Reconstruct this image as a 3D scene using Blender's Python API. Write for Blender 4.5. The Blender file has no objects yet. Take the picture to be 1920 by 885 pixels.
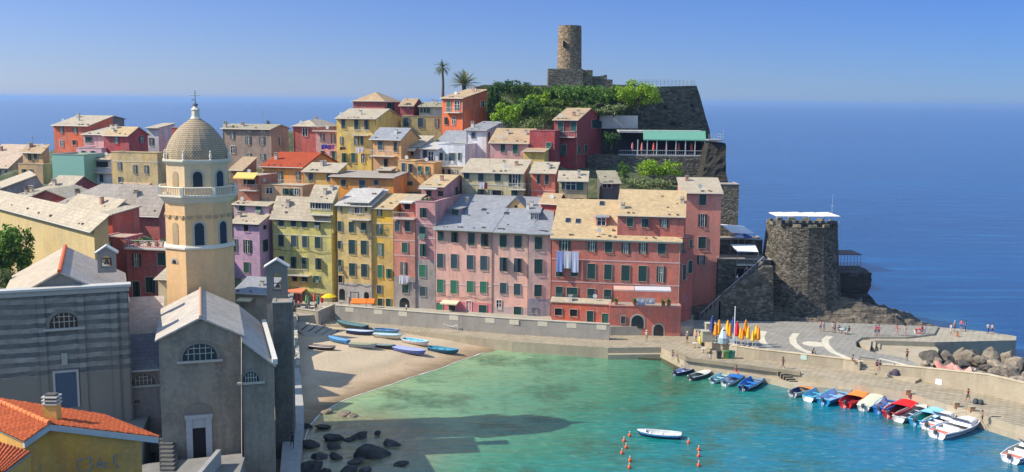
import bpy, math, random
from math import sin, cos, tan, atan2, pi, radians, sqrt
from mathutils import Vector, Matrix, noise
random.seed(7)
SC = bpy.context.scene
COL = SC.collection

# ---------------------------------------------------------------- camera
F = 1900.0; CH = 37.0
PITCH = math.atan(252.5 / F); ROLL = 0.0085
cam_d = bpy.data.cameras.new("camera"); cam = bpy.data.objects.new("camera", cam_d); COL.objects.link(cam)
cam_d.sensor_width = 36; cam_d.lens = F / 1920 * 36; cam_d.clip_start = 1; cam_d.clip_end = 120000
RM = Matrix.Rotation(pi / 2 - PITCH, 3, 'X') @ Matrix.Rotation(ROLL, 3, 'Z')
cam.matrix_world = Matrix.Translation((0, 0, CH)) @ RM.to_4x4()
SC.camera = cam
CAM = Vector((0, 0, CH)); RI = RM.transposed()

def ray(px, py):
    d = RM @ Vector(((px - 960) / F, (442.5 - py) / F, -1)); return d
def proj(p):
    c = RI @ (Vector(p) - CAM); return (960 - c.x / c.z * F, 442.5 + c.y / c.z * F)
def PY(px, py, Y):
    d = ray(px, py); return CAM + d * (Y / d.y)
def PS(px, py, S): return PY(px, py, S * F / 100)       # S = centimetres per photo pixel
def PZ(px, py, z):
    d = ray(px, py); return CAM + d * ((z - CH) / d.z)
def z_at(x, y, py):
    z0, z1 = 0.0, 30.0
    for _ in range(3):
        a = proj((x, y, z0))[1] - py; b = proj((x, y, z1))[1] - py
        if abs(b - a) < 1e-9: break
        z0, z1 = z1, z0 - a * (z1 - z0) / (b - a)
    return z1

# ---------------------------------------------------------------- materials
MC = {}
def _n(nt, t, **kw):
    n = nt.nodes.new(t)
    for k, v in kw.items():
        if k in n.inputs.keys(): n.inputs[k].default_value = v
        else: setattr(n, k, v)
    return n
def newmat(key):
    m = bpy.data.materials.new(key); m.use_nodes = True; nt = m.node_tree
    b = nt.nodes['Principled BSDF']; return m, nt, b
def rgb(c): return (c[0], c[1], c[2], 1)
def mixc(nt, fac, a, b, mode='MIX'):
    n = nt.nodes.new('ShaderNodeMix'); n.data_type = 'RGBA'; n.blend_type = mode
    for i, v in ((0, fac), (6, a), (7, b)):
        if hasattr(v, 'links'): nt.links.new(v, n.inputs[i])
        else: n.inputs[i].default_value = v if i == 0 else rgb(v)
    return n.outputs[2]
def ramp(nt, src, stops):
    n = nt.nodes.new('ShaderNodeValToRGB'); e = n.color_ramp.elements
    while len(e) < len(stops): e.new(0.5)
    for i, (p, c) in enumerate(stops):
        e[i].position = p; e[i].color = rgb(c) if hasattr(c, '__len__') else (c, c, c, 1)
    nt.links.new(src, n.inputs[0]); return n.outputs[0]
def pos(nt, scale=(1, 1, 1), obj=False):
    if obj: o = nt.nodes.new('ShaderNodeTexCoord').outputs['Object']
    else: o = nt.nodes.new('ShaderNodeNewGeometry').outputs['Position']
    m = nt.nodes.new('ShaderNodeMapping'); m.inputs['Scale'].default_value = scale
    nt.links.new(o, m.inputs[0]); return m.outputs[0]
def noi(nt, vec, s, det=4, rough=.6):
    n = _n(nt, 'ShaderNodeTexNoise', Scale=s, Detail=det, Roughness=rough); nt.links.new(vec, n.inputs['Vector']); return n.outputs['Fac']
def bump(nt, b, h, st=.3, d=.1):
    n = _n(nt, 'ShaderNodeBump', Strength=st, Distance=d); nt.links.new(h, n.inputs['Height']); nt.links.new(n.outputs[0], b.inputs['Normal'])

def flat(c, r=.7, met=0, spec=.3):
    k = ('flat', tuple(c), r, met)
    if k in MC: return MC[k]
    m, nt, b = newmat('paint'); b.inputs['Base Color'].default_value = rgb(c); b.inputs['Roughness'].default_value = r
    b.inputs['Metallic'].default_value = met; b.inputs['Specular IOR Level'].default_value = spec
    v = noi(nt, pos(nt), 2.5, 3); col = mixc(nt, ramp(nt, v, [(.35, .0), (.7, .28)]), c, [x * .6 for x in c])
    nt.links.new(col, b.inputs['Base Color']); MC[k] = m; return m
def stucco(c, dirt=.5, grey=None):
    k = ('stucco', tuple(c), dirt)
    if k in MC: return MC[k]
    m, nt, b = newmat('stucco'); b.inputs['Roughness'].default_value = .9; b.inputs['Specular IOR Level'].default_value = .15
    lum = sum(c) / 3; c = [min(.8, (x * .93 + lum * .07) * 1.22 + .008) for x in c]; lum = sum(c) / 3; dc = [(x * .55 + lum * .45) * .6 for x in c]; lc = [min(.85, x * 1.12 + .05) for x in c]
    p = pos(nt)
    a = noi(nt, p, .28, 6, .65); s = noi(nt, pos(nt, (1.1, 1.1, .16)), 1.0, 5, .65); f = noi(nt, p, 2.6, 5, .7)
    pt = noi(nt, pos(nt, (1, 1, .7)), .55, 5, .75); gc = [x * .7 + lum * .25 + .03 for x in c]
    col = mixc(nt, ramp(nt, a, [(.42, 0), (.62, .8 * dirt)]), c, dc)
    col = mixc(nt, ramp(nt, pt, [(.51, 0), (.55, .6 * dirt)]), col, gc)
    col = mixc(nt, ramp(nt, s, [(.46, 0), (.64, .7 * dirt)]), col, dc)
    col = mixc(nt, ramp(nt, f, [(.5, 0), (.64, .4)]), col, lc)
    nt.links.new(col, b.inputs['Base Color']); bump(nt, b, f, .35, .05); MC[k] = m; return m
def stone(c=(.2, .18, .15), s=1.6, mortar=.5, flatten=2.2, contrast=.55):
    k = ('stone', tuple(c), s, mortar, flatten)
    if k in MC: return MC[k]
    m, nt, b = newmat('rubble_stone'); b.inputs['Roughness'].default_value = .95; b.inputs['Specular IOR Level'].default_value = .1
    p = pos(nt, (1, 1, flatten)); v = _n(nt, 'ShaderNodeTexVoronoi', Scale=s); nt.links.new(p, v.inputs['Vector'])
    v2 = _n(nt, 'ShaderNodeTexVoronoi', Scale=s, feature='DISTANCE_TO_EDGE'); nt.links.new(p, v2.inputs['Vector'])
    g = _n(nt, 'ShaderNodeRGBToBW'); nt.links.new(v.outputs['Color'], g.inputs[0])
    col = ramp(nt, g.outputs[0], [(.1, [x * (1 - contrast) for x in c]), (.55, c), (.95, [min(.7, x * (1 + contrast) + .02) for x in c])])
    col = mixc(nt, ramp(nt, v2.outputs['Distance'], [(0, mortar), (.12, 0)]), col, [x * .35 for x in c])
    a = noi(nt, pos(nt), .2, 6); col = mixc(nt, ramp(nt, a, [(.4, 0), (.7, .5)]), col, (c[0] * .6, c[1] * .68, c[2] * .55))
    nt.links.new(col, b.inputs['Base Color']); bump(nt, b, v2.outputs['Distance'], .8, .25); MC[k] = m; return m
def slate(c=(.43, .37, .28), tile=False, var=.45, ridges=False):
    k = ('slate', tuple(c), tile, ridges)
    if k in MC: return MC[k]
    m, nt, b = newmat('roof_covering'); b.inputs['Roughness'].default_value = .85; b.inputs['Specular IOR Level'].default_value = .2
    p = pos(nt, obj=True)
    br = _n(nt, 'ShaderNodeTexBrick', Scale=1.0); br.inputs['Brick Width'].default_value = .55 if not tile else .28; br.inputs['Row Height'].default_value = .38
    br.inputs['Mortar Size'].default_value = .02 if not tile else .05; br.inputs['Color1'].default_value = rgb([x * (1 - .3 * var) for x in c])
    br.inputs['Color2'].default_value = rgb([min(.9, x * (1 + .3 * var)) for x in c]); br.inputs['Mortar'].default_value = rgb([x * .68 for x in c]); br.inputs['Bias'].default_value = 0
    nt.links.new(p, br.inputs['Vector'])
    a = noi(nt, pos(nt), .45, 6, .7); f = noi(nt, pos(nt), 3.0, 4, .7)
    col = mixc(nt, ramp(nt, a, [(.42, 0), (.7, .55)]), br.outputs['Color'], [x * .62 for x in (c[0], c[1] * .98, c[2] * 1.05)])
    col = mixc(nt, ramp(nt, f, [(.5, 0), (.75, .45)]), col, [min(.85, x * 1.25 + .03) for x in c])
    if ridges:
        w = _n(nt, 'ShaderNodeTexWave', Scale=1.25, wave_type='BANDS', bands_direction='X'); nt.links.new(p, w.inputs['Vector'])
        col = mixc(nt, ramp(nt, w.outputs['Fac'], [(0, .55), (.45, 0)]), col, [x * .5 for x in c]); bump(nt, b, w.outputs['Fac'], .7, .1)
    else: bump(nt, b, f, .5, .1)
    nt.links.new(col, b.inputs['Base Color']); MC[k] = m; return m
def shuttermat(c):
    k = ('shut', tuple(c))
    if k in MC: return MC[k]
    m, nt, b = newmat('louvred_shutter'); b.inputs['Roughness'].default_value = .5
    w = _n(nt, 'ShaderNodeTexWave', Scale=2.6, wave_type='BANDS', bands_direction='Z'); nt.links.new(pos(nt), w.inputs['Vector'])
    col = mixc(nt, ramp(nt, w.outputs['Fac'], [(.2, .7), (.6, 0)]), c, [x * .35 for x in c]); nt.links.new(col, b.inputs['Base Color'])
    bump(nt, b, w.outputs['Fac'], .4, .03); MC[k] = m; return m
def glassmat():
    k = 'glass'
    if k in MC: return MC[k]
    m, nt, b = newmat('window_glass'); b.inputs['Base Color'].default_value = (.018, .022, .028, 1); b.inputs['Roughness'].default_value = .12
    b.inputs['Specular IOR Level'].default_value = .55; MC[k] = m; return m

GREENS = [(.012, .055, .05), (.02, .11, .085), (.03, .2, .11), (.035, .075, .1)]
WHITE = (.72, .7, .64)

# ---------------------------------------------------------------- mesh builder
class MB:
    def __init__(s): s.v = []; s.f = []; s.mi = []; s.mats = []; s.sm = False
    def m(s, mat):
        if mat not in s.mats: s.mats.append(mat)
        return s.mats.index(mat)
    def add(s, vs, fs, mat):
        b = len(s.v); s.v += [tuple(v) for v in vs]; i = s.m(mat)
        for f in fs: s.f.append([b + k for k in f]); s.mi.append(i)
    def box(s, x0, x1, y0, y1, z0, z1, mat, B=None):
        vs = [(x, y, z) for z in (z0, z1) for y in (y0, y1) for x in (x0, x1)]
        if B: vs = [B(*v) for v in vs]
        s.add(vs, [(0, 2, 3, 1), (4, 5, 7, 6), (0, 1, 5, 4), (2, 6, 7, 3), (0, 4, 6, 2), (1, 3, 7, 5)], mat)
    def prism(s, poly, z0, z1, mat, B=None, topmat=None):
        n = len(poly); vs = [(p[0], p[1], z0) for p in poly] + [(p[0], p[1], z1) for p in poly]
        if B: vs = [B(*v) for v in vs]
        s.add(vs, [[(i), (i + 1) % n, n + (i + 1) % n, n + i] for i in range(n)] + [list(range(n))[::-1]], mat)
        s.add(vs[n:], [list(range(n))], topmat or mat)
    def ext(s, poly, a, b, fn, mat):       # poly in 2D, extruded a..b, fn(p0,p1,t)->xyz
        n = len(poly); vs = [fn(p[0], p[1], a) for p in poly] + [fn(p[0], p[1], b) for p in poly]
        s.add(vs, [[i, (i + 1) % n, n + (i + 1) % n, n + i] for i in range(n)] + [list(range(n))[::-1], list(range(n, 2 * n))], mat)
    def tube(s, pts, r, mat, n=6, cap=True):
        pts = [Vector(p) for p in pts]; rs = r if hasattr(r, '__len__') else [r] * len(pts); vs = []
        for i, p in enumerate(pts):
            d = (pts[min(i + 1, len(pts) - 1)] - pts[max(i - 1, 0)]).normalized()
            u = d.cross(Vector((0, 0, 1)) if abs(d.z) < .9 else Vector((1, 0, 0))).normalized(); w = d.cross(u)
            for k in range(n): vs.append(p + (u * cos(2 * pi * k / n) + w * sin(2 * pi * k / n)) * rs[i])
        fs = [[i * n + k, i * n + (k + 1) % n, (i + 1) * n + (k + 1) % n, (i + 1) * n + k] for i in range(len(pts) - 1) for k in range(n)]
        if cap: fs += [list(range(n))[::-1], [(len(pts) - 1) * n + k for k in range(n)]]
        s.add(vs, fs, mat)
    def lathe(s, prof, mat, n=16, c=(0, 0, 0), B=None, ph=0):
        vs = [(c[0] + r * cos(2 * pi * k / n + ph), c[1] + r * sin(2 * pi * k / n + ph), c[2] + z) for r, z in prof for k in range(n)]
        if B: vs = [B(*v) for v in vs]
        fs = [[i * n + k, i * n + (k + 1) % n, (i + 1) * n + (k + 1) % n, (i + 1) * n + k] for i in range(len(prof) - 1) for k in range(n)]
        fs += [list(range(n))[::-1], [(len(prof) - 1) * n + k for k in range(n)]]
        s.add(vs, fs, mat)
    def build(s, name, parent=None, smooth=False):
        me = bpy.data.meshes.new(name); me.from_pydata(s.v, [], s.f)
        for m in s.mats: me.materials.append(m)
        me.polygons.foreach_set('material_index', s.mi)
        if smooth: me.polygons.foreach_set('use_smooth', [True] * len(me.polygons))
        me.update(); o = bpy.data.objects.new(name, me); COL.objects.link(o)
        if parent: o.parent = parent
        return o
LABELS = {}
def tag(o, label=None, cat=None, group=None, kind=None):
    if label: o['label'] = label
    if cat: o['category'] = cat
    if group: o['group'] = group
    if kind: o['kind'] = kind
    return o
def empty(name, loc, rz=0):
    o = bpy.data.objects.new(name, None); o.location = loc; o.rotation_euler = (0, 0, rz); o.empty_display_size = .5
    COL.objects.link(o); return o
def copy_thing(root, loc, rz, label, group=None, mats=None):
    def cp(o, par):
        c = o.copy(); COL.objects.link(c); c.parent = par
        for ch in KIDS.get(o, []): KIDS.setdefault(c, []).append(cp(ch, c))
        return c
    r = cp(root, None); r.location = loc; r.rotation_euler = (0, 0, rz); r['label'] = label
    return r
KIDS = {}
def recalc(o):
    import bmesh
    bm = bmesh.new(); bm.from_mesh(o.data); bmesh.ops.recalc_face_normals(bm, faces=bm.faces); bm.to_mesh(o.data); bm.free()
# ---------------------------------------------------------------- light
EL = radians(41); TS = Vector((-cos(EL), -cos(EL) * .14, sin(EL))).normalized()
w = bpy.data.worlds.new("World"); SC.world = w; w.use_nodes = True; nt = w.node_tree; bg = nt.nodes['Background']
sky = nt.nodes.new('ShaderNodeTexSky'); sky.sky_type = 'NISHITA'; sky.sun_disc = False; sky.sun_elevation = EL; sky.sun_rotation = radians(-98)
sky.air_density = 1.0; sky.dust_density = 0; sky.ozone_density = 2.5; sky.altitude = 50
tg = nt.nodes.new('ShaderNodeTexCoord'); sz = nt.nodes.new('ShaderNodeSeparateXYZ'); nt.links.new(tg.outputs['Generated'], sz.inputs[0])
mrx = nt.nodes.new('ShaderNodeMapRange'); nt.links.new(sz.outputs[0], mrx.inputs[0]); mrx.inputs[1].default_value = -.45; mrx.inputs[2].default_value = .42
lo = mixc(nt, mrx.outputs[0], (.225, .27, .46), (.11, .185, .405))      # clearer, deeper sky away from the sun
tr = mixc(nt, ramp(nt, sz.outputs[2], [(.14, 0), (.32, 1)]), lo, (1.25, 1.12, 1.0))
tn = mixc(nt, 1.0, sky.outputs[0], tr, 'MULTIPLY'); nt.links.new(tn, bg.inputs[0]); bg.inputs[1].default_value = .15
sd = bpy.data.lights.new("sun", 'SUN'); sd.energy = 3.55; sd.angle = radians(.5); sd.color = (1, .91, .76)
so = bpy.data.objects.new("sun", sd); so.rotation_euler = TS.to_track_quat('Z', 'Y').to_euler(); so.location = (0, 0, 120); COL.objects.link(so)
SC.view_settings.view_transform = 'Standard'; SC.view_settings.look = 'None'; SC.view_settings.gamma = 1; SC.view_settings.use_curve_mapping = False
SC.view_settings.exposure = 0.9
SC.cycles.max_bounces = 5; SC.cycles.use_denoising = True
# ---------------------------------------------------------------- houses
TC = []          # terrain control points
CL = []          # footprints the terrain must stay below
HR = random.Random(5)
ZT = dict(A=(420,340,3.16), B=(780,330,3.053), C=(1020,320,2.682), z1=(400,210,5.9), z2=(560,160,5.9), z3=(540,280,5.9), D=(680,280,5.9),
  z5=(720,150,5.9), z6=(860,200,5.9), z7=(860,290,5.9), z8=(980,200,5.9), z4=(720,140,3.403), L1=(0,200,5.9), L2=(140,200,5.9), L3=(0,320,5.9),
  L4=(150,340,5.9), L5=(0,400,5.9), L6=(170,430,5.9), LZ=(0,440,1.99), T7=(290,160,4.217), T8=(290,340,4.217), CR=(1260,320,2.765), P=(0,0,1))
def zt(k, x, y): a = ZT[k]; return a[0] + x / a[2], a[1] + y / a[2]

class Frame:
    """local frame: u along the front, v inward, z up; origin at the front-left base corner"""
    def __init__(s, O, a):
        s.O = Vector(O); s.a = a; s.U = Vector((cos(a), -sin(a), 0)); s.V = Vector((sin(a), cos(a), 0))
    def w(s, u, v, z): return s.O + s.U * u + s.V * v + Vector((0, 0, z))
    def l(s, p): d = Vector(p) - s.O; return (d.dot(s.U), d.dot(s.V), d.z)
    def hit(s, px, py, face='F', L=0, off=0):
        if face == 'F': P0, N = s.w(0, -off, 0), -s.V
        elif face == 'R': P0, N = s.w(L + off, 0, 0), s.U
        elif face == 'L': P0, N = s.w(-off, 0, 0), -s.U
        elif face == 'B': P0, N = s.w(0, off, 0), s.V
        d = ray(px, py); t = (P0 - CAM).dot(N) / d.dot(N); return s.l(CAM + d * t)
    def umatch(s, px, z, v=0):       # u where the point (u,v,z) shows in column px
        lo = 0.0
        u = 0
        for _ in range(12):
            e = proj(s.w(u, v, z))[0] - px; g = proj(s.w(u + .1, v, z))[0] - px; u -= e * .1 / (g - e)
        return u
    def vmatch(s, px, z, u=0):
        v = 1
        for _ in range(14):
            e = proj(s.w(u, v, z))[0] - px; g = proj(s.w(u, v + .1, z))[0] - px
            if abs(g - e) < 1e-6: return None
            v -= max(-15, min(15, e * .1 / (g - e)))
        return v
def basis(face, L=0, Dp=0, off=0):
    if face == 'F': return lambda t, o, z: (t, -o - off, z)
    if face == 'R': return lambda t, o, z: (L + o + off, t, z)
    if face == 'L': return lambda t, o, z: (-o - off, t, z)

def window(par, B, t0, t1, z0, z1, k, sc=0, surr=True, rnd=random, shut=None):
    """one window; k: c closed shutters, o open shutters, g glazed, d dark opening, h shutters tilted out, D door, a arch"""
    w, h = t1 - t0, z1 - z0; mb = MB(); fr = flat((.45, .4, .32)) if k != 'g' else flat(WHITE, .5); e = .055
    if k in 'cogdhDGW':
        if surr:
            mb.box(t0 - e, t0, 0, .13, z0 - e, z1 + e, fr, B); mb.box(t1, t1 + e, 0, .13, z0 - e, z1 + e, fr, B)
            mb.box(t0, t1, 0, .129, z1, z1 + e, fr, B); mb.box(t0 - e, t1 + e, .132, .2, z0 - e, z0 - .01, fr, B)
        mb.box(t0, t1, .004, .02, z0, z1, glassmat(), B)
        if k in 'ogW':
            q = flat(WHITE, .5); m = (t0 + t1) / 2; g = .05
            mb.box(m - g, m + g, .021, .045, z0, z1, q, B); mb.box(t0, t0 + g, .021, .045, z0, z1, q, B); mb.box(t1 - g, t1, .021, .045, z0, z1, q, B)
            mb.box(t0 + g, t1 - g, .021, .044, z0 + h * .6, z0 + h * .6 + g, q, B)
    elif k == 'a':
        n = 8; r = w / 2; pts = [(t0, z0), (t1, z0)] + [(t0 + r + r * cos(pi * i / n), z1 - r + r * sin(pi * i / n)) for i in range(n + 1)]
        R = r + .22; q2 = [(t0 - .22, z0), (t1 + .22, z0)] + [(t0 + r + R * cos(pi * i / n), z1 - r + R * sin(pi * i / n)) for i in range(n + 1)]
        mb.ext(q2, 0, .05, lambda a, b, t: B(a, t, b), fr); mb.ext(pts, .052, .07, lambda a, b, t: B(a, t, b), glassmat())
    elif k == 'u':     # lunette with glazing bars
        n = 14; r = w / 2; hh = z1 - z0
        half = lambda R, H, e=0: [(t0 + r + R * cos(pi * i / n), z0 - e + (H + e) * sin(pi * i / n) ** .8) for i in range(n + 1)]
        mb.ext(half(r + .3, hh + .3, 0), 0, .05, lambda a, b, t: B(a, t, b), flat((.2, .18, .15))); mb.ext(half(r, hh), .052, .07, lambda a, b, t: B(a, t, b), glassmat())
        q = flat((.4, .38, .33)); mb.box(t0 - .5, t1 + .5, .0, .25, z0 - .22, z0 - .01, q, B)
        for i in range(1, 6): a = t0 + w * i / 6; zz = z0 + hh * max(.1, (1 - (2 * i / 6 - 1) ** 2)) ** .5; mb.box(a - .03, a + .03, .071, .09, z0, zz - .05, q, B)
        mb.box(t0 + .25, t1 - .25, .071, .089, z0 + hh * .38, z0 + hh * .38 + .06, q, B); mb.box(t0 + .6, t1 - .6, .071, .089, z0 + hh * .72, z0 + hh * .72 + .06, q, B)
    o = mb.build('window' if k != 'D' else 'door', par)
    sm = shuttermat(shut or GREENS[sc])
    def shutter(a, b, za, zb, tilt=0):
        s = MB()
        if tilt:
            vs = [B(a, .09, zb), B(b, .09, zb), B(a, .09 + tilt, za), B(b, .09 + tilt, za), B(a, .12, zb), B(b, .12, zb), B(a, .12 + tilt, za), B(b, .12 + tilt, za)]
            s.add(vs, [(0, 1, 3, 2), (4, 6, 7, 5), (0, 4, 5, 1), (2, 3, 7, 6), (0, 2, 6, 4), (1, 5, 7, 3)], sm)
        else: s.box(a, b, .035, .085, za, zb, sm, B)
        s.build('shutter', o)
    m = (t0 + t1) / 2
    if k == 'c' and HR.random() < (.3 if HR.random() < .6 else .1):
        shutter(t0 + .02, m - .015, z0, z1); s = MB(); s.box(t1 - .03, t1 + .03, .09, .09 + w * .48, z0, z1, sm, B); s.build('shutter', o)
    elif k == 'c': shutter(t0 + .02, m - .015, z0, z1); shutter(m + .015, t1 - .02, z0, z1)
    elif k == 'h':
        zc = z0 + h * .45; shutter(t0 + .02, m - .015, zc, z1); shutter(m + .015, t1 - .02, zc, z1)
        shutter(t0 + .02, m - .02, z0, zc, .45); shutter(m + .02, t1 - .02, z0, zc, .45)
    elif k == 'o':
        shutter(t0 - w * .48 - e, t0 - e, z0, z1); shutter(t1 + e, t1 + e + w * .48, z0, z1)
    elif k == 'D': s = MB(); s.box(t0 + .03, t1 - .03, .03, .07, z0, z1 - .05, flat(shut or GREENS[sc], .6), B); s.build('door_leaf', o)
    return o

ROOFC = dict(b=(.44, .37, .27), s=(.27, .28, .3), t=(.52, .09, .03), y=(.49, .36, .2), g=(.35, .3, .25), w=(.48, .45, .41), n=(.42, .3, .18), m=(.33, .29, .2))
def house(label, xl, xr, ye, S, a, yb, wall, roof='shed', yr=None, rc='b', dep=8, xs=None, wins=(), rwins=(), bands=(), balc=(), awn=(), o=.45,
          rp=.5, sc=0, lower=None, chim=(), parapet=.9, name='house', cat='house', gutter=True, dirt=.95, rz=None, cornice=False, stones=True, group='village houses', zb=None, cables=(), ant=0, deep=3):
    a = radians(a); P0 = PS(xl, ye, S); He_w = P0.z
    f = Frame((P0.x, P0.y, 0), a); L = f.umatch(xr, He_w); 
    if zb is None:
        zb = z_at(*(f.w(L / 2, 0, 0).xy), yb)
    f.O.z = zb; H = He_w - zb
    if xs is not None:
        dd = f.vmatch(xs, H, L)
        if dd is None or dd < 1.5 or dd > 40: print('DEP?', label, dd); dd = dep
        dep = dd
    if yr is not None:
        v = dep / 2 if roof in ('gable', 'hip') else (dep if roof == 'shed' else 0)
        u = L * rp if roof == 'gabley' else L / 2
        q = f.w(u, v, 0); Hr = z_at(q.x, q.y, yr) - zb
    else: Hr = H + dep * .22
    if Hr < H + .05 and roof != 'flat': print('RIDGE LOW', label, round(Hr - H, 2)); Hr = H + .2
    root = empty(name, f.O, -a); tag(root, label, cat, group)
    wm = wall if hasattr(wall, 'node_tree') else stucco(wall, dirt); wall = (.25, .22, .18) if hasattr(wall, 'node_tree') else wall; rm = slate(ROOFC[rc] if isinstance(rc, str) else rc, tile=(rc == 't'), ridges=(rc == 't'))
    mb = MB(); bz = -deep
    if roof in ('flat', 'hip'): mb.box(0, L, 0, dep, bz, H, wm)
    elif roof == 'shed': mb.ext([(0, bz), (dep, bz), (dep, Hr), (0, H)], 0, L, lambda p, q, t: (t, p, q), wm)
    elif roof == 'gable': mb.ext([(0, bz), (dep, bz), (dep, H), (dep / 2, Hr), (0, H)], 0, L, lambda p, q, t: (t, p, q), wm)
    elif roof == 'gabley': mb.ext([(0, bz), (L, bz), (L, H), (L * rp, Hr), (0, H)], 0, dep, lambda p, q, t: (p, t, q), wm)
    if roof == 'flat':
        pt = .25
        for (x0, x1, y0, y1) in ((0, L, 0, pt), (0, L, dep - pt, dep), (0, pt, pt, dep - pt), (L - pt, L, pt, dep - pt)): mb.box(x0, x1, y0, y1, H, H + parapet, wm)
    if lower:      # differently painted ground storey, a few millimetres proud
        yl, colr = lower; zl = f.hit((xl + xr) / 2, yl)[2]; mb.box(-.02, L + .02, -.03, .4, bz, zl, stucco(colr, .9))
    wo = mb.build('wall', root)
    rb = MB(); th = .16; g = .012
    if roof == 'shed':
        k = (Hr - H) / dep
        rb.ext([(-o, H - k * o + g), (dep + .2, Hr + k * .2 + g), (dep + .2, Hr + k * .2 + th), (-o, H - k * o + th)], -.25, L + .25, lambda p, q, t: (t, p, q), rm)
    elif roof == 'gable':
        k = (Hr - H) / (dep / 2); h = dep / 2
        rb.ext([(-o, H - k * o + g), (h, Hr + g), (dep + o, H - k * o + g), (dep + o, H - k * o + th), (h, Hr + th * 1.2), (-o, H - k * o + th)], -.25, L + .25, lambda p, q, t: (t, p, q), rm)
    elif roof == 'gabley':
        u = L * rp; k1 = (Hr - H) / u; k2 = (Hr - H) / (L - u)
        rb.ext([(-o, H - k1 * o + g), (u, Hr + g), (L + o, H - k2 * o + g), (L + o, H - k2 * o + th), (u, Hr + th * 1.2), (-o, H - k1 * o + th)], -.35, dep + .25, lambda p, q, t: (p, t, q), rm)
    elif roof == 'hip':
        q = min(L, dep) * .45; vs = [(-o, -o, H + g), (L + o, -o, H + g), (L + o, dep + o, H + g), (-o, dep + o, H + g)]
        if L > dep: top = [(q, dep / 2, Hr), (L - q, dep / 2, Hr)]; fs = [(0, 1, 5, 4), (1, 2, 5), (2, 3, 4, 5), (3, 0, 4)]
        else: top = [(L / 2, q, Hr), (L / 2, dep - q, Hr)]; fs = [(0, 1, 4), (1, 2, 5, 4), (2, 3, 5), (3, 0, 4, 5)]
        rb.add(vs + top, fs + [(3, 2, 1, 0)], rm); rb.box(-o, L + o, -o, dep + o, H - .1, H + .01, flat(WHITE))
    elif roof == 'flat': rb.box(.25, L - .25, .25, dep - .25, H + .01, H + .08, rm); cp = flat([min(.8, x * .8 + .15) for x in wall]); rb.box(-.08, L + .08, -.08, .3, H + parapet, H + parapet + .1, cp); rb.box(L - .3, L + .08, .3, dep + .08, H + parapet, H + parapet + .1, cp); rb.box(-.08, .3, .3, dep + .08, H + parapet, H + parapet + .1, cp)
    if stones and roof in ('shed', 'gable') and L > 3:
        k = (Hr - H) / (dep if roof == 'shed' else dep / 2); ln = dep if roof == 'shed' else dep / 2; dk = flat([x * .35 for x in (.4, .35, .28)])
        for i in range(int(L * ln / 14) + 2):
            u = random.uniform(.4, L - .4); v = random.choice([0.1, .3, random.uniform(0, ln - .5)]); s_ = random.uniform(.1, .2); z = H + k * v + th
            rb.box(u - s_, u + s_, v - s_ * .7, v + s_ * .7, z - .1, z + s_ * 1.1, dk)
    ro = rb.build('roof', root)
    if gutter and roof in ('shed', 'gable', 'hip'):
        k = 0 if roof == 'hip' else (Hr - H) / (dep if roof == 'shed' else dep / 2); gb = MB(); gb.tube([(-.25, -o - .08, H - k * o + .06), (L + .25, -o - .08, H - k * o + .06)], .09, flat((.5, .47, .4) if not cornice else (.3, .34, .3), .5)); gb.build('gutter', root)
    if cornice:
        cb = MB(); cb.box(-.05, L + .05, -.28, -.002, H - .45, H - .12, flat((.62, .56, .46))); cb.build('cornice', root)
    for yb_ in bands:
        z = f.hit(xl, yb_)[2]; bb = MB(); bb.box(0, L, -.045, -.002, z - .09, z + .09, flat([min(.8, x * .6 + .3) for x in wall]))
        bb.box(L + .002, L + .045, 0, dep, z - .09, z + .09, flat([min(.8, x * .6 + .3) for x in wall])); bb.build('string_course', root)
    for yc in cables:
        z = f.hit((xl + xr) / 2, yc)[2]; cb = MB(); cb.tube([(L * i / 10, -.1, z + .12 * sin(i * 1.3) - .1 * (i % 3)) for i in range(11)], .028, flat((.04, .04, .045)), 4); cb.build('cable', root)
    def place(spec, face):
        for zk, s in spec:
            for it in s.split(','):
                q = it.split()
                if not q: continue
                cx, cy = zt(zk, float(q[0]), float(q[1])); w = float(q[2]) / ZT[zk][2]; h = float(q[3]) / ZT[zk][2]; kind = q[4] if len(q) > 4 else 'c'
                cc = int(q[5]) if len(q) > 5 else sc
                if kind == 'o': w *= .5
                c1 = f.hit(cx - w / 2, cy, face, L); c2 = f.hit(cx + w / 2, cy, face, L); i = 0 if face == 'F' else 1
                t0, t1 = c1[i], c2[i]
                if t1 < t0: t0, t1 = t1, t0
                zt_, zb_ = f.hit(cx, cy - h / 2, face, L)[2], f.hit(cx, cy + h / 2, face, L)[2]
                lim = L if face == 'F' else dep
                if t1 - t0 > 8 or t0 < -.6 or t1 > lim + .6: print('WIN OUT', label[:40], it, round(t0, 1), round(t1, 1), round(lim, 1)); continue
                t0 = max(t0, .08); t1 = min(t1, lim - .08)
                window(root, basis(face, L), t0, t1, zb_, zt_, kind, cc)
    place(wins, 'F'); place(rwins, 'R')
    for zk, s in balc:
        for it in s.split(','):
            x0, x1, y, hp = [float(q) for q in it.split()]; X0, Y = zt(zk, x0, y); X1, _ = zt(zk, x1, y); u0, _, z = f.hit(X0, Y, 'F', off=.5); u1 = f.hit(X1, Y, 'F', off=.5)[0]
            bo = MB(); bo.box(u0, u1, -1.0, -.002, z - .16, z, flat((.6, .55, .47))); bo = bo.build('balcony', root)
            rl = MB(); h = 1.0; im = flat((.5, .48, .44), .5)
            rl.tube([(u0, -.02, z + h), (u0, -.97, z + h), (u1, -.97, z + h), (u1, -.02, z + h)], .035, im, 4)
            n = max(3, int((u1 - u0) / .28))
            for i in range(n + 1): x = u0 + (u1 - u0) * i / n; rl.box(x - .015, x + .015, -.985, -.955, z, z + h, im)
            rl.build('railing', bo)
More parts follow.
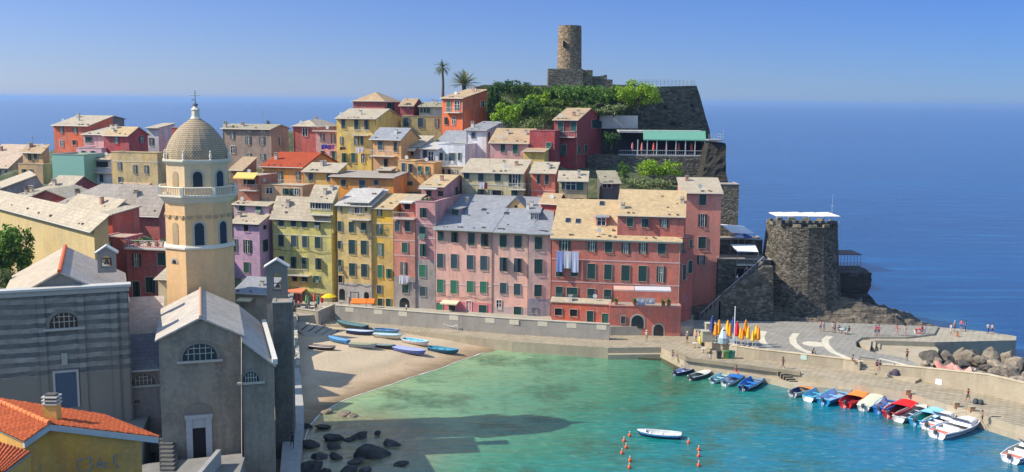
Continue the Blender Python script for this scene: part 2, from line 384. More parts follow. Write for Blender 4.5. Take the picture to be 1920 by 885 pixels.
    for zk, s, c in awn:
        x0, x1, y0, y1 = [float(q) for q in s.split()]; X0, Y0 = zt(zk, x0, y0); X1, Y1 = zt(zk, x1, y1); u0, _, zt_ = f.hit(X0, Y0); u1 = f.hit(X1, Y0)[0]; z1 = f.hit(X0, Y1, off=1.6)[2]
        ab = MB(); am = flat(c, .8); ab.add([(u0, -.03, zt_), (u1, -.03, zt_), (u1, -1.6, z1 + .2), (u0, -1.6, z1 + .2), (u0, -1.61, z1), (u1, -1.61, z1), (u0, -.03, zt_ - .04), (u1, -.03, zt_ - .04)], [(0, 1, 2, 3), (3, 2, 5, 4), (6, 4, 5, 7)], am)
        ab.build('awning', root)
    for (px, py, hpx) in chim:
        # chimney standing on the roof: find the point on the roof plane
        d = ray(px, py); kk = (Hr - H) / (dep if roof == 'shed' else dep / 2) if roof in ('shed', 'gable') else 0
        best = None
        for i in range(0, 60):
            v = dep * i / 60; z = H + kk * v if roof != 'flat' else H; u = f.umatch(px, z, v); e = abs(proj(f.w(u, v, z))[1] - py)
            if best is None or e < best[0]: best = (e, u, v, z)
        _, u, v, z = best; u = max(.4, min(L - .4, u)); v = max(.4, v); hh = hpx * S / 100
        cb = MB(); cm = stucco((.5, .4, .3)); cb.box(u - .3, u + .3, v - .25, v + .25, z - .3, z + hh, cm); cb.box(u - .38, u + .38, v - .33, v + .33, z + hh, z + hh + .1, flat((.4, .35, .28)))
        cb.box(u - .25, u - .15, v - .2, v + .2, z + hh + .1, z + hh + .35, cm); cb.box(u + .15, u + .25, v - .2, v + .2, z + hh + .1, z + hh + .35, cm); cb.box(u - .38, u + .38, v - .33, v + .33, z + hh + .35, z + hh + .42, flat((.4, .35, .28)))
        cb.build('chimney', ro)
    for i in range(ant):
        u = random.uniform(.5, L - .5); v = dep * .6; z = H + (0 if roof == 'flat' else (Hr - H) * .4); ab = MB(); am = flat((.3, .3, .3), .4)
        hh = random.uniform(2.5, 3.4); ab.tube([(u, v, z), (u, v, z + hh)], .035, am, 4); ab.tube([(u - .6, v, z + hh - .15), (u + .6, v, z + hh - .15)], .025, am, 4)
        for j in range(5): ab.tube([(u - .5 + j * .25, v - .3, z + hh - .15), (u - .5 + j * .25, v + .3, z + hh - .15)], .015, am, 4)
        ab.build('antenna', root)
    c = f.w(L / 2, dep / 2, 0); TC.append((c.x, c.y, zb + .2)); q = f.w(L / 2, 0, 0); TC.append((q.x, q.y, zb)); q = f.w(L / 2, dep, 0); TC.append((q.x, q.y, zb + .2))
    CL.append((f, L, dep, zb - .3))
    # drainpipe, extra chimneys, dish
    if H > 5 and roof != 'flat' and L > 4:
        u = HR.choice([.12, L - .12]); db = MB(); db.tube([(u, -.08, H - .1), (u, -.08, 0)], .055, flat((.34, .27, .2), .5), 5); db.build('drainpipe', root)
    if roof in ('shed', 'gable') and L > 4 and not chim and cat == 'house':
        for _ in range(HR.choice([1, 1, 2])):
            u = HR.uniform(.8, L - .8); v = dep * HR.uniform(.3, .8) * (.5 if roof == 'gable' else 1); k = (Hr - H) / (dep if roof == 'shed' else dep / 2); z = H + k * v; hh = HR.uniform(.7, 1.1); cb = MB(); cm = stucco(HR.choice([(.5, .4, .3), (.55, .5, .42), (.4, .2, .14)]))
            cb.box(u - .26, u + .26, v - .22, v + .22, z - .3, z + hh, cm); cb.box(u - .34, u + .34, v - .3, v + .3, z + hh, z + hh + .08, flat((.4, .35, .28))); cb.build('chimney', ro)
    if HR.random() < .35 and cat == 'house' and L > 3:
        u = HR.uniform(.5, L - .5); k = (Hr - H) / dep if roof == 'shed' else 0; z = H + k * .6 + .1; db = MB(); db.tube([(u, .6, z), (u, .6, z + .7)], .03, flat((.4, .4, .4)), 4)
        db.lathe([(.02, 0), (.2, .02), (.36, .1)], flat((.6, .6, .58), .5), 10, (0, 0, 0), lambda x, y, q, u=u, z=z: (u + x, .55 - q, z + .8 + y)); db.build('satellite_dish', root)
    class R: pass
    r = R(); r.f = f; r.L = L; r.dep = dep; r.H = H; r.Hr = Hr; r.root = root; r.zb = zb; r.roof = ro; r.wall = wo; r.wm = wm
    return r
def laundry(h, zk, s, colr, label, face='F', off=.55):
    """cloth hanging on a line in front of a house face"""
    x0, x1, y0, y1 = [float(q) for q in s.split()]; X0, Y0 = zt(zk, x0, y0); X1, Y1 = zt(zk, x1, y1)
    i = 0 if face == 'F' else 1
    a = h.f.hit(X0, Y0, face, h.L, off); b = h.f.hit(X1, Y0, face, h.L, off); z0 = h.f.hit(X0, Y1, face, h.L, off)[2]; z1 = a[2]; t0, t1 = min(a[i], b[i]), max(a[i], b[i])
    root = empty('laundry', h.f.w(a[0], a[1], z0)); tag(root, label, 'laundry', 'washing hung from the houses'); org = h.f.w(a[0], a[1], z0)
    n = max(1, len(colr)); w = (t1 - t0) / n
    for j, c in enumerate(colr):
        mb = MB(); N = 6; vs = []; zb_ = z0 + (0 if j % 2 == 0 else (z1 - z0) * .18)
        for iz in range(4):
            for k in range(N + 1):
                t = t0 + w * j + w * (.04 + .92 * k / N); o = off + .05 * sin(k * 1.7 + j) * iz / 3
                z = z1 + (zb_ - z1) * iz / 3
                p = h.f.w(t, -o, z) if face == 'F' else h.f.w(h.L + o, t, z); vs.append(p - org)
        vs2 = [(v[0], v[1], v[2]) for v in vs]; fs = [[r * (N + 1) + k, r * (N + 1) + k + 1, (r + 1) * (N + 1) + k + 1, (r + 1) * (N + 1) + k] for r in range(3) for k in range(N)]
        mb.add(vs2, fs, flat(c, .9)); mb.build('cloth', root)
    mb = MB(); p0 = h.f.w(t0 - .2, -off, z1) if face == 'F' else h.f.w(h.L + off, t0 - .2, z1); p1 = h.f.w(t1 + .2, -off, z1) if face == 'F' else h.f.w(h.L + off, t1 + .2, z1)
    mb.tube([p0 - org, p1 - org], .015, flat((.5, .5, .5)), 4); mb.build('washing_line', root)
    return root
def C(r, g, b, k=.72):
    f = lambda x: ((x / 255 + .055) / 1.055) ** 2.4 if x > 10 else x / 255 / 12.92
    return (f(r) * k, f(g) * k, f(b) * k)
PINK = C(244,180,156); LILAC = C(214,160,200); KHAKI = C(236,198,112); YEL = C(248,200,70); GRN = C(226,210,104)
G1 = 'houses of the harbour front row'; G2 = 'houses stacked behind the harbour row'; G3 = 'houses of the village quarter on the left'

# ---- harbour front row (left to right)
h = house('lilac pink two-part house left of the lime green harbour house, lower roofed block', 434,486,417, 9.0, 16, 516, C(222,170,205), 'shed', 397, 'b', xs=512, wins=[('A','132 272 28 45 d,62 380 30 75 c,140 385 46 75 o,135 510 32 62 c 1,52 500 14 50 d')], rwins=[('A','240 272 22 26 d,243 380 32 70 c')], group=G1, zb=2.5, lower=(523,C(150,125,105)), awn=[('A','110 172 572 620',C(250,228,175))], chim=[(445,408,8)])
house('small lilac attic house with two dark windows above the lilac pink house', 438,504,383, 9.2, 16, 402, C(226,184,200), 'shed', 362, 'b', xs=545, wins=[('A','108 155 36 40 c,207 160 36 44 h 1')], rwins=[('A','318 150 18 28 d')], group=G1, chim=[(455,372,8)])
hg = house('lime green four-storey house with diagonal shade, balcony and orange shop awning', 510,621,404, 9.05, 17, 566, GRN, 'shed', 374, 'b', xs=631, wins=[('A','340 238 32 54 c,413 240 32 54 c,478 245 32 56 c,555 248 32 56 h,340 350 32 66 c,415 353 32 66 c 3,480 357 30 66 c 3,557 362 34 66 c,342 468 30 50 c,414 480 32 66 c,478 484 30 66 c,559 488 32 66 c,420 572 30 36 d,480 575 32 36 h 1,550 578 36 36 h 1')], group=G1, balc=[('A','380 508 550 32')], awn=[('A','385 488 628 660',C(240,150,110))], bands=[438], cables=[546,470], lower=(548,C(150,135,105)), zb=2.6, chim=[(540,388,10)])
house('beige roofed glazed attic with a railed terrace standing on the lime green house', 581,624,374, 8.94, 17, 403, C(214,205,120), 'shed', 351, 'b', xs=634, wins=[('z3','268 610 50 90 g,335 610 60 95 g,400 612 50 95 g,450 614 40 95 g')], group=G1, balc=[('z3','238 480 715 60')], cat='house')
hk = house('khaki yellow four-storey house with a roof loggia under a white roof', 632,697,384, 8.83, 15, 572, KHAKI, 'shed', 356, 'w', dep=7, wins=[('A','685 160 22 34 o,685 265 28 58 c,757 270 32 60 c,829 274 32 58 h,683 375 24 46 c,759 388 38 82 c,830 392 36 82 c,684 497 28 68 h,761 522 36 74 c,832 527 36 74 c,687 578 32 42 d,770 683 44 60 d,700 668 34 66 a,845 688 28 66 a')], group=G1, bands=[455], cables=[533,500], lower=(531,C(200,190,180)), zb=2.6, balc=[('A','740 868 222 38')])
house('pale roof loggia with white-framed glass doors and striped railing on the khaki house', 655,692,378, 8.8, 15, 402, C(226,208,150), 'shed', 355, 'w', dep=6, wins=[('z3','690 650 24 80 g,765 655 55 100 g,805 655 30 100 g,865 650 20 70 d')], group=G1, stones=False)
hy = house('bright yellow narrow five-storey house beside the khaki house', 697,737,390, 8.76, 15, 578, C(255,190,40), 'shed', 365, 'y', dep=7, wins=[('A','922 183 26 40 o,922 283 32 58 o 2,925 403 34 74 o 2,925 533 28 74 c 2,975 545 24 54 c 2,921 640 28 50 c 3,926 725 28 62 D,975 726 28 62 D')], group=G1, bands=[418,443], zb=2.6)
ho = house('narrow coral orange house with terrace top and grey stone ground floor', 738,778,409, 8.7, 15, 580, C(232,140,110), 'flat', None, 'b', dep=5, parapet=.15, wins=[('A','1027 263 30 58 c 3,1087 265 32 60 c 3,1072 392 34 60 c 1,1065 515 34 72 o 0,1075 635 36 50 c,1070 722 60 66 a')], group=G1, bands=[450,478], lower=(519,C(176,160,150)), zb=2.6, balc=[('A','1003 1130 216 30')])
house('coral attic with one dark window under a white awning on the narrow coral house', 752,778,380, 8.8, 15, 409, C(222,120,95), 'shed', 366, 'b', dep=5, xs=None, wins=[('A','1087 150 34 34 d')], group=G1, awn=[('A','1056 1134 114 130',C(245,235,225))], stones=False)
hp = house('narrow mauve pink house with grey stone lower storeys left of the big pink house', 779,816,384, 8.66, 15, 584, C(220,150,146), 'flat', None, 'b', dep=14, parapet=.6, wins=[('A','1180 185 38 56 c,1177 303 36 70 h 1,1179 407 36 74 c 1,1177 530 38 72 c 2,1178 650 36 56 c 3')], group=G1, bands=[419,446], lower=(488,C(170,158,150)), zb=2.6)
laundry(ho,'A','1036 1098 556 606',[C(235,232,240),C(225,222,235)],'white washing hanging above the arch of the narrow coral house')
hm = house('mauve attic house with beige roof, gable side wall and two tilted windows', 790,833,349, 9.05, 15, 386, C(212,140,146), 'gable', 329, 'y', xs=883, wins=[('D','735 485 60 60 d,865 490 66 60 d')], rwins=[('D','1035 458 34 90 h,1125 445 34 86 h')], group=G1, awn=[('D','650 850 418 440',C(245,240,230))])
hb = house('long pink house with blue grey slate roof, left half with bright green lower shutters', 817,924,427, 8.6, 15, 587, PINK, 'shed', 368, 's', dep=14, wins=[('B','142 343 34 54 c,221 350 36 58 c,318 361 38 70 c,393 366 40 70 c,140 484 36 80 c 3,219 487 36 80 c 3,311 493 38 80 c 3,389 497 40 80 c 3,140 629 36 74 c 2,217 634 36 74 c 2,311 633 36 64 c 2,386 636 36 64 c 2,135 755 34 60 D 2,207 765 36 50 D,303 745 30 58 g,383 770 44 64 D')], group=G1, bands=[531], cables=[556], awn=[('B','155 250 708 735',C(250,235,200))], lower=(566,C(228,120,125)), zb=2.7, cornice=True, o=.85)
hb2 = house('pink house with dormered slate roof, right of the drainpipe of the long pink house', 924,992,432, 8.47, 13, 594, C(246,184,160), 'shed', 371, 's', dep=14, wins=[('B','500 372 40 70 c,585 377 42 70 c,500 505 40 78 c 3,583 511 42 80 c 3,500 642 36 62 c 3,580 648 38 64 c 3,475 735 28 50 g,473 797 28 20 c 2,582 782 42 68 D')], group=G1, zb=2.7, cornice=True, o=.85, lower=(576,C(200,170,165)), bands=[533])
hb3 = house('narrow shaded pink strip of the harbour row with three large dark shutters', 992,1034,436, 8.37, 3, 598, C(238,184,168), 'shed', 378, 's', dep=14, wins=[('B','701 384 42 70 c,701 517 46 82 c,699 655 42 66 c,678 768 30 34 d,726 815 36 14 d')], group=G1, zb=2.7, cornice=True, o=.85, lower=(560,C(170,160,170)))
hr = house('long red house with green shutters, white cornice and bright orange ground floor', 1035,1277,444, 8.3, 10, 640, C(212,112,88), 'shed', 378, 'y', dep=9, wins=[('C','105 370 56 60 o 0,243 377 40 58 o,325 381 38 58 c,412 385 40 60 o,499 387 40 60 o,592 389 40 58 c,79 500 36 64 c,152 500 36 64 c,238 505 40 76 c,322 509 38 76 c,410 514 42 78 c,496 517 42 78 c,588 520 40 78 o,77 611 36 58 h,141 616 54 58 h,237 622 38 58 h,320 627 36 60 h')], group=G1, bands=[485,527,563], cables=[569], zb=1.7, cornice=True, dirt=.75)
hrl = house('bright orange ground storey projecting below the long red house, behind the quay wall', 1035,1142,566, 8.22, 12, 600, C(232,104,62), 'shed', 562, 'b', dep=.9, wins=[('C','73 709 36 34 d,149 714 36 34 d,232 732 32 54 D,308 745 32 54 D 1')], group=G1, zb=1.6, o=.15, stones=False, gutter=False)  # sun on the foot of the red house, put into its colour
house('narrow red side facade with tilted shutters at the right end of the long red house', 1277.5,1301,447, 8.13, -52, 640, C(196,94,76), 'flat', None, 'b', dep=3, parapet=.02, wins=[('C','697 385 12 56 h,703 510 16 76 c,733 483 22 62 c,735 365 12 40 h')], group=G1, zb=1.7)
hra = house('red penthouse with three windows and large tan roof on top of the long red house', 1158,1283,403, 8.24, 10, 431, C(208,104,84), 'shed', 359, 'y', dep=7, wins=[('C','432 258 32 42 c,508 262 34 42 c,604 264 40 42 o')], group=G1, o=.3, chim=[(1168,392,9),(1285,382,9)])
laundry(hr,'C','62 176 403 508',[C(150,170,230),C(225,228,240),C(215,220,245)],'large blue and white sheets hanging on the long red house')
ht = house('red terrace block with arched doors and two awnings in front of the long red house', 1143,1277,574, 8.02, 4, 632, C(212,112,88), 'flat', None, 'g', dep=3.4, parapet=.05, wins=[('C','398 750 22 38 c 3,470 760 62 66 a,575 812 50 78 a')], group=G1, zb=1.3, dirt=.7, awn=[('C','350 452 578 604',C(238,190,170)),('C','455 635 580 606',C(225,222,225))])
laundry(ht,'C','465 560 640 676',[C(215,222,240),C(225,228,235)],'white washing on the terrace line of the red terrace block',off=-.6)
hq = house('tall pink tower-like house at the right end of the harbour row', 1278,1353,361, 8.75, 3, 600, C(234,144,120), 'shed', 335, 'b', dep=6, wins=[('C','798 146 34 52 c,797 249 40 62 o,795 361 38 58 c,790 448 36 46 o')], group=G1, zb=2.5, dirt=.6)

def dormer(h, x0, x1, ye_, yp, yb_, col, kind='g', n=1, flat_top=False):
    kk = (h.Hr - h.H) / h.dep; best = None
    for i in range(80):
        v = h.dep * i / 80; q = h.f.hit((x0 + x1) / 2, yb_, off=-v); e = abs(q[2] - (h.H + kk * v))
        if best is None or e < best[0]: best = (e, v)
    v = best[1]; u0 = h.f.hit(x0, yb_, off=-v)[0]; u1 = h.f.hit(x1, yb_, off=-v)[0]; z0 = h.f.hit((x0 + x1) / 2, yb_, off=-v)[2] + .1; z1 = h.f.hit((x0 + x1) / 2, ye_, off=-v)[2]; zp = h.f.hit((x0 + x1) / 2, yp, off=-v)[2]; D = min(4, (zp - z0) / max(.1, kk) + .3)
    mb = MB(); m = stucco(col, .3); c = (u0 + u1) / 2
    if flat_top: mb.box(u0, u1, v, v + D, z0 - .5, z1, m)
    else: mb.ext([(u0, z0 - .5), (u1, z0 - .5), (u1, z1), (c, zp), (u0, z1)], v, v + D, lambda p, q, t: (p, t, q), m)
    o = mb.build('dormer', h.root); mb = MB(); rm = slate(ROOFC['s'])
    if flat_top: mb.box(u0 - .2, u1 + .3, v - .35, v + D, z1 + .01, z1 + .14, rm)
    else: mb.ext([(u0 - .2, z1 - .1), (c, zp + .01), (u1 + .2, z1 - .1), (u1 + .2, z1 + .03), (c, zp + .16), (u0 - .2, z1 + .03)], v - .3, v + D, lambda p, q, t: (p, t, q), rm)
    mb.build('dormer_roof', o)
    B = lambda t, o_, z: (t, v - o_, z)
    if kind == 'r':
        mb = MB(); r = (zp - z0) * .16; mb.ext([(c + r * cos(a * pi / 8), (z0 + z1) / 2 + (zp - z0) * .1 + r * sin(a * pi / 8)) for a in range(16)], .002, .05, lambda p, q, t: B(p, t, q), glassmat()); mb.build('round_vent', o)
    else:
        for i in range(n): a = u0 + (u1 - u0) * (i + .12) / n; b = u0 + (u1 - u0) * (i + .88) / n; window(o, B, a, b, z0 + .15, z1 - .08, kind, 1)
def skylight(h, x, y, w=.8, l=1.1):
    kk = (h.Hr - h.H) / h.dep; best = None
    for i in range(80):
        v = h.dep * i / 80; q = h.f.hit(x, y, off=-v); e = abs(q[2] - (h.H + kk * v))
        if best is None or e < best[0]: best = (e, v, q[0])
    _, v, u = best; mb = MB(); g_ = .2
    P = lambda a, b, c: (a, b, h.H + kk * b + g_ + c); mb.add([P(u - w / 2, v, 0), P(u + w / 2, v, 0), P(u + w / 2, v + l, 0), P(u - w / 2, v + l, 0), P(u - w / 2, v, .08), P(u + w / 2, v, .08), P(u + w / 2, v + l, .08), P(u - w / 2, v + l, .08)], [(0, 3, 2, 1), (0, 1, 5, 4), (1, 2, 6, 5), (2, 3, 7, 6), (3, 0, 4, 7)], flat((.5, .5, .48))); mb.add([P(u - w * .4, v + .08, .085), P(u + w * .4, v + .08, .085), P(u + w * .4, v + l - .08, .085), P(u - w * .4, v + l - .08, .085)], [(0, 1, 2, 3)], glassmat()); mb.build('skylight', h.root)
dormer(hb2, 950, 985, 390, 371, 391, C(232,180,110), 'r'); 
dormer(hb3, 994, 1010, 400, 396, 414, C(225,222,215), 'g', 2, True); dormer(hb, 845, 862, 392, 389, 405, C(200,150,160), 'c', 1, True)
dormer(hr, 1117, 1138, 408, 404, 425, C(205,95,80), 'g', 1, True); skylight(hr, 1064, 420); skylight(hr, 1083, 421); skylight(hr, 1128, 388); skylight(hb2, 948, 405); skylight(hb, 905, 398)
house('low grey-roofed shop between the church aisle and the lilac pink house', 438,500,548, 7.9, 12, 575, C(190,175,150), 'shed', 522, 's', dep=5, group=G1, zb=3, awn=[('P','452 478 556 566',C(245,225,180))])
# ---- second tier
house('orange yellow house with bright red roof, green doors and a railed terrace', 491,568,312, 9.9, 14, 345, C(250,160,50), 'gable', 287, 't', xs=633, wins=[('z1','570 700 36 90 c 1,740 730 50 150 o 1,940 715 40 110 o 1')], group=G2, chim=[(518,300,10)], balc=[('z1','500 1000 800 40')])
house('ochre side annex with beige lean-to roof right of the red-roofed house', 569,633,321, 9.6, 14, 352, C(226,180,80), 'shed', 307, 'b', dep=4, wins=[('z3','255 305 55 80 c 3,450 310 40 80 c 3')], group=G2)
house('tan storey with narrow doors under the terrace of the red-roofed house', 482,567,347, 9.3, 14, 378, C(232,178,120), 'flat', None, 'b', dep=5, parapet=.1, wins=[('z1','620 870 70 60 g,800 880 60 70 c 1,870 880 40 70 c 1,920 880 40 70 g')], group=G2)
house('low bright orange house with three dark windows and a thin flat-looking roof', 620,738,331, 9.4, 12, 362, C(250,160,36), 'shed', 322, 'g', dep=8, wins=[('z3','615 370 52 72 c,822 390 66 98 c 3,978 367 50 58 c 3')], group=G2, stones=False, bands=[])
house('small orange roof box on the low bright orange house', 709,733,319, 9.6, 12, 331, C(216,150,80), 'shed', 315, 'b', dep=2.5, group=G2, stones=False)
h3 = house('tall yellow house with balcony and white washing, beige gable on its right side', 631,705,222, 10.6, 12, 326, C(255,208,84), 'gable', 205, 'b', xs=752, wins=[('z2','495 425 42 96 c 3,640 430 46 106 c,750 435 44 106 c 3,475 612 30 90 o 1,640 612 50 95 o 1,700 612 30 95 c 1,500 800 42 100 c 1,608 800 46 100 c 1,710 805 38 100 g')], group=G2, balc=[('z2','595 780 548 60')], bands=[])
laundry(h3,'z2','630 722 682 750',[C(245,240,245),C(235,225,240)],'white sheets drying on the tall yellow house below the castle hill')
laundry(h3,'z2','455 520 680 715',[C(60,50,50),C(90,60,50)],'small dark clothes drying on the tall yellow house')
h4 = house('light pink house with a roof terrace and blue and purple washing', 592,634,247, 10.9, 12, 300, C(246,180,170), 'flat', None, 'b', dep=7, parapet=.1, wins=[('z2','265 580 42 95 o 3,385 590 42 100 o 3,265 765 38 80 c 1,388 785 40 112 c 1')], group=G2, balc=[('z2','160 430 500 60')])
laundry(h4,'z2','250 395 655 708',[C(60,70,170),C(50,60,190),C(120,60,140),C(150,80,150)],'blue and purple washing hanging on the light pink house')
house('crimson house with beige roof left of the light pink house', 549,593,237, 11.3, 12, 290, C(210,96,82), 'hip', 224, 'b', xs=632, wins=[('z1','1015 222 58 84 g')], group=G2, chim=[(572,228,14)])
house('grey brown stone house with white windows and open dark shutters', 417,508,241, 10.7, 16, 310, C(168,142,122), 'gable', 234, 'm', xs=541, wins=[('z1','212 260 50 76 o 3,388 312 60 90 o 3,540 315 60 90 o 3,400 205 26 36 g,548 212 30 38 g,218 415 46 76 g 2,398 490 44 64 o 3,550 495 50 70 o 3')], rwins=[('z1','742 320 36 84 o 3')], group=G2, chim=[(412,242,10),(455,238,5)], ant=1)
house('brick house with railed terrace under a yellow awning beside the bell tower', 445,485,330, 9.3, 14, 366, C(196,120,90), 'flat', None, 'b', dep=7, parapet=.1, wins=[('z1','420 770 90 60 d,350 770 30 60 d')], group=G2, awn=[('z1','265 500 665 740',C(250,215,120))], balc=[('z1','300 490 860 40')])
house('low brown brick shed with a small tiled roof right of the dome', 432,456,318, 9.8, 14, 345, C(168,120,95), 'shed', 296, 'n', dep=5, group=G2)
house('tan ochre house with dark slate gable roof and railed balcony', 696,752,260, 10.1, 22, 335, C(232,170,95), 'gable', 241, 's', xs=786, wins=[('z2','905 665 56 92 c 3,1072 680 40 110 d'),('z3','1085 150 46 90 d')], group=G2, balc=[('z2','800 1070 775 50')])
house('yellow low house with cream parapet and big blue-shuttered windows below the crimson roofs', 754,828,219, 11.2, 6, 262, C(206,180,110), 'flat', None, 'b', dep=7, parapet=.15, wins=[('z5','245 465 60 100 c 3,405 470 58 100 c 3,585 475 42 100 o 3')], group=G2, balc=[])
house('brick red house with hipped beige roof at the top left of the hill', 662,721,190, 12.0, 18, 222, C(200,92,80), 'hip', 173, 'n', xs=750, rwins=[('z2','985 225 26 60 c,1042 240 36 110 D')], group=G2)
house('small brick red gabled house left of the cream house near the palms', 750,775,198, 11.9, 10, 216, C(190,84,80), 'gable', 186, 'n', xs=792, wins=[('z5','270 285 50 60 o')], group=G2)
house('cream low house with dark green windows left of the orange castle house', 786,829,200, 11.9, 5, 218, C(216,205,185), 'shed', 193, 'm', dep=5, wins=[('z5','415 335 30 50 c 1,450 335 22 50 c,490 335 34 55 c 1')], group=G2)
hc = house('bright orange house with white window frames and dark red side wall below the palms', 829,869,184, 11.0, 33, 245, C(246,110,32), 'shed', 169, 'n', xs=914, wins=[('z5','718 290 46 120 c 1,810 285 56 110 g,683 450 30 76 c,773 450 34 86 g')], rwins=[('z5','1090 265 40 60 g')], group=G2, balc=[('z5','680 850 355 40')])
house('white house with grey blue roof and small windows right of the orange castle house', 874,912,244, 10.3, 18, 300, C(232,226,226), 'shed', 229, 's', xs=944, wins=[('z6','165 317 46 66 c 3')], rwins=[('z6','330 330 22 96 c')], group=G2, chim=[(884,240,9)])
house('white terrace house with balustrade and blue-framed balcony doors', 822,872,275, 10.1, 20, 313, C(228,232,240), 'flat', None, 's', xs=913, parapet=.5, wins=[('z4','362 525 26 52 c 3,398 528 16 50 g,435 530 40 60 c 3,482 522 18 46 c 3')], rwins=[('z4','627 520 10 50 c,648 515 10 50 c,668 510 10 50 c')], group=G2, balc=[('z4','335 485 582 30')])
house('grey slate lean-to with white end wall behind the parapet of the white terrace house', 820,879,266, 10.5, 20, 275, C(230,230,232), 'shed', 247, 's', dep=5, group=G2, stones=False)
house('small white house with bright door between the cream awning and the white terrace house', 788,822,279, 10.1, 16, 310, C(232,228,230), 'shed', 268, 'w', dep=6, wins=[('z4','262 505 26 50 d,300 520 34 56 g')], group=G2, stones=False)
house('tan storey with four narrow doors below the white terrace house', 817,866,313, 9.9, 16, 333, C(226,196,150), 'flat', None, 'b', dep=4, parapet=.05, wins=[('D','845 250 22 60 d,890 250 34 66 d,958 255 34 66 d,1000 250 20 60 g,1030 255 22 60 g')], group=G2)
house('white-walled house with beige roof and cream awning above the yellow orange facade', 754,788,274, 10.2, 16, 305, C(222,190,170), 'shed', 256, 'b', xs=813, wins=[('D','510 45 110 46 d')], group=G2, awn=[('z5','175 375 735 785',C(252,232,200))])
house('yellow orange facade with pale blue shutters below the cream awning', 746,778,304, 9.7, 16, 350, C(246,190,100), 'flat', None, 'b', dep=5, parapet=.3, wins=[('D','453 200 40 96 c 3,527 208 40 96 c 3,510 375 90 44 c 1')], group=G2)
house('orange facade with tilted green shutters and hanging washing beside the yellow orange one', 778,813,308, 9.65, 14, 352, C(246,180,90), 'flat', None, 'b', dep=5, parapet=.3, wins=[('D','632 232 42 92 h 1,715 236 40 92 h 1')], group=G2)
house('dusty pink house with half-shaded beige roof and two windows in mid-slope', 919,991,267, 10.0, 14, 305, C(226,160,155), 'shed', 243, 'n', xs=1003, wins=[('z6','490 453 50 100 c,628 467 56 96 c 1')], group=G2, dep=9)
house('small bright yellow roof box in front of the maroon house', 982,1021,284, 9.7, 14, 302, C(250,200,60), 'gable', 279, 'n', xs=1038, group=G2, stones=False)
h16 = house('khaki beige house with plant-hung balcony behind the slate roof', 866,981,322, 9.4, 13, 372, C(208,192,140), 'shed', 300, 'b', xs=995, wins=[('z7','90 232 60 72 c,247 247 60 102 c,433 247 68 104 c,570 283 30 130 c,625 283 60 130 g,670 283 30 130 c,245 415 70 66 c,425 425 96 64 d,617 430 66 70 c')], group=G2, balc=[('z7','565 740 378 60')], bands=[345], dep=11, ant=1)
laundry(h16,'z7','225 318 305 375',[C(235,230,240),C(240,235,240),C(120,50,70)],'white and wine red washing on the khaki beige house')
house('coral red house with white line and green window under a studded beige roof', 996,1041,323, 9.3, 12, 372, C(238,120,90), 'shed', 306, 'b', dep=9, xs=1047, wins=[('z7','882 272 34 100 c 1,977 277 42 106 c')], group=G2, bands=[357])
house('small red gabled shed on the slate roof edge below the coral red house', 1014,1046,378, 8.9, 30, 386, C(200,70,50), 'gable', 364, 'n', dep=3, group=G2, stones=False)
house('small beige house with three green windows under a pale roof right of the coral house', 1048,1101,338, 9.0, 6, 382, C(220,190,130), 'gable', 322, 'b', dep=6, wins=[('C','97 72 16 44 c 1,135 74 50 44 g,180 76 34 44 c 1,163 150 60 26 d')], group=G2)
house('maroon house with green doors, rooftop terrace and diagonal shadows below the castle', 1039,1083,225, 10.1, 16, 310, C(184,60,58), 'gable', 204, 'n', xs=1128, wins=[('z8','420 235 66 146 c 1,562 215 66 96 c 1,457 477 58 116 h 1')], rwins=[('z8','620 475 28 96 c,693 470 28 96 c,768 190 20 92 c,812 198 20 80 c')], group=G2, chim=[], balc=[('z8','330 580 330 70')])
house('low maroon wing with parapet terrace left of the maroon house', 993,1040,256, 9.9, 16, 305, C(186,66,66), 'flat', None, 'n', dep=8, parapet=1.1, wins=[('z8','288 432 54 74 h 1')], group=G2)
house('grey wooden lean-to hut with mossy roof beside the small beige house', 1129,1162,343, 9.2, -5, 372, C(110,105,98), 'shed', 322, 'm', dep=5, wins=[('C','310 70 60 30 g')], group=G2)

# ---- left quarter
house('pale tan house at the left photo edge with steep pale roof', -40,17,312, 10.9, 14, 340, C(206,190,160), 'shed', 273, (.5,.38,.28), dep=7, wins=[('L1','5 735 20 80 c,72 740 34 80 a')], group=G3)
house('small ochre tan house with terrace and thin antennas near the left edge', 42,80,284, 10.6, 18, 312, C(226,170,105), 'shed', 273, 'n', xs=92, wins=[('L1','327 555 32 76 c,395 550 38 72 c')], group=G3, ant=2, dep=6)
house('tan brown lower house under the ochre tan house at the far left', 34,80,309, 10.2, 18, 340, C(200,160,110), 'flat', None, 'n', xs=97, parapet=.2, wins=[('L1','265 715 40 50 c,345 718 36 52 c')], group=G3)
hn = house('house wrapped in green scaffold netting between the ochre and pink houses', 97,157,292, 10.0, 14, 336, shuttermat(C(165,222,200)), 'flat', None, 'y', dep=7, parapet=.3, group=G3, wins=[])
house('orange house with four shuttered windows and a grey gable at its right', 100,166,235, 11.2, 16, 280, C(240,108,56), 'shed', 218, 'b', xs=212, wins=[('L1','683 255 40 76 o 3,835 262 44 66 o 3,685 405 34 64 g,825 395 40 50 d')], group=G3)
house('grey blank gable house behind the orange house', 168,190,224, 11.6, 16, 262, C(130,125,128), 'gable', 218, 'm', xs=233, group=G3, stones=False)
house('pale pink house with parapet and small dark windows beside the magenta house', 143,190,279, 10.6, 16, 338, C(232,180,186), 'flat', None, 'b', dep=6, parapet=.2, wins=[('L1','925 525 36 76 c,1027 527 38 76 c')], group=G3)
house('pink upper storey with beige roof and one dark window left of the magenta house', 156,194,252, 10.9, 16, 282, C(224,165,165), 'shed', 240, 'b', dep=7, wins=[('L1','985 365 76 58 c')], group=G3)
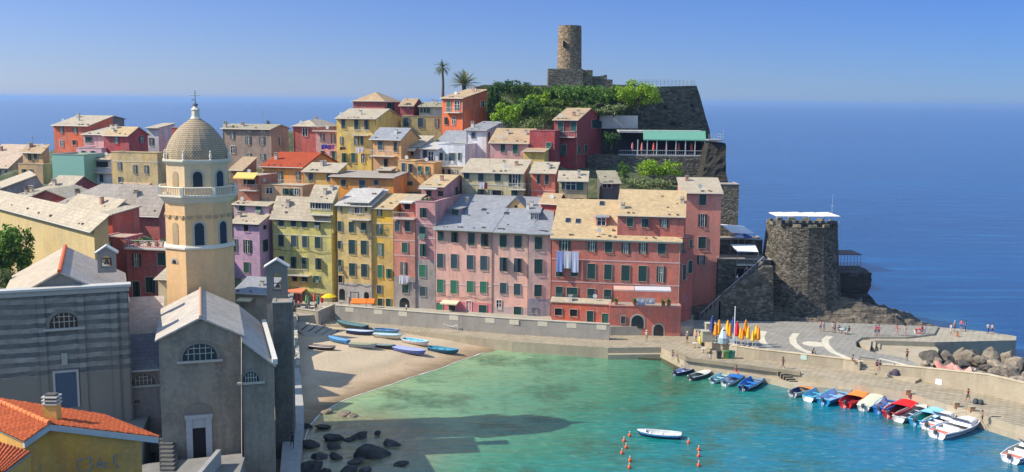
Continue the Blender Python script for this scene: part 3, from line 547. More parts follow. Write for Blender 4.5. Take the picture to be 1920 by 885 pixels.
house('magenta red house with beige roof and gable facing right on the left skyline', 196,241,253, 10.6, 16, 300, C(202,74,74), 'gable', 239, 'y', xs=277, wins=[('L2','465 365 56 80 o 3')], rwins=[('L2','740 362 54 78 o 3')], group=G3)
house('small white house with blue window behind the magenta house', 276,297,240, 11.4, 10, 285, C(225,215,215), 'shed', 232, 'b', dep=7, wins=[('L2','850 385 50 80 o 3')], group=G3)
house('mustard flat-roofed house with wide parapet and open grey shutters', 209,295,298, 9.9, 14, 350, C(226,190,120), 'flat', None, 'y', xs=318, parapet=1.3, wins=[('L2','500 657 40 84 o 3,668 690 40 90 o 3,795 693 42 90 o 3,505 817 36 80 c 3')], group=G3, bands=[302])
house('pale blue white house with shaded balcony beside the mustard house', 177,208,298, 10.1, 14, 348, C(206,214,232), 'shed', 288, 'y', dep=6, wins=[('L2','300 640 150 70 d,300 790 40 80 c')], group=G3, balc=[('L2','205 400 725 60')])
house('red chimney-like house with a railed roof terrace left of the dome', 322,338,248, 11.2, 14, 300, C(190,80,70), 'flat', None, 'n', dep=6, parapet=.9, group=G3)
house('grey walled house with sunlit roof slope at the left, below the tan houses', -30,88,366, 9.0, -30, 385, C(160,150,155), 'gabley', 330, 'b', dep=12, rp=.84, group=G3, chim=[])
house('small beige-roofed house with maroon gable in front of the green netting', 88,131,351, 9.2, 14, 368, C(176,72,80), 'gable', 331, 'b', xs=181, group=G3, chim=[(101,350,10)])
house('low beige-roofed house with four chimney stubs at the left', 33,92,366, 8.8, 14, 375, C(200,170,140), 'shed', 350, 'b', dep=8, group=G3, chim=[(37,362,8),(44,362,8),(59,360,8)])
house('red gable-fronted house above the long ochre wall at the left', 50,134,374, 8.4, 4, 392, C(206,80,66), 'gabley', 357, 'b', dep=9, rp=.46, group=G3)
h4r = house('wide beige roof over a brick red facade between the left gables and the bell tower', 208,298,396, 7.7, 14, 450, C(190,95,88), 'shed', 352, 'g', xs=316, wins=[], group=G3, dep=12, chim=[(255,368,8)])
house('long low beige roof left of the wide beige roof with two chimneys', 108,210,383, 8.1, 14, 405, C(200,175,150), 'shed', 348, 'g', dep=11, group=G3, chim=[(124,368,10),(138,368,10)])
house('mottled brown roof with teal gable beside the bell tower', 208,262,366, 8.9, 14, 385, C(110,150,140), 'gable', 344, 'n', xs=300, group=G3)
house('narrow beige roof with grey rear wall behind the long ochre building', 100,186,405, 7.9, 38, 430, C(176,170,155), 'shed', 372, 'b', dep=4, group=G3)
house('narrow orange red house with open shutters above the chapel roof', 186,210,402, 7.0, 14, 450, C(222,88,58), 'shed', 388, 'b', dep=6, wins=[], group=G3, stones=False)
house('red wing with cream window frame and roof terrace above the chapel', 188,236,446, 6.75, 10, 520, C(210,96,82), 'flat', None, 'b', dep=4, parapet=.1, wins=[('L4','330 715 50 90 o')], group=G3)
hrr = house('rose red house with terrace of potted plants, left of the bell tower base', 237,317,464, 6.6, 10, 580, C(200,96,92), 'flat', None, 'b', dep=5, parapet=.1, wins=[('L6','512 340 90 140 o,790 325 90 140 c,510 668 76 188 c,665 612 104 170 c')], group=G3, balc=[('L6','395 848 200 70')])
# chapel-side ochre building, long sunlit wall
hoc = house('long ochre building with rough beige roof behind the striped chapel', -60,176,370, 8.2, 47, 560, C(206,178,118), 'shed', 376, 'b', dep=1.7, group=G3, dirt=.4)
def seamat():
    m, nt, b = newmat('sea_water'); p = pos(nt)
    sx = nt.nodes.new('ShaderNodeSeparateXYZ'); nt.links.new(p, sx.inputs[0])
    def math_(op, a, b_=None, c=None):
        n = nt.nodes.new('ShaderNodeMath'); n.operation = op
        for i, v in enumerate((a, b_, c)):
            if v is None: continue
            if hasattr(v, 'links'): nt.links.new(v, n.inputs[i])
            else: n.inputs[i].default_value = v
        return n.outputs[0]
    X, Y = sx.outputs[0], sx.outputs[1]
    n1 = noi(nt, pos(nt), .05, 4, .6); nw = math_('MULTIPLY', math_('SUBTRACT', n1, .5), 22)
    # depth grows from the beach line towards the lower right
    t = math_('ADD', math_('ADD', math_('MULTIPLY', X, .8), math_('MULTIPLY', math_('SUBTRACT', 150, Y), .5)), nw)
    tt = math_('DIVIDE', math_('ADD', t, 6), 60)
    c = ramp(nt, tt, [(0, C(186,192,140)), (.1, C(150,186,140)), (.28, C(112,164,128)), (.5, C(62,138,110)), (.66, C(28,136,128)), (.84, C(10,126,148)), (1, C(8,116,154))])
    # weed and boulders on the bed show as dark patches
    n2 = noi(nt, pos(nt), .11, 5, .65); n3 = noi(nt, pos(nt), .9, 3, .6)
    pk = math_('MULTIPLY', ramp(nt, n2, [(.5, 0), (.62, .75)]), ramp(nt, n3, [(.3, .5), (.6, 1)]))
    c = mixc(nt, pk, c, C(62,100,72))
    rp = noi(nt, pos(nt, (.4, 1, 1)), 1.6, 4, .7); c = mixc(nt, ramp(nt, rp, [(.36, .3), (.5, 0)]), c, C(20,84,76)); c = mixc(nt, ramp(nt, rp, [(.55, 0), (.7, .35)]), c, C(150,190,160))  # light and dark of the ripples mixed into the water colour
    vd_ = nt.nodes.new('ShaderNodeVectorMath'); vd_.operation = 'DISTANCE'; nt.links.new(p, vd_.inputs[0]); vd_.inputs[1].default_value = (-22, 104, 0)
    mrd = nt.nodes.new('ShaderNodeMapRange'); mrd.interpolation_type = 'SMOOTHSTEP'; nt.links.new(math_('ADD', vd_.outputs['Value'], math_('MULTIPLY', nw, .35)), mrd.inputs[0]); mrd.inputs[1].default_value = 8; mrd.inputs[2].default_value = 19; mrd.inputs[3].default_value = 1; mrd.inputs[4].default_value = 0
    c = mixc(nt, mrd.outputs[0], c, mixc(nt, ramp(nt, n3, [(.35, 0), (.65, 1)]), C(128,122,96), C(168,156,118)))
    # open sea: deep blue
    d1 = math_('SMOOTHSTEP', Y, 158, 182) if False else None
    mr = nt.nodes.new('ShaderNodeMapRange'); mr.interpolation_type = 'SMOOTHSTEP'; nt.links.new(Y, mr.inputs[0]); mr.inputs[1].default_value = 152; mr.inputs[2].default_value = 185
    mr2 = nt.nodes.new('ShaderNodeMapRange'); mr2.interpolation_type = 'SMOOTHSTEP'; nt.links.new(X, mr2.inputs[0]); mr2.inputs[1].default_value = 58; mr2.inputs[2].default_value = 85
    mx = math_('MAXIMUM', mr.outputs[0], mr2.outputs[0])
    n4 = noi(nt, pos(nt, (.3, 1, 1)), .012, 4, .6)
    n5 = noi(nt, pos(nt, (.12, 1, 1)), .22, 6, .7)
    deep = mixc(nt, ramp(nt, n4, [(.3, 0), (.7, 1)]), C(0,66,124,.62), C(0,88,152,.68))
    deep = mixc(nt, ramp(nt, n5, [(.4, .5), (.55, 0)]), deep, C(0,56,120,.7)); deep = mixc(nt, ramp(nt, n5, [(.55, 0), (.7, .35)]), deep, C(60,140,200,.8))  # wave streaks and their glints put into the sea colour
    c = mixc(nt, mx, c, deep); nt.links.new(c, b.inputs['Base Color'])
    b.inputs['Roughness'].default_value = .12; b.inputs['IOR'].default_value = 1.33; b.inputs['Specular IOR Level'].default_value = .22
    sp = nt.nodes.new('ShaderNodeMapRange'); nt.links.new(mx, sp.inputs[0]); sp.inputs[3].default_value = .5; sp.inputs[4].default_value = .12; nt.links.new(sp.outputs[0], b.inputs['Specular IOR Level'])
    w1 = noi(nt, pos(nt, (.45, 1, 1)), .9, 4, .65); w2 = noi(nt, pos(nt, (.35, 1, 1)), .12, 3, .6)
    h = math_('ADD', math_('MULTIPLY', w1, .45), math_('MULTIPLY', w2, 1.6)); n = _n(nt, 'ShaderNodeBump', Strength=.65, Distance=.5); nt.links.new(h, n.inputs['Height']); nt.links.new(n.outputs[0], b.inputs['Normal'])
    return m
mb = MB(); sm_ = seamat()
ys = [-200, 60, 110, 160, 240, 500, 2000, 8000, 45000]; 
for i in range(len(ys) - 1): mb.add([(-40000 if ys[i+1] > 3000 else -6000, ys[i], 0), (40000 if ys[i+1] > 3000 else 6000, ys[i], 0), (40000 if ys[i+1] > 3000 else 6000, ys[i + 1], 0), (-40000 if ys[i+1] > 3000 else -6000, ys[i + 1], 0)], [(0, 1, 2, 3)], sm_)
tag(mb.build('sea'), 'turquoise harbour water turning to deep blue open sea', None, None, 'structure')
def pz(l, z): return [tuple(PZ(a, b, z).xy) for a, b in l]
def concrete(c=(.4, .36, .29), joints=False):
    k = ('conc', tuple(c), joints)
    if k in MC: return MC[k]
    m, nt, b = newmat('weathered_concrete'); b.inputs['Roughness'].default_value = .9; b.inputs['Specular IOR Level'].default_value = .2
    p = pos(nt); a = noi(nt, p, .35, 7, .7); f = noi(nt, p, 3.5, 4, .7); st = noi(nt, pos(nt, (.9, .9, .12)), 1.1, 4, .6)
    big = noi(nt, p, .12, 3, .5)
    br0 = mixc(nt, big, [x * .85 for x in c], [min(.8, x * 1.12) for x in c])
    col = mixc(nt, ramp(nt, a, [(.4, 0), (.7, .6)]), br0, [x * .62 for x in c]); col = mixc(nt, ramp(nt, st, [(.5, 0), (.75, .4)]), col, [x * .5 for x in c])
    col = mixc(nt, ramp(nt, f, [(.5, 0), (.75, .4)]), col, [min(.8, x * 1.25) for x in c])
    if joints:
        br = _n(nt, 'ShaderNodeTexBrick', Scale=.42); br.inputs['Mortar Size'].default_value = .02; br.inputs['Color1'].default_value = (1, 1, 1, 1); br.inputs['Color2'].default_value = (.86, .86, .86, 1); br.inputs['Mortar'].default_value = (.5, .47, .42, 1)
        mp = nt.nodes.new('ShaderNodeMapping'); nt.links.new(p, mp.inputs[0]); mp.inputs['Rotation'].default_value = (0, 0, -.3); nt.links.new(mp.outputs[0], br.inputs['Vector']); col = mixc(nt, 1.0, col, br.outputs['Color'], 'MULTIPLY')
    nt.links.new(col, b.inputs['Base Color']); bump(nt, b, f, .4, .05); MC[k] = m; return m
def sandmat():
    m, nt, b = newmat('beach_sand'); b.inputs['Roughness'].default_value = .95; p = pos(nt)
    g = nt.nodes.new('ShaderNodeNewGeometry'); sx = nt.nodes.new('ShaderNodeSeparateXYZ'); nt.links.new(g.outputs['Position'], sx.inputs[0])
    a = noi(nt, pos(nt, (1, 1.6, 1)), .25, 7, .7); f = noi(nt, p, 4, 3, .7)
    ad = _n(nt, 'ShaderNodeMath', operation='MULTIPLY_ADD'); nt.links.new(a, ad.inputs[0]); ad.inputs[1].default_value = .5; nt.links.new(sx.outputs[2], ad.inputs[2])
    col = ramp(nt, ad.outputs[0], [(.2, C(128,112,88)), (.36, C(162,138,106)), (.5, C(196,170,136)), (.62, C(210,186,154)), (.8, C(198,178,148)), (1, C(216,196,166))])
    col = mixc(nt, ramp(nt, f, [(.45, 0), (.75, .5)]), col, C(150,125,100)); nt.links.new(col, b.inputs['Base Color']); bump(nt, b, f, .6, .1); return m
CC = (.4, .36, .29); OC = (.42, .355, .255)
def slab(name, pts, z0, z1, mat, label, kind='structure', cat=None, top=None):
    mb = MB(); mb.prism(pts, z0, z1, mat, topmat=top); o = mb.build(name); recalc(o)
    return tag(o, label, cat, None, kind)
# beach
SHORE = pz([(1010,650),(945,654),(900,664),(850,681),(800,699),(740,718),(690,735),(640,753),(605,772),(580,798),(566,840),(556,930),(552,1000)], 0)
POLYB = SHORE + [(-60, 60), (-60, 165), (0, 165)]
def inside(x, y, P):
    c = False; n = len(P)
    for i in range(n):
        x1, y1 = P[i]; x2, y2 = P[(i + 1) % n]
        if (y1 > y) != (y2 > y) and x < (x2 - x1) * (y - y1) / (y2 - y1) + x1: c = not c
    return c
def dseg(x, y, P):
    b = 1e9
    for i in range(len(P) - 1):
        x1, y1 = P[i]; x2, y2 = P[i + 1]; dx, dy = x2 - x1, y2 - y1; t = max(0, min(1, ((x - x1) * dx + (y - y1) * dy) / (dx * dx + dy * dy)))
        b = min(b, sqrt((x - x1 - dx * t) ** 2 + (y - y1 - dy * t) ** 2))
    return b
def bz(x, y):
    d = dseg(x, y, SHORE); s = 1 if inside(x, y, POLYB) else -1
    n = noise.noise(Vector((x * .25, y * .25, 0))) * .12 + noise.noise(Vector((x * .9, y * .9, 3))) * .05
    return (min(1.25, .085 * d) + n * min(1, d * .3) + .02) if s > 0 else max(-2.5, -.09 * d)
mb = MB(); nx, ny = 76, 118; X0, Y0, st = -52, 66, .82
vs = [(X0 + i * st, Y0 + j * st, bz(X0 + i * st, Y0 + j * st)) for j in range(ny) for i in range(nx)]
mb.add(vs, [(j * nx + i, j * nx + i + 1, (j + 1) * nx + i + 1, (j + 1) * nx + i) for j in range(ny - 1) for i in range(nx - 1)], sandmat())
tag(mb.build('beach', smooth=True), 'small sandy beach beside the harbour water', None, None, 'structure')

# thin broken line of foam where the water meets the sand
FR = random.Random(3); mb = MB(); pts_ = []
for i in range(len(SHORE) - 2):
    a, b = Vector(SHORE[i]), Vector(SHORE[i + 1]); n_ = max(1, int((b - a).length / .6))
    for k in range(n_): pts_.append(a.lerp(b, k / n_))
vs = []
for i, p in enumerate(pts_):
    d = (pts_[min(i + 1, len(pts_) - 1)] - pts_[max(i - 1, 0)]).normalized(); n = Vector((-d.y, d.x)); c = p + n * noise.noise(Vector((i * .11, 0, 0))) * .5; w = .06 + .14 * abs(noise.noise(Vector((i * .25, 5, 0)))); vs += [(c.x + n.x * w, c.y + n.y * w, .035), (c.x - n.x * w, c.y - n.y * w, .035)]
mb.add(vs, [(2 * i, 2 * i + 1, 2 * i + 3, 2 * i + 2) for i in range(len(pts_) - 1)], flat((.6, .62, .58), .5)); tag(mb.build('foam_line'), 'thin line of foam along the beach', None, None, 'structure')
# promenade and right-hand quay, z = 1.6
cm, om = concrete(CC), concrete(OC)
slab('promenade', pz([(604,607),(740,618),(861,629),(960,640),(1140,652),(1240,651),(1283,674),(1443,694),(1525,706),(1602,720),(1702,737),(1790,762),(1860,783),(1990,825),(1990,772),(1727,712),(1580,688),(1382,662),(1338,643),(1330,625),(1140,622),(960,618),(628,592),(590,594)], 1.6), -2, 1.6, om, 'concrete promenade along the beach and quay', top=concrete(OC, True))
slab('quay_ledge', pz([(1140,665),(1238,664),(1277,684),(1445,710),(1500,723),(1597,731),(1690,746),(1740,759),(1860,798),(1990,840),(1990,800),(1702,727),(1443,690),(1290,670),(1240,655),(1140,655)], .75), -2, .75, om, 'low mooring ledge of the quay')
slab('quay_footing', pz([(960,650),(1140,668),(1240,674),(1262,690),(1440,713),(1500,727),(1600,736),(1690,750),(1740,764),(1860,806),(1990,850),(1990,800),(1700,727),(1290,672),(1240,655),(1140,655),(960,640)], .2), -2, .3, concrete((.1,.1,.06)), 'weed-dark footing of the quay at the waterline')
# slipway and cafe square
slab('cafe_square', pz([(540,560),(560,592),(597,590),(628,579),(1145,612),(1300,612),(1300,590),(1100,570),(560,545)], 3.0), -1, 3.0, cm, 'raised village square and street along the harbour houses')
sl = slab('slipway', [], 0, 1, cm, '') if False else None
mb = MB(); A = [PZ(556,600,2.2), PZ(612,612,1.7), PZ(664,640,.95), PZ(600,652,.8), PZ(556,618,1.6)]
mb.add([tuple(p) for p in A] + [(p.x, p.y, -1) for p in A], [(0, 4, 3, 2, 1), (0, 1, 6, 5), (1, 2, 7, 6), (2, 3, 8, 7), (3, 4, 9, 8), (4, 0, 5, 9)], cm); o = mb.build('slipway'); recalc(o)
tag(o, 'sloping boat slipway with dark timber skids', None, None, 'structure')
for i in range(6):
    t = i / 5; a = PZ(566 + 62 * t, 618 + 17 * t, 1.62 - .6 * t); b = PZ(583 + 64 * t, 606 + 17 * t, 1.9 - .62 * t)
    mb = MB(); mb.tube([a, b], .12, flat((.05, .045, .04)), 4); mb.build('timber_skid', o)
# parapet walls
def wallrun(name, label, pts, z0, z1, th, mat, cap=None, cat='wall', closed=False):
    """wall along ground points (world xy), thickness away from the camera"""
    mb = MB()
    for i in range(len(pts) - 1):
        a, b = Vector(pts[i]), Vector(pts[i + 1]); d = (b - a).normalized(); n = Vector((-d.y, d.x)); 
        if n.y < 0: n = -n
        za, zb_ = (z1, z1) if not hasattr(z1, '__len__') else (z1[i], z1[i + 1])
        e = d * (.02 if i < len(pts) - 2 else 0)
        P = [a, b + e, b + e + n * th, a + n * th]
        mb.add([(p.x, p.y, z0) for p in P] + [(P[0].x, P[0].y, za), (P[1].x, P[1].y, zb_), (P[2].x, P[2].y, zb_), (P[3].x, P[3].y, za)], [(0, 3, 2, 1), (4, 5, 6, 7), (0, 1, 5, 4), (1, 2, 6, 5), (2, 3, 7, 6), (3, 0, 4, 7)], mat)
    o = mb.build(name); recalc(o); tag(o, label, cat)
    if cap:
        mb = MB()
        for i in range(len(pts) - 1):
            a, b = Vector(pts[i]), Vector(pts[i + 1]); d = (b - a).normalized(); n = Vector((-d.y, d.x))
            if n.y < 0: n = -n
            za, zb_ = (z1, z1) if not hasattr(z1, '__len__') else (z1[i], z1[i + 1]); h = .09
            P = [a - n * .07, b - n * .07, b + n * (th + .07), a + n * (th + .07)]; Z = (za, zb_, zb_, za)
            mb.add([(p.x, p.y, z + .003) for p, z in zip(P, Z)] + [(p.x, p.y, z + h) for p, z in zip(P, Z)], [(0, 3, 2, 1), (4, 5, 6, 7), (0, 1, 5, 4), (1, 2, 6, 5), (2, 3, 7, 6), (3, 0, 4, 7)], cap)
        c = mb.build('coping', o); recalc(c)
    return o
wp = pz([(628,600),(780,613),(960,627),(1142,638)], 1.6)
qw = wallrun('quay_wall', 'long pale concrete wall with coping between the street and the promenade', wp, 1.5, 4.0, .45, concrete((.36,.33,.29)), concrete((.5,.46,.38)))
for px in (648,702,748,843,910,955,1008,1062,1118):      # pale panels on the wall
    t = (px - 628) / (1142 - 628); i = 0 if px < 780 else 1 if px < 960 else 2
    a = PZ(px, 600 + (px - 628) * .074, 1.6); d = (Vector(wp[i + 1]) - Vector(wp[i])).normalized(); n = Vector((d.y, -d.x)); 
    lo = wp[i]; k = ((a.x - lo[0]) / (wp[i+1][0] - lo[0])); c = Vector(lo) + (Vector(wp[i+1]) - Vector(lo)) * k
    mb = MB(); P = [c + n * .03, c + n * .03 + d * 1.5, c - n * .01 + d * 1.5, c - n * .01]
    mb.prism([(p.x, p.y) for p in P], 3.15, 3.9, flat((.62, .56, .44))); mb.build('pale_panel', qw)
wallrun('cafe_wall', 'pale stone retaining wall of the cafe square at the top of the slipway', pz([(556,597),(597,603),(597,603.2)], 2.0), 1, 3.6, .4, cm, concrete((.5,.45,.36)))
wallrun('ramp_wall', 'short pale diagonal wall between the slipway and the quay wall', pz([(597,603),(628,590)], 2.0), 1, 3.7, .4, cm, concrete((.5,.45,.36)))
# piazza platform with sunken corner, jetty
grey = concrete((.34, .32, .28), True)
slab('harbour_square', pz([(1322,634),(1342,640),(1423,652),(1580,674.5),(1611,679),(1611,672),(1640,675),(1640,684),(1716,693),(1722,684),(1700,672),(1640,661),(1606,650),(1604,641),(1616,633),(1625,632),(1700,632),(1752,626),(1760,612),(1620,607),(1500,603),(1300,600),(1296,612)], 2.85), -2, 2.85, om, 'paved harbour square with pale curved bands', top=grey)
slab('sunken_terrace', pz([(1590,645),(1600,636),(1740,636),(1760,655),(1745,700),(1716,715),(1620,690)], 1.9), -2, 1.9, om, 'sunken concrete terrace beside the jetty')
for k in range(3):
    slab('curved_step', pz([(1609 + k * 9 + 12 * (1 - cos(pi * i / 8 - .2)) - 2, 637 + 16 * i / 8) for i in range(9)] + [(1632 + k * 9, 653), (1634 + k * 9, 637)], 2.6 - .25 * k), 1.8, 2.6 - .25 * k, om, 'curved concrete step down to the sunken terrace')
slab('jetty', pz([(1622,632),(1640,638),(1752,641.5),(1905,638),(1906,630.5),(1860,623),(1800,616.5),(1745,612),(1622,612)], 2.6), -2, 2.6, concrete((.3,.28,.22)), 'concrete jetty reaching into the sea', top=concrete((.45,.4,.31), True))
def strip(px, z, w, mat, name, label, parent=None):
    P = [PZ(a, b, z) for a, b in px]; mb = MB(); vs = []
    for i, p in enumerate(P):
        d = (P[min(i + 1, len(P) - 1)] - P[max(i - 1, 0)]); d.z = 0; d.normalize(); n = Vector((-d.y, d.x, 0)) * w / 2
        vs += [p + n, p - n]
    mb.add(vs, [(2 * i, 2 * i + 1, 2 * i + 3, 2 * i + 2) for i in range(len(P) - 1)], mat); o = mb.build(name); tag(o, label, None, None, 'structure'); return o
pale = concrete((.62, .56, .44))
for j, pts in enumerate([[(1432,621),(1427,630),(1428,638),(1434,646),(1445,653)], [(1493,625),(1486,634),(1488,644),(1500,654),(1520,662)], [(1556,630),(1547,637),(1549,648),(1562,660),(1590,672),(1616,678)], [(1648,672),(1675,678),(1700,685),(1716,689)]]):
    strip(pts, 2.856, 1.0 if j < 3 else .6, pale, 'pale_band', 'pale curved paving band on the harbour square')
c = PZ(1526, 645, 2.856); mb = MB(); mb.prism([(c.x + 1.6 * cos(a * pi / 12), c.y + 1.6 * sin(a * pi / 12)) for a in range(24)], 2.852, 2.858, pale); tag(mb.build('paved_disc'), 'pale paved disc on the harbour square', None, None, 'structure')
w1 = wallrun('square_wall', 'ochre retaining wall of the harbour square, left of its steps', pz([(1326,645),(1342,650),(1382,668),(1423,674),(1580,692),(1611,698)], 1.6), 1.5, 3.0, .35, om, concrete((.62,.5,.32)))
w2 = wallrun('sea_wall', 'long ochre sea wall right of the steps, rocks behind it', pz([(1641,702),(1727,714),(1850,740),(1990,775)], 1.6), 1.5, [3.0, 3.3, 4.1, 4.1], .5, om, concrete((.6,.5,.34)))
# steps in the gap
mb = MB()
for k in range(5):
    P = pz([(1611,699 - k * 3), (1641,703 - k * 3), (1641,690), (1611,686)], 1.6); mb.prism(P, 1.5, 1.85 + .25 * k, om)
o = mb.build('steps'); tag(o, 'short flight of concrete steps between the two ochre walls', 'steps'); recalc(o)
for (sx_, sy_, n_, lab) in ((1458, 697, 5, 'dark-slotted steps cut into the quay edge behind the five blue moored boats'), (1857, 780, 4, 'dark-slotted steps cut into the quay edge at the right of the white speedboat')):
    rt = empty('quay_steps', PZ(sx_, sy_, .8)); tag(rt, lab, 'steps')
    for k in range(n_):
        a = PZ(sx_ + k * 5.2, sy_ + k * 4.2, 1.62 - k * .2) - rt.location; mb = MB(); mb.box(a.x, a.x + 1.1, a.y - .3, a.y - .12, a.z - .5, a.z + .02, flat((.05, .045, .04))); mb.box(a.x, a.x + 1.1, a.y - .12, a.y + .3, a.z - .5, a.z + .05, om); mb.build('step', rt)
# bench-like low kerb strip along the quay
wallrun('quay_kerb', 'low worn kerb along the harbour edge of the quay', pz([(1262,664),(1285,675.5),(1443,695.5),(1500,703)], 1.6), 1.5, 2.0, .5, concrete((.3,.25,.17)), cat='kerb')
for (px, py) in ((1702, 740), (1793, 764), (1822, 772)):
    p = PZ(px, py, 1.5); rt = MB(); rt.box(-.3, .3, -.22, .22, 0, .6, concrete((.4,.24,.13))); rt.box(-.34, .34, -.26, .26, .6, .68, om); o = rt.build('mooring_block'); o.location = p
    tag(o, {1702: 'rust red mooring block on the quay behind the red covered boat', 1793: 'ochre mooring block on the quay above the turquoise boat', 1822: 'rusty mooring block beside the bow of the white speedboat'}[px], 'mooring block')

# rocks
def rockmat(c=(.24, .2, .15), strata=True):
    k = ('rock', tuple(c), strata)
    if k in MC: return MC[k]
    m, nt, b = newmat('sea_rock'); b.inputs['Roughness'].default_value = .92; b.inputs['Specular IOR Level'].default_value = .25
    v = nt.nodes.new('ShaderNodeMapping'); g = nt.nodes.new('ShaderNodeNewGeometry'); nt.links.new(g.outputs['Position'], v.inputs[0]); v.inputs['Rotation'].default_value = (.2, -.13, .3); v.inputs['Scale'].default_value = (.12, .3, 1.5) if strata else (.5, .5, .5)
    a = noi(nt, v.outputs[0], 2.6 if strata else 1.2, 8, .72); f = noi(nt, pos(nt), 1.4, 6, .7)
    col = ramp(nt, a, [(.3, [x * .25 for x in c]), (.44, [x * .75 for x in c]), (.55, c), (.7, [x * 1.9 for x in c])]); col = mixc(nt, ramp(nt, f, [(.45, 0), (.75, .5)]), col, [x * .35 for x in c])
    nt.links.new(col, b.inputs['Base Color']); bump(nt, b, a, 1.0, .9); MC[k] = m; return m
def lerp_tab(x, T):
    for i in range(len(T) - 1):
        if x <= T[i + 1][0]: a, b = T[i], T[i + 1]; t = max(0, (x - a[0]) / (b[0] - a[0])); return a[1] + (b[1] - a[1]) * t
    return T[-1][1]
def strh(x, y):
    top = lerp_tab(x, [(24, 3), (38, 3.5), (45, 4.3), (52, 5.3), (57, 5.0), (61, 3.6), (65, 2.0), (69, .6), (73, -1.2), (84, -4)])
    fr = lerp_tab(y, [(155, .35), (160, .5), (162.5, .92), (165, .98), (168, 1), (174, .7), (180, -.4)])
    h = top * fr if top > 0 and fr > 0 else -1.5 + min(top, fr, 0)
    if h < -1: return h
    # tilted beds: terraces
    q = h + .14 * x * .5 + noise.noise(Vector((x * .12, y * .25, 1))) * 1.2; stp = .85; fl = math.floor(q / stp); r = (q / stp - fl)
    h += (min(1, r * 2.6) - r) * stp * .9
    h += noise.noise(Vector((x * .35, y * .8, 5))) * .7 + noise.noise(Vector((x * 1.3, y * 1.6, 9))) * .35
    return h
mb = MB(); nx, ny = 150, 82; vs = []
for j in range(ny):
    for i in range(nx):
        x, y = 26 + i * .42, 156.2 + j * .42; vs.append((x, y, strh(x, y)))
mb.add(vs, [(j * nx + i, j * nx + i + 1, (j + 1) * nx + i + 1, (j + 1) * nx + i) for j in range(ny - 1) for i in range(nx - 1)], rockmat())
tag(mb.build('shore_rocks'), 'layered natural rock shelf below the round bastion', None, None, 'structure')
def boulder(name, label, px, py, z, w, h, seed, mat, cat='boulder', group=None, yaw=0, sy=.8):
    import bmesh
    bm = bmesh.new(); bmesh.ops.create_icosphere(bm, subdivisions=3, radius=1); R = random.Random(seed)
    off = Vector((R.uniform(-50, 50), R.uniform(-50, 50), R.uniform(-50, 50)))
    cuts = [Vector((R.uniform(-1, 1), R.uniform(-1, 1), R.uniform(-.6, 1))).normalized() for _ in range(11)]
    for v in bm.verts:
        p = v.co.copy()
        for c in cuts:
            d = p.dot(c)
            if d > .66: p -= c * (d - .66) * .95
        p *= 1 + noise.noise(p * 1.3 + off) * .2 + noise.noise(p * 3.7 + off) * .07; v.co = Vector((p.x * w / 2, p.y * w / 2 * sy, p.z * h / 2))
    me = bpy.data.meshes.new(name); bm.to_mesh(me); bm.free(); me.materials.append(mat); me.polygons.foreach_set('use_smooth', ['breakwater' not in (group or '')] * len(me.polygons))
    o = bpy.data.objects.new(name, me); COL.objects.link(o); o.location = PZ(px, py, z); o.rotation_euler = (R.uniform(-.3, .3), R.uniform(-.3, .3), yaw or R.uniform(0, 6)); tag(o, label, cat, group); return o
drk = rockmat((.1, .095, .09), False); lt = rockmat((.34, .28, .21), False); md = rockmat((.16, .14, .12), False)
BR = [(1745,672,4.6,2.4,'m','dark grey slab boulder at the corner of the jetty'),(1775,672,3.2,2.2,'l','upright pale boulder left of the blue-green gap by the jetty'),(1800,666,2.8,2.6,'l','pointed pale boulder below the dark jetty wall'),(1815,670,3.6,2.4,'l','broad pale boulder just right of the pointed one'),
 (1827,666,2.6,2.0,'m','grey boulder touching the water below the jetty'),(1836,675,3.0,1.8,'l','flat pale boulder behind the sitting bathers'),(1858,668,4.2,3.2,'l','tall white-streaked boulder near the middle of the breakwater'),(1866,684,3.6,2.0,'l','sandy boulder in the middle of the breakwater'),
 (1888,672,3.0,3.2,'l','steep boulder standing against the open water'),(1905,681,4.0,2.6,'l','long pale boulder at the outer edge of the breakwater'),(1890,694,4.4,2.2,'l','wide tan boulder with a dark underside near the right edge'),(1915,690,3.2,2.6,'m','dark grey broken boulder near the right photo edge'),
 (1879,703,4.4,2.4,'l','large pale boulder right of the dark towel'),(1857,706,3.4,1.2,'m','low dark boulder touching the sea wall'),(1902,707,3.0,2.6,'m','brown boulder third from the right edge above the sea wall'),(1884,716,2.6,2.0,'l','small light boulder leaning on the sea wall'),
 (1910,716,3.0,2.2,'l','pale rounded boulder close to the right photo edge'),(1905,726,2.8,2.2,'m','dark speckled boulder lowest on the breakwater'),(1925,712,3.4,2.4,'l','boulder cut by the right photo edge'),(1759,678,2.4,1.4,'l','small pale boulder beside the dark slab boulder'),
 (1735,682,2.0,1.0,'l','low tan boulder at the end of the pale band'),(1850,690,2.6,1.4,'m','shadowed boulder behind the pink towel'),(1780,686,2.8,1.3,'m','flat boulder under the sitting bathers'),(1822,694,2.6,1.2,'l','low pale boulder beside the pink towel'),(1840,700,2.4,1.0,'l','small flat boulder beside the white bag'),(1806,682,2.6,1.4,'m','brown boulder behind the bathers'),(1930,735,3.4,2.4,'l','boulder partly outside the right edge near the wall')]
for i, (x, y, w_, h_, k, lab) in enumerate(BR): boulder('boulder', lab, x, y, 1.7 + (.5 if y < 700 else .9), w_ * .84, h_ * .98, 100 + i, {'l': lt, 'm': md}[k], group='boulders of the breakwater')
mb = MB(); bp = pz([(1722,690),(1735,660),(1790,680),(1880,700),(1990,735),(1990,800),(1727,712)], 0); mb.prism(bp, -2, 1.0, md); o = mb.build('rubble_bed'); recalc(o); tag(o, 'rubble bed under the breakwater boulders', None, None, 'structure')
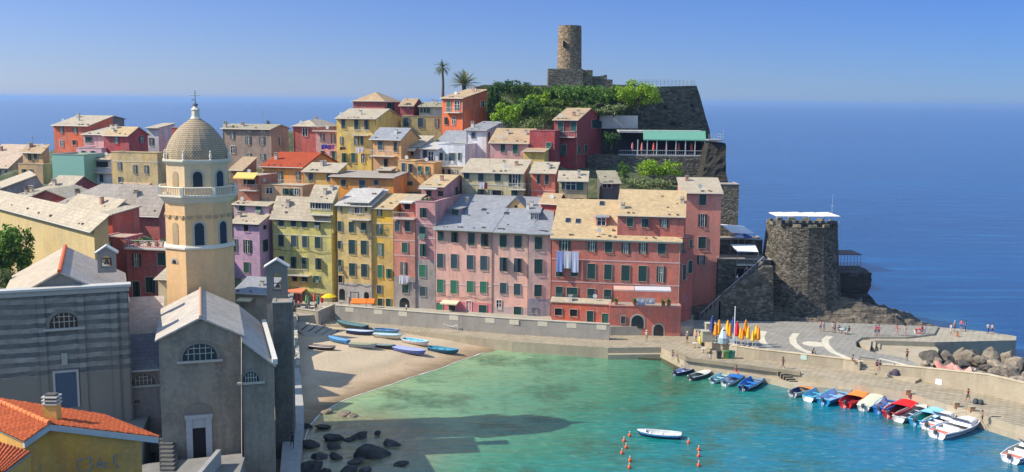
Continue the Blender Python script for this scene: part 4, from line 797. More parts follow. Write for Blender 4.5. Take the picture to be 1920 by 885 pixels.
BL = [(700,852,4.0,2.4,'largest smooth dark boulder in the shallow shaded water'),(675,818,2.0,1.3,'rounded dark boulder above the largest one'),(627,822,2.3,1.4,'dark boulder second from the left in the upper row in the shallows'),(736,832,2.2,1.0,'flat dark slab right of the largest boulder'),(708,813,.9,.7,'small lone boulder in the shallows under the lit water'),
 (578,835,2.6,1.6,'big dark boulder beside the foot of the path'),(598,856,1.9,1.2,'dark boulder between the path and the largest boulder'),(630,857,1.5,1.0,'oval boulder left of the largest boulder'),(583,878,3.0,1.8,'wide dark boulder at the bottom photo edge near the path'),(653,884,2.4,1.4,'boulder cut by the bottom photo edge below the largest one'),
 (605,800,2.2,.7,'thin flat dark rock just below the lit strip of sand'),(575,800,1.4,.9,'rock touching the wall of the path'),(655,824,1.3,.7,'small rock between two rounded boulders'),(625,838,1.9,.8,'low flat rock above the oval boulder'),(665,866,2.2,.8,'submerged slab left of the largest boulder'),(752,870,1.6,.4,'tiny flat rock in the dark water far right'),(685,880,1.4,.7,'small rock at the bottom between two boulders'),(610,884,1.2,.7,'little rock at the bottom photo edge'),(612,773,1.6,.8,'pinkish sunlit rock at the tip of the beach'),(645,776,2.6,.5,'flat tan sunlit rocks at the edge of the lit water'),(660,779,1.5,.4,'smaller tan rock right of the flat sunlit rocks')]
for i, (x, y, w_, h_, lab) in enumerate(BL): boulder('boulder', lab, x, y, .15, w_, h_, 300 + i, lt if 'sunlit' in lab else drk, group='boulders in the shallow water', yaw=R if (R := (i * 1.3 % .6) + .01) else 0)  # pale stone where sun falls, dark stone in shade: light put into colour
def outline(name, label, cat, pts, S, depth, mat, parent=None, kind=None, a=0):
    """thick slab wall whose front outline is given; stands at distance S and is 'depth' metres deep"""
    O = PS(pts[0][0], pts[0][1], S); f = Frame((O.x, O.y, 0), radians(a)); P = [f.hit(x, y) for x, y in pts]
    mb = MB(); mb.ext([(p[0], p[2]) for p in P], 0, depth, lambda u, z, t: tuple(f.w(u, t, z)), mat); o = mb.build(name, parent); recalc(o)
    if not parent: tag(o, label, cat, None, kind)
    return o, f
CST = stone((.22, .18, .13), 1.3, .55); CST2 = stone((.2, .175, .14), 1.7, .5)
# castle keep
kc = PS(1067, 158, 11.8); kr = 21.5 * .118
kt = empty('castle_keep', (kc.x, kc.y, kc.z - 4)); tag(kt, 'round brown stone castle keep on its square base above the hill', 'castle tower')
km = stone((.27, .2, .13), 2.2, .5, 1.6, .5); zt_ = z_at(kc.x, kc.y, 48.5) - kt.location.z; zb_ = z_at(kc.x, kc.y, 130) - kt.location.z
mb = MB(); mb.lathe([(kr * 1.06, zb_ - 1), (kr * 1.03, zb_ + 3), (kr, zt_ - .9), (kr * .98, zt_ - .9), (kr * .98, zt_)], km, 28); o = mb.build('shaft', kt)
mb = MB(); mb.box(-kr * .62, -kr * .48, -kr * 1.2, -kr * .7, zt_ - 4.6, zt_ - 3.4, flat((.01, .01, .01))); mb.build('loophole', kt)
mb = MB(); mb.box(-4.7, 2.8, -3.5, 3.5, -3, zb_, CST2); mb.box(2.79, 4.9, -3, 3.2, -3, zb_ - .2, CST); mb.build('square_base', kt)
mb = MB()
for i in range(7): mb.box(4.9 + i * .62, 4.9 + i * .62 + .66, -2.6, -1.9, -3, zb_ - 1.2 - random.uniform(0, .8) - (.7 if i > 4 else 0), CST2)
mb.build('ruined_wall', kt)
# bastion wall and summit wall
o, bf = outline('castle_bastion', 'huge dark battered stone bastion wall of the castle with railing on top', 'castle wall', [(1196,163),(1306,160.5),(1312,178),(1322,215),(1331,245),(1334,300),(1110,300),(1112,205),(1150,185),(1192,180)], 11.3, 14, stone((.125, .115, .085), 1.1, .6), a=-12)
for k, (x, y, w_) in enumerate([(1297,198,6),(1247,201,6),(1262,232,10),(1232,188,4)]):
    c = bf.hit(x, y); mb = MB(); s_ = .113 * w_ / 2; q = [tuple(bf.w(c[0] + du, -.03, c[2] + dz)) for du, dz in ((-s_, -.3), (s_, -.3), (s_, .35), (-s_, .35))] + [tuple(bf.w(c[0] + du, .2, c[2] + dz)) for du, dz in ((-s_, -.3), (s_, -.3), (s_, .35), (-s_, .35))]
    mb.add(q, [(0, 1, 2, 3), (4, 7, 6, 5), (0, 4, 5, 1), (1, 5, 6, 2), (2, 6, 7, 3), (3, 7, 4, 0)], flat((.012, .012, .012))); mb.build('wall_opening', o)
mb = MB(); im = flat((.35, .38, .42), .5); zr = bf.hit(1250, 161.5)[2]
u0, u1 = bf.hit(1196, 161)[0], bf.hit(1304, 161)[0]
for zz in (.45, .9, 1.3): mb.tube([bf.w(u0, .4, zr + zz), bf.w(u1, .4, zr + zz), bf.w(u1, 9, zr + zz)], .03, im, 4)
for i in range(16): u = u0 + (u1 - u0) * i / 15; mb.tube([bf.w(u, .4, zr - .2), bf.w(u, .4, zr + 1.3)], .035, im, 4)
mb.build('railing', o)
outline('summit_wall', 'low brown stone wall along the hilltop, left of the castle keep', 'wall', [(884,166),(905,159),(1030,160),(1032,172),(884,180)], 11.9, 1.2, CST2)
outline('summit_wall', 'low ruined wall between the castle keep and the bastion', 'wall', [(1100,162),(1140,158),(1200,160),(1200,195),(1100,190)], 11.7, 1.2, CST2)
outline('terrace_wall', 'white-streaked concrete wall above the restaurant roof', 'wall', [(1124,216),(1196,217),(1196,241),(1124,241)], 11.0, 1, concrete((.5, .5, .48)))
o, _ = outline('retaining_wall', 'dark stone retaining wall under the cliff restaurant', 'wall', [(1100,292),(1324,294),(1326,345),(1100,340)], 10.45, 9, stone((.16, .14, .11), 1.5, .6))
# restaurant
rf = PS(1160, 291, 10.55); f = Frame((rf.x, rf.y, rf.z), radians(2)); rr = empty('restaurant', rf, -radians(2)); CL.append((f, 17.5, 12, rf.z - .5)); CL.append((Frame((rf.x - 6, rf.y - 3, 0), 0), 24, 3, 21));  tag(rr, 'cliff restaurant with green awning, white posts and glazed terrace', 'restaurant')
L = f.hit(1320, 290)[0]; ua = f.hit(1205, 290)[0]; hz = f.hit(1240, 249)[2]; ha = f.hit(1240, 262)[2]; wh = flat((.6, .62, .62), .5)
mb = MB(); mb.box(0, L, .4, 7, hz - .05, hz + .35, slate((.5, .49, .46))); mb.build('roof', rr)
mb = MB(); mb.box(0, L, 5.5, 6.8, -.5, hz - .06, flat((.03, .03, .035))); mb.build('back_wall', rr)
mb = MB(); mb.add([(ua, .5, hz + .45), (L + .2, .5, hz + .45), (L + .2, -.6, ha + .1), (ua, -.6, ha + .1), (ua, -.61, ha - .1), (L + .2, -.61, ha - .1), (ua, .5, hz + .38), (L + .2, .5, hz + .38)], [(0, 1, 2, 3), (3, 2, 5, 4), (6, 4, 5, 7)], flat((.16, .4, .29), .8)); mb.build('awning', rr)
uw = f.hit(1195, 290)[0]
for i in range(8):
    u = uw + (L - uw) * i / 7; mb = MB(); mb.box(u - .08, u + .08, -.5, -.34, 0, ha, wh); mb.build('post', rr)
mb = MB(); mb.box(0, L, -.52, -.3, .05, .2, wh); mb.box(uw, L, -.5, -.36, 1.0, 1.08, wh); mb.tube([(0, -.4, 1.0), (uw, -.4, 1.0)], .04, wh, 4)
for i in range(40): u = L * i / 39; mb.box(u - .015, u + .015, -.42, -.39, .2, 1.0, wh)
mb.build('railing', rr)
mb = MB(); mb.box(0, L, -.5, 6.8, -.25, .02, concrete((.3, .29, .27))); mb.build('floor_slab', rr)
def parasol_closed(label, loc, h, col, group='closed parasols', base=True, pole_c=(.6, .6, .58)):
    rt = empty('closed_parasol', loc); tag(rt, label, 'parasol', group); R = random.Random(int(abs(loc[0]) * 997))
    mb = MB(); mb.tube([(0, 0, 0), (0, 0, h)], .035, flat(pole_c, .4), 6); mb.build('pole', rt)
    mb = MB(); n = 10; prof = [(.10, .36), (.24, .42), (.2, .6), (.15, .8), (.05, .97)]
    vs = [((r * h / 2.6 + (.05 if k % 2 else -.02)) * cos(2 * pi * k / n + R.random() * .2), (r * h / 2.6 + (.05 if k % 2 else -.02)) * sin(2 * pi * k / n), z * h) for r, z in prof for k in range(n)]
    mb.add(vs, [[i * n + k, i * n + (k + 1) % n, (i + 1) * n + (k + 1) % n, (i + 1) * n + k] for i in range(len(prof) - 1) for k in range(n)] + [list(range(n))[::-1], [(len(prof) - 1) * n + k for k in range(n)]], flat(col, .8)); mb.build('furled_canopy', rt)
    if base: mb = MB(); mb.lathe([(.28, 0), (.28, .08), (.06, .12)], flat((.3, .3, .3)), 10); mb.build('base', rt)
    return rt
for i, x in enumerate((1186, 1204, 1226, 1250, 1273, 1297)):
    p = f.w(f.hit(x, 285)[0], .7, .02); parasol_closed(['pink closed parasol on the restaurant terrace left of the glazing','pink closed parasol at the first white post of the restaurant','red closed parasol in the second glazed bay of the restaurant','red closed parasol in the third glazed bay of the restaurant','red closed parasol in the fourth glazed bay of the restaurant','red closed parasol in the last glazed bay of the restaurant'][i], p, 2.5, (.7, .12, .1) if i > 1 else (.6, .2, .2), 'parasols of the cliff restaurant')
# cliff under and right of the restaurant
def cliff(label, rings, mat, sub=7, amp=.9):
    """rings: list of (z, [(x,y)...]) closed plans, same count; noise-displaced"""
    P = []; n = len(rings[0][1])
    for r in range(len(rings) - 1):
        for s in range(sub):
            t = s / sub; z = rings[r][0] * (1 - t) + rings[r + 1][0] * t; P.append([Vector((a[0] * (1 - t) + b[0] * t, a[1] * (1 - t) + b[1] * t, z)) for a, b in zip(rings[r][1], rings[r + 1][1])])
    P.append([Vector((a[0], a[1], rings[-1][0])) for a in rings[-1][1]])
    q = 6; vs = []
    for ring in P:
        cx = sum(p.x for p in ring) / n; cy = sum(p.y for p in ring) / n
        for i in range(n):
            for k in range(q):
                p = ring[i].lerp(ring[(i + 1) % n], k / q); d = (p - Vector((cx, cy, p.z))).normalized(); v = Vector((p.x * .3, p.y * .3, p.z * .5))
                p = p + d * (noise.noise(v) * amp + noise.noise(v * 3.1) * amp * .5); vs.append(p)
    m = n * q; fs = [(r * m + k, r * m + (k + 1) % m, (r + 1) * m + (k + 1) % m, (r + 1) * m + k) for r in range(len(P) - 1) for k in range(m)] + [[(len(P) - 1) * m + k for k in range(m)]]
    mb = MB(); mb.add(vs, fs, mat); o = mb.build('cliff'); recalc(o); return tag(o, label, None, None, 'structure')
ck = rockmat((.07, .062, .05))
def pl(S0, x0, x1, d=14):      # plan quad between columns
    a, b = x0, x1; Y = S0 * F / 100; return [((a - 960) / F * Y, Y), ((b - 960) / F * Y, Y), ((b - 960) / F * Y + 1.0, Y + d), ((a - 960) / F * Y - 1, Y + d)]
cliff('dark sea cliff right of the restaurant', [(-2, pl(9.6, 1300, 1420, 28)), (8, pl(9.8, 1300, 1392, 26)), (18, pl(10.0, 1300, 1372, 24)), (24, pl(10.2, 1318, 1362, 20)), (29.3, pl(10.35, 1326, 1357, 16))], ck)
mb = MB(); a = PS(1329, 262, 10.3); b = PS(1356, 262, 10.3); mb.box(a.x, b.x, a.y, a.y + 6, a.z - .2, a.z, concrete((.3, .3, .3))); o = mb.build('cliff_terrace'); tag(o, 'small railed terrace on the cliff edge right of the restaurant', 'terrace')
mb = MB()
for zz in (.5, 1.0): mb.tube([(a.x, a.y, a.z + zz), (b.x, a.y, a.z + zz), (b.x, a.y + 6, a.z + zz)], .03, im, 4)
for i in range(6): u = a.x + (b.x - a.x) * i / 5; mb.tube([(u, a.y, a.z), (u, a.y, a.z + (1.0 if i < 5 else 2.0))], .035, im, 4)
mb.build('railing', o)
house('ruined square stone tower above the bar terraces on the sea cliff', 1349,1386,347, 9.25, 2, 424, CST2, 'flat', None, 'g', dep=5, parapet=.1, name='stone_tower', cat='tower', group=None, deep=14, gutter=False)
# bar terraces between the tall pink house and the bastion
TD = stone((.14, .125, .1), 1.4, .55)
house('dark stone terrace block with railing between the tall pink house and the round bastion', 1347,1446,487, 8.65, 4, 560, TD, 'flat', None, 'g', dep=6, parapet=.1, name='terrace_block', cat='terrace', group=None, deep=10, wins=[('CR','352 535 40 60 d'),], balc=[('CR','335 440 485 40')])
house('upper dark terrace block of the bar under the white awning', 1347,1430,450, 9.0, 4, 500, TD, 'flat', None, 'g', dep=5, parapet=.1, name='terrace_block', cat='terrace', group=None, deep=10)
def sail(label, q, S, z2=None, posts=True, col=(.7, .72, .75)):
    P = [PS(x, y, s_) for (x, y), s_ in zip(q, S)]; c = sum(P, Vector()) / 4; rt = empty('awning', c); tag(rt, label, 'awning')
    vs = [tuple(p - c) for p in P] + [tuple(p - c - Vector((0, 0, .05))) for p in P]; mb = MB(); mb.add(vs, [(0, 1, 2, 3), (7, 6, 5, 4), (0, 4, 5, 1), (1, 5, 6, 2), (2, 6, 7, 3), (3, 7, 4, 0)], flat(col, .8)); mb.build('fabric', rt)
    if posts:
        for p in P: mb = MB(); p = p - c; mb.tube([p - Vector((0, 0, .03)), p - Vector((0, 0, 2.4))], .04, flat((.3, .3, .3)), 5); mb.build('post', rt)
    return rt
sail('large white awning over the upper bar terrace', [(1371,436),(1414,437),(1395,424),(1351,420)], [8.9, 8.9, 9.15, 9.15])
sail('smaller white awning over the lower bar terrace', [(1383,472),(1422,472),(1416,459),(1370,458)], [8.6, 8.6, 8.8, 8.8])
for i, (x, y) in enumerate(((1384, 449), (1396, 450))):
    p = PS(x, y + 14, 8.95); rt = empty('parasol', p); tag(rt, ['blue and white open parasol behind the smaller white awning', 'dark blue open parasol beside the blue and white one on the bar terrace'][i], 'parasol', 'open parasols')
    mb = MB(); mb.tube([(0, 0, 0), (0, 0, 2.3)], .03, flat((.5, .5, .5)), 5); mb.build('pole', rt)
    mb = MB(); mb.lathe([(1.3, 1.75), (1.28, 1.8), (.6, 2.15), (.03, 2.35)], flat([(.45, .52, .7), (.08, .12, .3)][i]), 8); mb.build('canopy', rt)
# round bastion (tower)
bc = Vector((48.2, 167.5, 2)); bt = empty('round_bastion', bc); tag(bt, 'round grey stone bastion tower with white canopies on its roof terrace', 'tower')
bs = stone((.125, .11, .088), 2.0, .5, 2.0, .7); zt2 = z_at(bc.x, bc.y + 4, 414) - 2
mb = MB(); n = 14; mb.lathe([(7.7, -2), (7.1, 2.5), (6.3, 8), (5.75, zt2 - .8), (5.75, zt2)], bs, n, ph=.15); mb.build('stone_wall', bt)
for k in range(28):
    if k % 2: continue
    a0 = 2 * pi * k / 28 + .15; a1 = a0 + 2 * pi / 28; mb = MB(); mb.add([(r * cos(a), r * sin(a), z) for z in (zt2, zt2 + .45) for r in (5.3, 5.72) for a in (a0, a1)], [(0, 1, 3, 2), (4, 6, 7, 5), (0, 4, 5, 1), (2, 3, 7, 6), (0, 2, 6, 4), (1, 5, 7, 3)], stone((.3, .25, .17), 2.2)); mb.build('merlon', bt)
cr = empty('canopy', bc + Vector((0, 0, zt2))); tag(cr, 'row of low white canopies shading the bastion roof', 'canopy')
for k in range(4):
    mb = MB(); x = -4.0 + k * 2.55; y = -2.6 + (k % 2) * .3; mb.add([(x - 1.35, y - 1.9, 1.75), (x + 1.35, y - 1.9, 1.75), (x + 1.35, y + 3.4, 1.75), (x - 1.35, y + 3.4, 1.75), (x, y + .5, 2.15), (x - 1.35, y - 1.9, 1.65), (x + 1.35, y - 1.9, 1.65), (x + 1.35, y + 3.4, 1.65), (x - 1.35, y + 3.4, 1.65)], [(0, 1, 4), (1, 2, 4), (2, 3, 4), (3, 0, 4), (5, 6, 1, 0), (6, 7, 2, 1), (7, 8, 3, 2), (8, 5, 0, 3), (8, 7, 6, 5)], flat((.78, .74, .66), .85)); mb.build('fabric', cr)
    for sx_ in (-1.25, 1.25): mb = MB(); mb.tube([(x + sx_, y - 1.8, -.1), (x + sx_, y - 1.8, 1.7)], .04, flat((.3, .3, .3)), 5); mb.build('post', cr)
for k in range(9):
    x = -4.2 + k * 1.05; rt = empty('bar_chair', bc + Vector((x, -4.5 + .12 * (x / 2) ** 2, zt2))); tag(rt, ['dark chair at the %s edge under the bastion canopies' % ('left' if k == 0 else 'right')][0] if k in (0, 8) else 'dark chair in the row between the end chairs under the bastion canopies', 'chair', 'chairs on the bastion roof')
    mb = MB(); dk = flat((.03, .035, .05)); mb.box(-.3, .3, -.25, .25, .4, .47, dk); mb.build('seat', rt); mb = MB(); mb.box(-.3, .3, -.27, -.22, .47, 1.0, dk); mb.build('backrest', rt)
    for sx_ in (-.26, .26): mb = MB(); mb.box(sx_ - .03, sx_ + .03, -.25, .25, 0, .4, dk); mb.build('leg', rt)
rt = empty('antenna_mast', bc + Vector((4.3, -2, zt2))); tag(rt, 'thin white antenna mast on the bastion roof', 'antenna')
mb = MB(); mb.tube([(0, 0, 0), (0, 0, 5.2)], [.035, .012], flat((.5, .5, .5)), 5); mb.build('mast', rt); mb = MB(); mb.tube([(-.25, 0, 3.2), (.25, 0, 3.2)], .02, flat((.6, .6, .6)), 4); mb.build('crossbar', rt)
# caged terrace right of the bastion on an outcrop
pg = PS(1575, 520, 8.75); q = PS(1612, 520, 8.75); rt = empty('sea_terrace', pg); tag(rt, 'small pergola terrace hanging over the sea at the right of the round bastion', 'pergola'); Lq = q.x - pg.x; H1 = z_at(pg.x, pg.y, 474) - pg.z
mb = MB(); mb.box(-.5, Lq, 0, 5, -.2, 0, TD); mb.build('floor', rt); dm = flat((.16, .13, .14))
mb = MB(); mb.box(-.4, Lq + .1, -.1, 5, H1 - .35, H1 - .22, flat((.1, .07, .07))); mb.build('roof', rt)
for i in range(7): mb = MB(); u = Lq * i / 6; mb.tube([(u, 0, 0), (u, 0, H1 - .3 )], .04, dm, 4); mb.build('post', rt)
mb = MB(); mb.box(-.1, Lq, -.03, .03, .9, 1.0, dm)
for i in range(22): u = Lq * i / 21; mb.box(u - .02, u + .02, -.02, .02, 0, .9, dm)
mb.build('railing', rt)
a = pg; cliff('rock outcrop carrying the pergola terrace', [(-2, [(50, 163), (64.5, 163), (65, 178), (48, 178)]), (3, [(52, 163.5), (61.5, 164), (62, 176), (50, 176)]), (6, [(52, 165), (59, 165.5), (60, 175), (50, 175)]), (9.2, [(52, 166), (60.2, 166), (60.5, 174), (51, 174)])], rockmat((.07, .065, .055)), 6, .7)
# stairs from the square up to the bar
rt = empty('long_stair', PS(1300, 612, 8.3)); tag(rt, 'long dark stone stair climbing from the square to the bar terraces', 'stairs'); A = PS(1312, 600, 8.35); B = PS(1432, 492, 8.45); n = 40; mb = MB(); org = rt.location
sdm = concrete((.16, .15, .13)); N = 40
for i in range(N):
    p = A.lerp(B, i / N) - org; q = A.lerp(B, (i + 1) / N) - org; mb.box(p.x, q.x + .001, p.y, p.y + 2.0, p.z - 3.5, q.z, sdm)
mb.build('flight', rt)
mb = MB(); mb.tube([A - org + Vector((0, 0, 1)), B - org + Vector((0, 0, 1))], .06, flat((.4, .4, .4)), 5)
for i in range(16): p = A.lerp(B, i / 15) - org; mb.tube([p, p + Vector((0, 0, 1))], .03, flat((.35, .35, .35)), 4)
mb.build('handrail', rt)
outline('stair_wall', 'dark rubble wall under the long stair at the foot of the bastion', 'wall', [(1300,628),(1345,556),(1432,500),(1450,500),(1450,590),(1500,606),(1320,618)], 8.38, 1.2, TD)
rt = empty('rock_path', PS(1380, 596, 8.5)); tag(rt, 'pale railed footpath crossing the rocks at the foot of the bastion', 'footpath'); org = rt.location
pts = [PS(*t) for t in ((1385,598,8.5),(1430,584,8.55),(1480,576,8.62),(1530,568,8.68),(1575,557,8.75),(1592,551,8.8))]
mb = MB()
for i in range(len(pts) - 1):
    p, q = pts[i] - org, pts[i + 1] - org; mb.add([tuple(p), tuple(q), tuple(q + Vector((0, 1.2, 0))), tuple(p + Vector((0, 1.2, 0))), (p.x, p.y, p.z - .5), (q.x, q.y, q.z - .5)], [(0, 1, 2, 3), (4, 5, 1, 0)], concrete((.3, .28, .24)))
mb.build('paving', rt); mb = MB(); mb.tube([p - org + Vector((0, 0, 1)) for p in pts], .04, flat((.4, .4, .4)), 4)
for p in pts: mb.tube([p - org, p - org + Vector((0, 0, 1))], .03, flat((.4, .4, .4)), 4)
mb.build('handrail', rt)
# ---------------------------------------------------------------- church group
def stripemat():
    m, nt, b = newmat('striped_stone'); b.inputs['Roughness'].default_value = .9
    g = nt.nodes.new('ShaderNodeNewGeometry'); sx = nt.nodes.new('ShaderNodeSeparateXYZ'); nt.links.new(g.outputs['Position'], sx.inputs[0]); z = sx.outputs[2]
    w1 = noi(nt, pos(nt, (.3, .3, .3)), 1.5, 4, .6)
    def M(op, a, b_, c=None):
        n = nt.nodes.new('ShaderNodeMath'); n.operation = op
        for i, v in enumerate((a, b_, c)):
            if v is None: continue
            if hasattr(v, 'links'): nt.links.new(v, n.inputs[i])
            else: n.inputs[i].default_value = v
        return n.outputs[0]
    zz = M('ADD', z, M('ADD', M('MULTIPLY', w1, .3), M('MULTIPLY', noi(nt, pos(nt), 2.2, 3, .6), .16))); s = M('GREATER_THAN', M('FRACT', M('MULTIPLY', zz, 1.14), None), .5)
    br = _n(nt, 'ShaderNodeTexVoronoi', Scale=1.6); nt.links.new(pos(nt, (1, 1, 2.4)), br.inputs['Vector']); gg = _n(nt, 'ShaderNodeRGBToBW'); nt.links.new(br.outputs['Color'], gg.inputs[0])
    dark = mixc(nt, gg.outputs[0], (.075, .08, .08), (.12, .125, .12)); light = mixc(nt, gg.outputs[0], (.22, .21, .185), (.33, .31, .27))
    up = mixc(nt, s, dark, light); a = noi(nt, pos(nt), .3, 6, .7); up = mixc(nt, ramp(nt, a, [(.44, 0), (.64, .8)]), up, (.16, .15, .13))
    plain = mixc(nt, a, (.16, .145, .12), (.24, .21, .17)); edge = M('GREATER_THAN', M('ADD', z, M('MULTIPLY', w1, 1.2)), 12.6)
    col = mixc(nt, edge, plain, up); nt.links.new(col, b.inputs['Base Color']); bump(nt, b, gg.outputs[0], .4, .08); return m
SR = slate((.44, .39, .34), ridges=False)
# striped chapel
P0 = PS(240, 536, 4.85); f = Frame((P0.x, P0.y, 0), radians(-22)); Lc = -f.umatch(-14, P0.z); O = f.w(-Lc, 0, 0); f = Frame((O.x, O.y, 6.0), radians(-22)); H = P0.z - 6
ch = empty('chapel', f.O, radians(22)); tag(ch, 'striped stone chapel with pediment and blue grey door, left of the bell tower', 'chapel'); st = stripemat()
mb = MB(); mb.box(0, Lc, 0, .9, -4, H, st); o = mb.build('facade', ch)
upk, _, zpk = f.hit(112, 512, off=-1.0); c = upk; hw = (Lc - c)
k_ = (zpk - f.hit(174, 539, off=-1.0)[2]) / (f.hit(174, 539, off=-1.0)[0] - c)
mb = MB(); mb.ext([(.6, -4), (Lc - .3, -4), (Lc - .3, zpk - k_ * (Lc - .3 - c)), (c, zpk), (.6, zpk - k_ * (c - .6))], .95, 17.5, lambda p, q, t: (p, t, q), concrete((.26, .24, .2))); mb.build('nave_wall', ch)
mb = MB(); th = .2
for s_, uu in ((1, Lc + .1), (-1, .2)):
    e = zpk - k_ * abs(uu - c); P = [(c, zpk + .02), (uu, e + .02), (uu, e + th), (c, zpk + th)]
    mb.ext(P, .7, 17.8, lambda p, q, t: (p, t, q), SR if s_ > 0 else slate((.46, .38, .28)))  # left slope gets a warmer slate: sunlight put into its colour
ro = mb.build('roof', ch); recalc(ro)
mb = MB(); n = 40
for i in range(n): mb.tube([(c, .6 + i * .43, zpk + th + .02), (c, .6 + i * .43 + .46, zpk + th + .05)], [.2, .17], flat((.6, .13, .05), .8), 8)
mb.build('ridge_tiles', ro)
mb = MB(); mb.box(-.2, Lc + .25, -.35, .95, H, H + .22, flat((.5, .48, .44))); mb.box(-.1, Lc + .1, -.18, -.003, H - .45, H - .05, flat((.35, .33, .3))); mb.build('cornice', ch)
mb = MB()
for px in (78, 152, 214, 233): u = f.hit(px, 600)[0]; mb.box(u - .3, u + .3, -.14, -.004, -1, H - .5, st); 
mb.build('pilaster', ch)
def pwin(x, y, w_, h_, k, L=0, face='F', par=ch, ff=f):
    a, b = ff.hit(x - w_ / 2, y, face, L)[0], ff.hit(x + w_ / 2, y, face, L)[0]; z1, z0 = ff.hit(x, y - h_ / 2, face, L)[2], ff.hit(x, y + h_ / 2, face, L)[2]; return window(par, basis(face, L), min(a, b), max(a, b), z0, z1, k, 3)
pwin(120, 600, 56, 28, 'u')
a, b = f.hit(103, 700)[0], f.hit(143, 700)[0]; z1, z0 = f.hit(123, 698)[2], f.hit(123, 764)[2]
mb = MB(); mb.box(a - .2, a, 0, .12, z0, z1 + .2, flat((.4, .38, .35)), basis('F')); mb.box(b, b + .2, 0, .12, z0, z1 + .2, flat((.4, .38, .35)), basis('F')); mb.box(a, b, 0, .119, z1, z1 + .2, flat((.4, .38, .35)), basis('F')); mb.box(a, b, .003, .06, z0, z1, flat((.06, .09, .13)), basis('F')); mb.build('door', ch)
a = f.hit(121, 672)[0]; z0 = f.hit(121, 684)[2]; mb = MB(); mb.box(a - .25, a + .25, .003, .15, z0, z0 + 1.1, flat((.34, .33, .3)), basis('F')); mb.build('niche', ch)
# bell cote on the chapel roof
def cote(name, label, px0, px1, ytop, ypk, ybot, S, a, col, op):
    P = PS(px0, ytop, S); fr = Frame((P.x, P.y, 0), radians(a)); L = fr.umatch(px1, P.z); z0 = z_at(P.x, P.y, ybot); fr.O.z = z0; H_ = P.z - z0; pk = z_at(*fr.w(L / 2, 0, 0).xy, ypk) - z0
    rt = empty(name, fr.O, -radians(a)); tag(rt, label, 'bell gable'); mt = concrete(col); q0, q1, h0, h1 = op; d = 1.0 if L > 1.6 else .7
    mb = MB(); mb.box(0, L * q0, 0, d, 0, H_, mt); mb.box(L * q1, L, 0, d, 0, H_, mt); mb.box(L * q0, L * q1, 0, d, 0, H_ * h0, mt)
    n = 8; r = L * (q1 - q0) / 2; cx = L * (q0 + q1) / 2; za = H_ * h1 - r; arc = [(cx + r * cos(pi * i / n), za + r * sin(pi * i / n)) for i in range(n + 1)]
    mb.ext([(L * q1, H_ - .0), (L * q1, za)] + arc[1:-1] + [(L * q0, za), (L * q0, H_ - .0)], 0, d, lambda p, q, t: (p, t, q), mt); mb.ext([(0, H_), (L, H_), (L / 2, pk)], .001, d - .001, lambda p, q, t: (p, t, q), mt)
    mb.build('wall', rt)
    mb = MB(); e = .25; kk = (pk - H_) / (L / 2); mb.ext([(-e, H_ - kk * e + .01), (L / 2, pk + .01), (L + e, H_ - kk * e + .01), (L + e, H_ - kk * e + .14), (L / 2, pk + .16), (-e, H_ - kk * e + .14)], -.2, d + .2, lambda p, q, t: (p, t, q), flat((.6, .57, .52))); mb.build('roof', rt)
    mb = MB(); bh = min(.8, r * 1.1); mb.lathe([(bh * .5, 0), (bh * .42, .12), (bh * .3, bh * .5), (bh * .2, bh * .8), (.04, bh * .9)], flat((.12, .13, .1), .4, .6), 12, (cx, d / 2, H_ * h0 + .3)); mb.build('bell', rt); mb = MB(); mb.box(L * q0, L * q1, d / 2 - .05, d / 2 + .05, H_ * h0 + .3 + bh * .9, H_ * h0 + .4 + bh * .9, flat((.1, .08, .06))); mb.build('beam', rt)
    return rt
cote('bell_gable', 'small roofed bell gable standing on the striped chapel roof', 182, 216, 474, 463, 512, 5.15, -18, (.3, .28, .24), (.2, .78, .25, .85))
# nave
hn_ = house('plain grey church nave with half-round window and pale slate gable roof', 297, 452, 637, 4.7, -17, 868, C(146,136,118), 'gabley', 597, (.46,.41,.35), dep=14, rp=.51, name='church', cat='church', group=None, o=.3, wins=[('LZ','745 437 130 60 u')], dirt=.9, stones=False, gutter=False)
r = hn_; fr = r.f
mb = MB(); mb.box(0, 0, 0, 0, 0, 0, flat((0, 0, 0))) if False else None
a, b = fr.hit(350, 830)[0], fr.hit(398, 830)[0]; z1, z0 = fr.hit(374, 783)[2], fr.hit(374, 862)[2]; gm = flat((.36, .37, .38))
mb.box(a, a + .55, 0, .3, z0, z1, gm, basis('F')); mb.box(b - .55, b, 0, .3, z0, z1, gm, basis('F')); mb.box(a - .1, b + .1, 0, .36, z1, z1 + .35, gm, basis('F')); mb.box(a + .55, b - .55, .01, .2, fr.hit(374, 801)[2], z1, gm, basis('F')); mb.box(a + .55, b - .55, .003, .03, z0, fr.hit(374, 801)[2], flat((.012, .012, .014)), basis('F')); mb.build('portal', r.root)
pts = [(a - .15 + (b - a + .3) * (.5 + .5 * cos(pi * i / 12)), z1 + .36 + 1.0 * sin(pi * i / 12)) for i in range(13)]
mb = MB(); mb.ext(pts, .002, .12, lambda p, q, t: (p, -t, q), flat((.2, .17, .14))); mb.build('blind_arch', r.root)
mb = MB(); uu = r.L * .51
for i in range(34): mb.tube([(uu, -.3 + i * .43, r.Hr + .2), (uu, -.3 + i * .43 + .46, r.Hr + .23)], [.15, .13], flat((.5, .3, .2), .8), 8)
mb.build('ridge_tiles', r.roof)
ha_ = house('right side aisle of the church with lean-to slate roof and half-round window', 453, 513, 688, 4.72, -17, 868, C(142,132,116), 'gabley', 640, (.48,.43,.38), dep=17, rp=.02, name='church_aisle', cat='church aisle', group=None, o=.2, wins=[('LZ','928 530 76 36 u')], dirt=.9, stones=False, gutter=False)
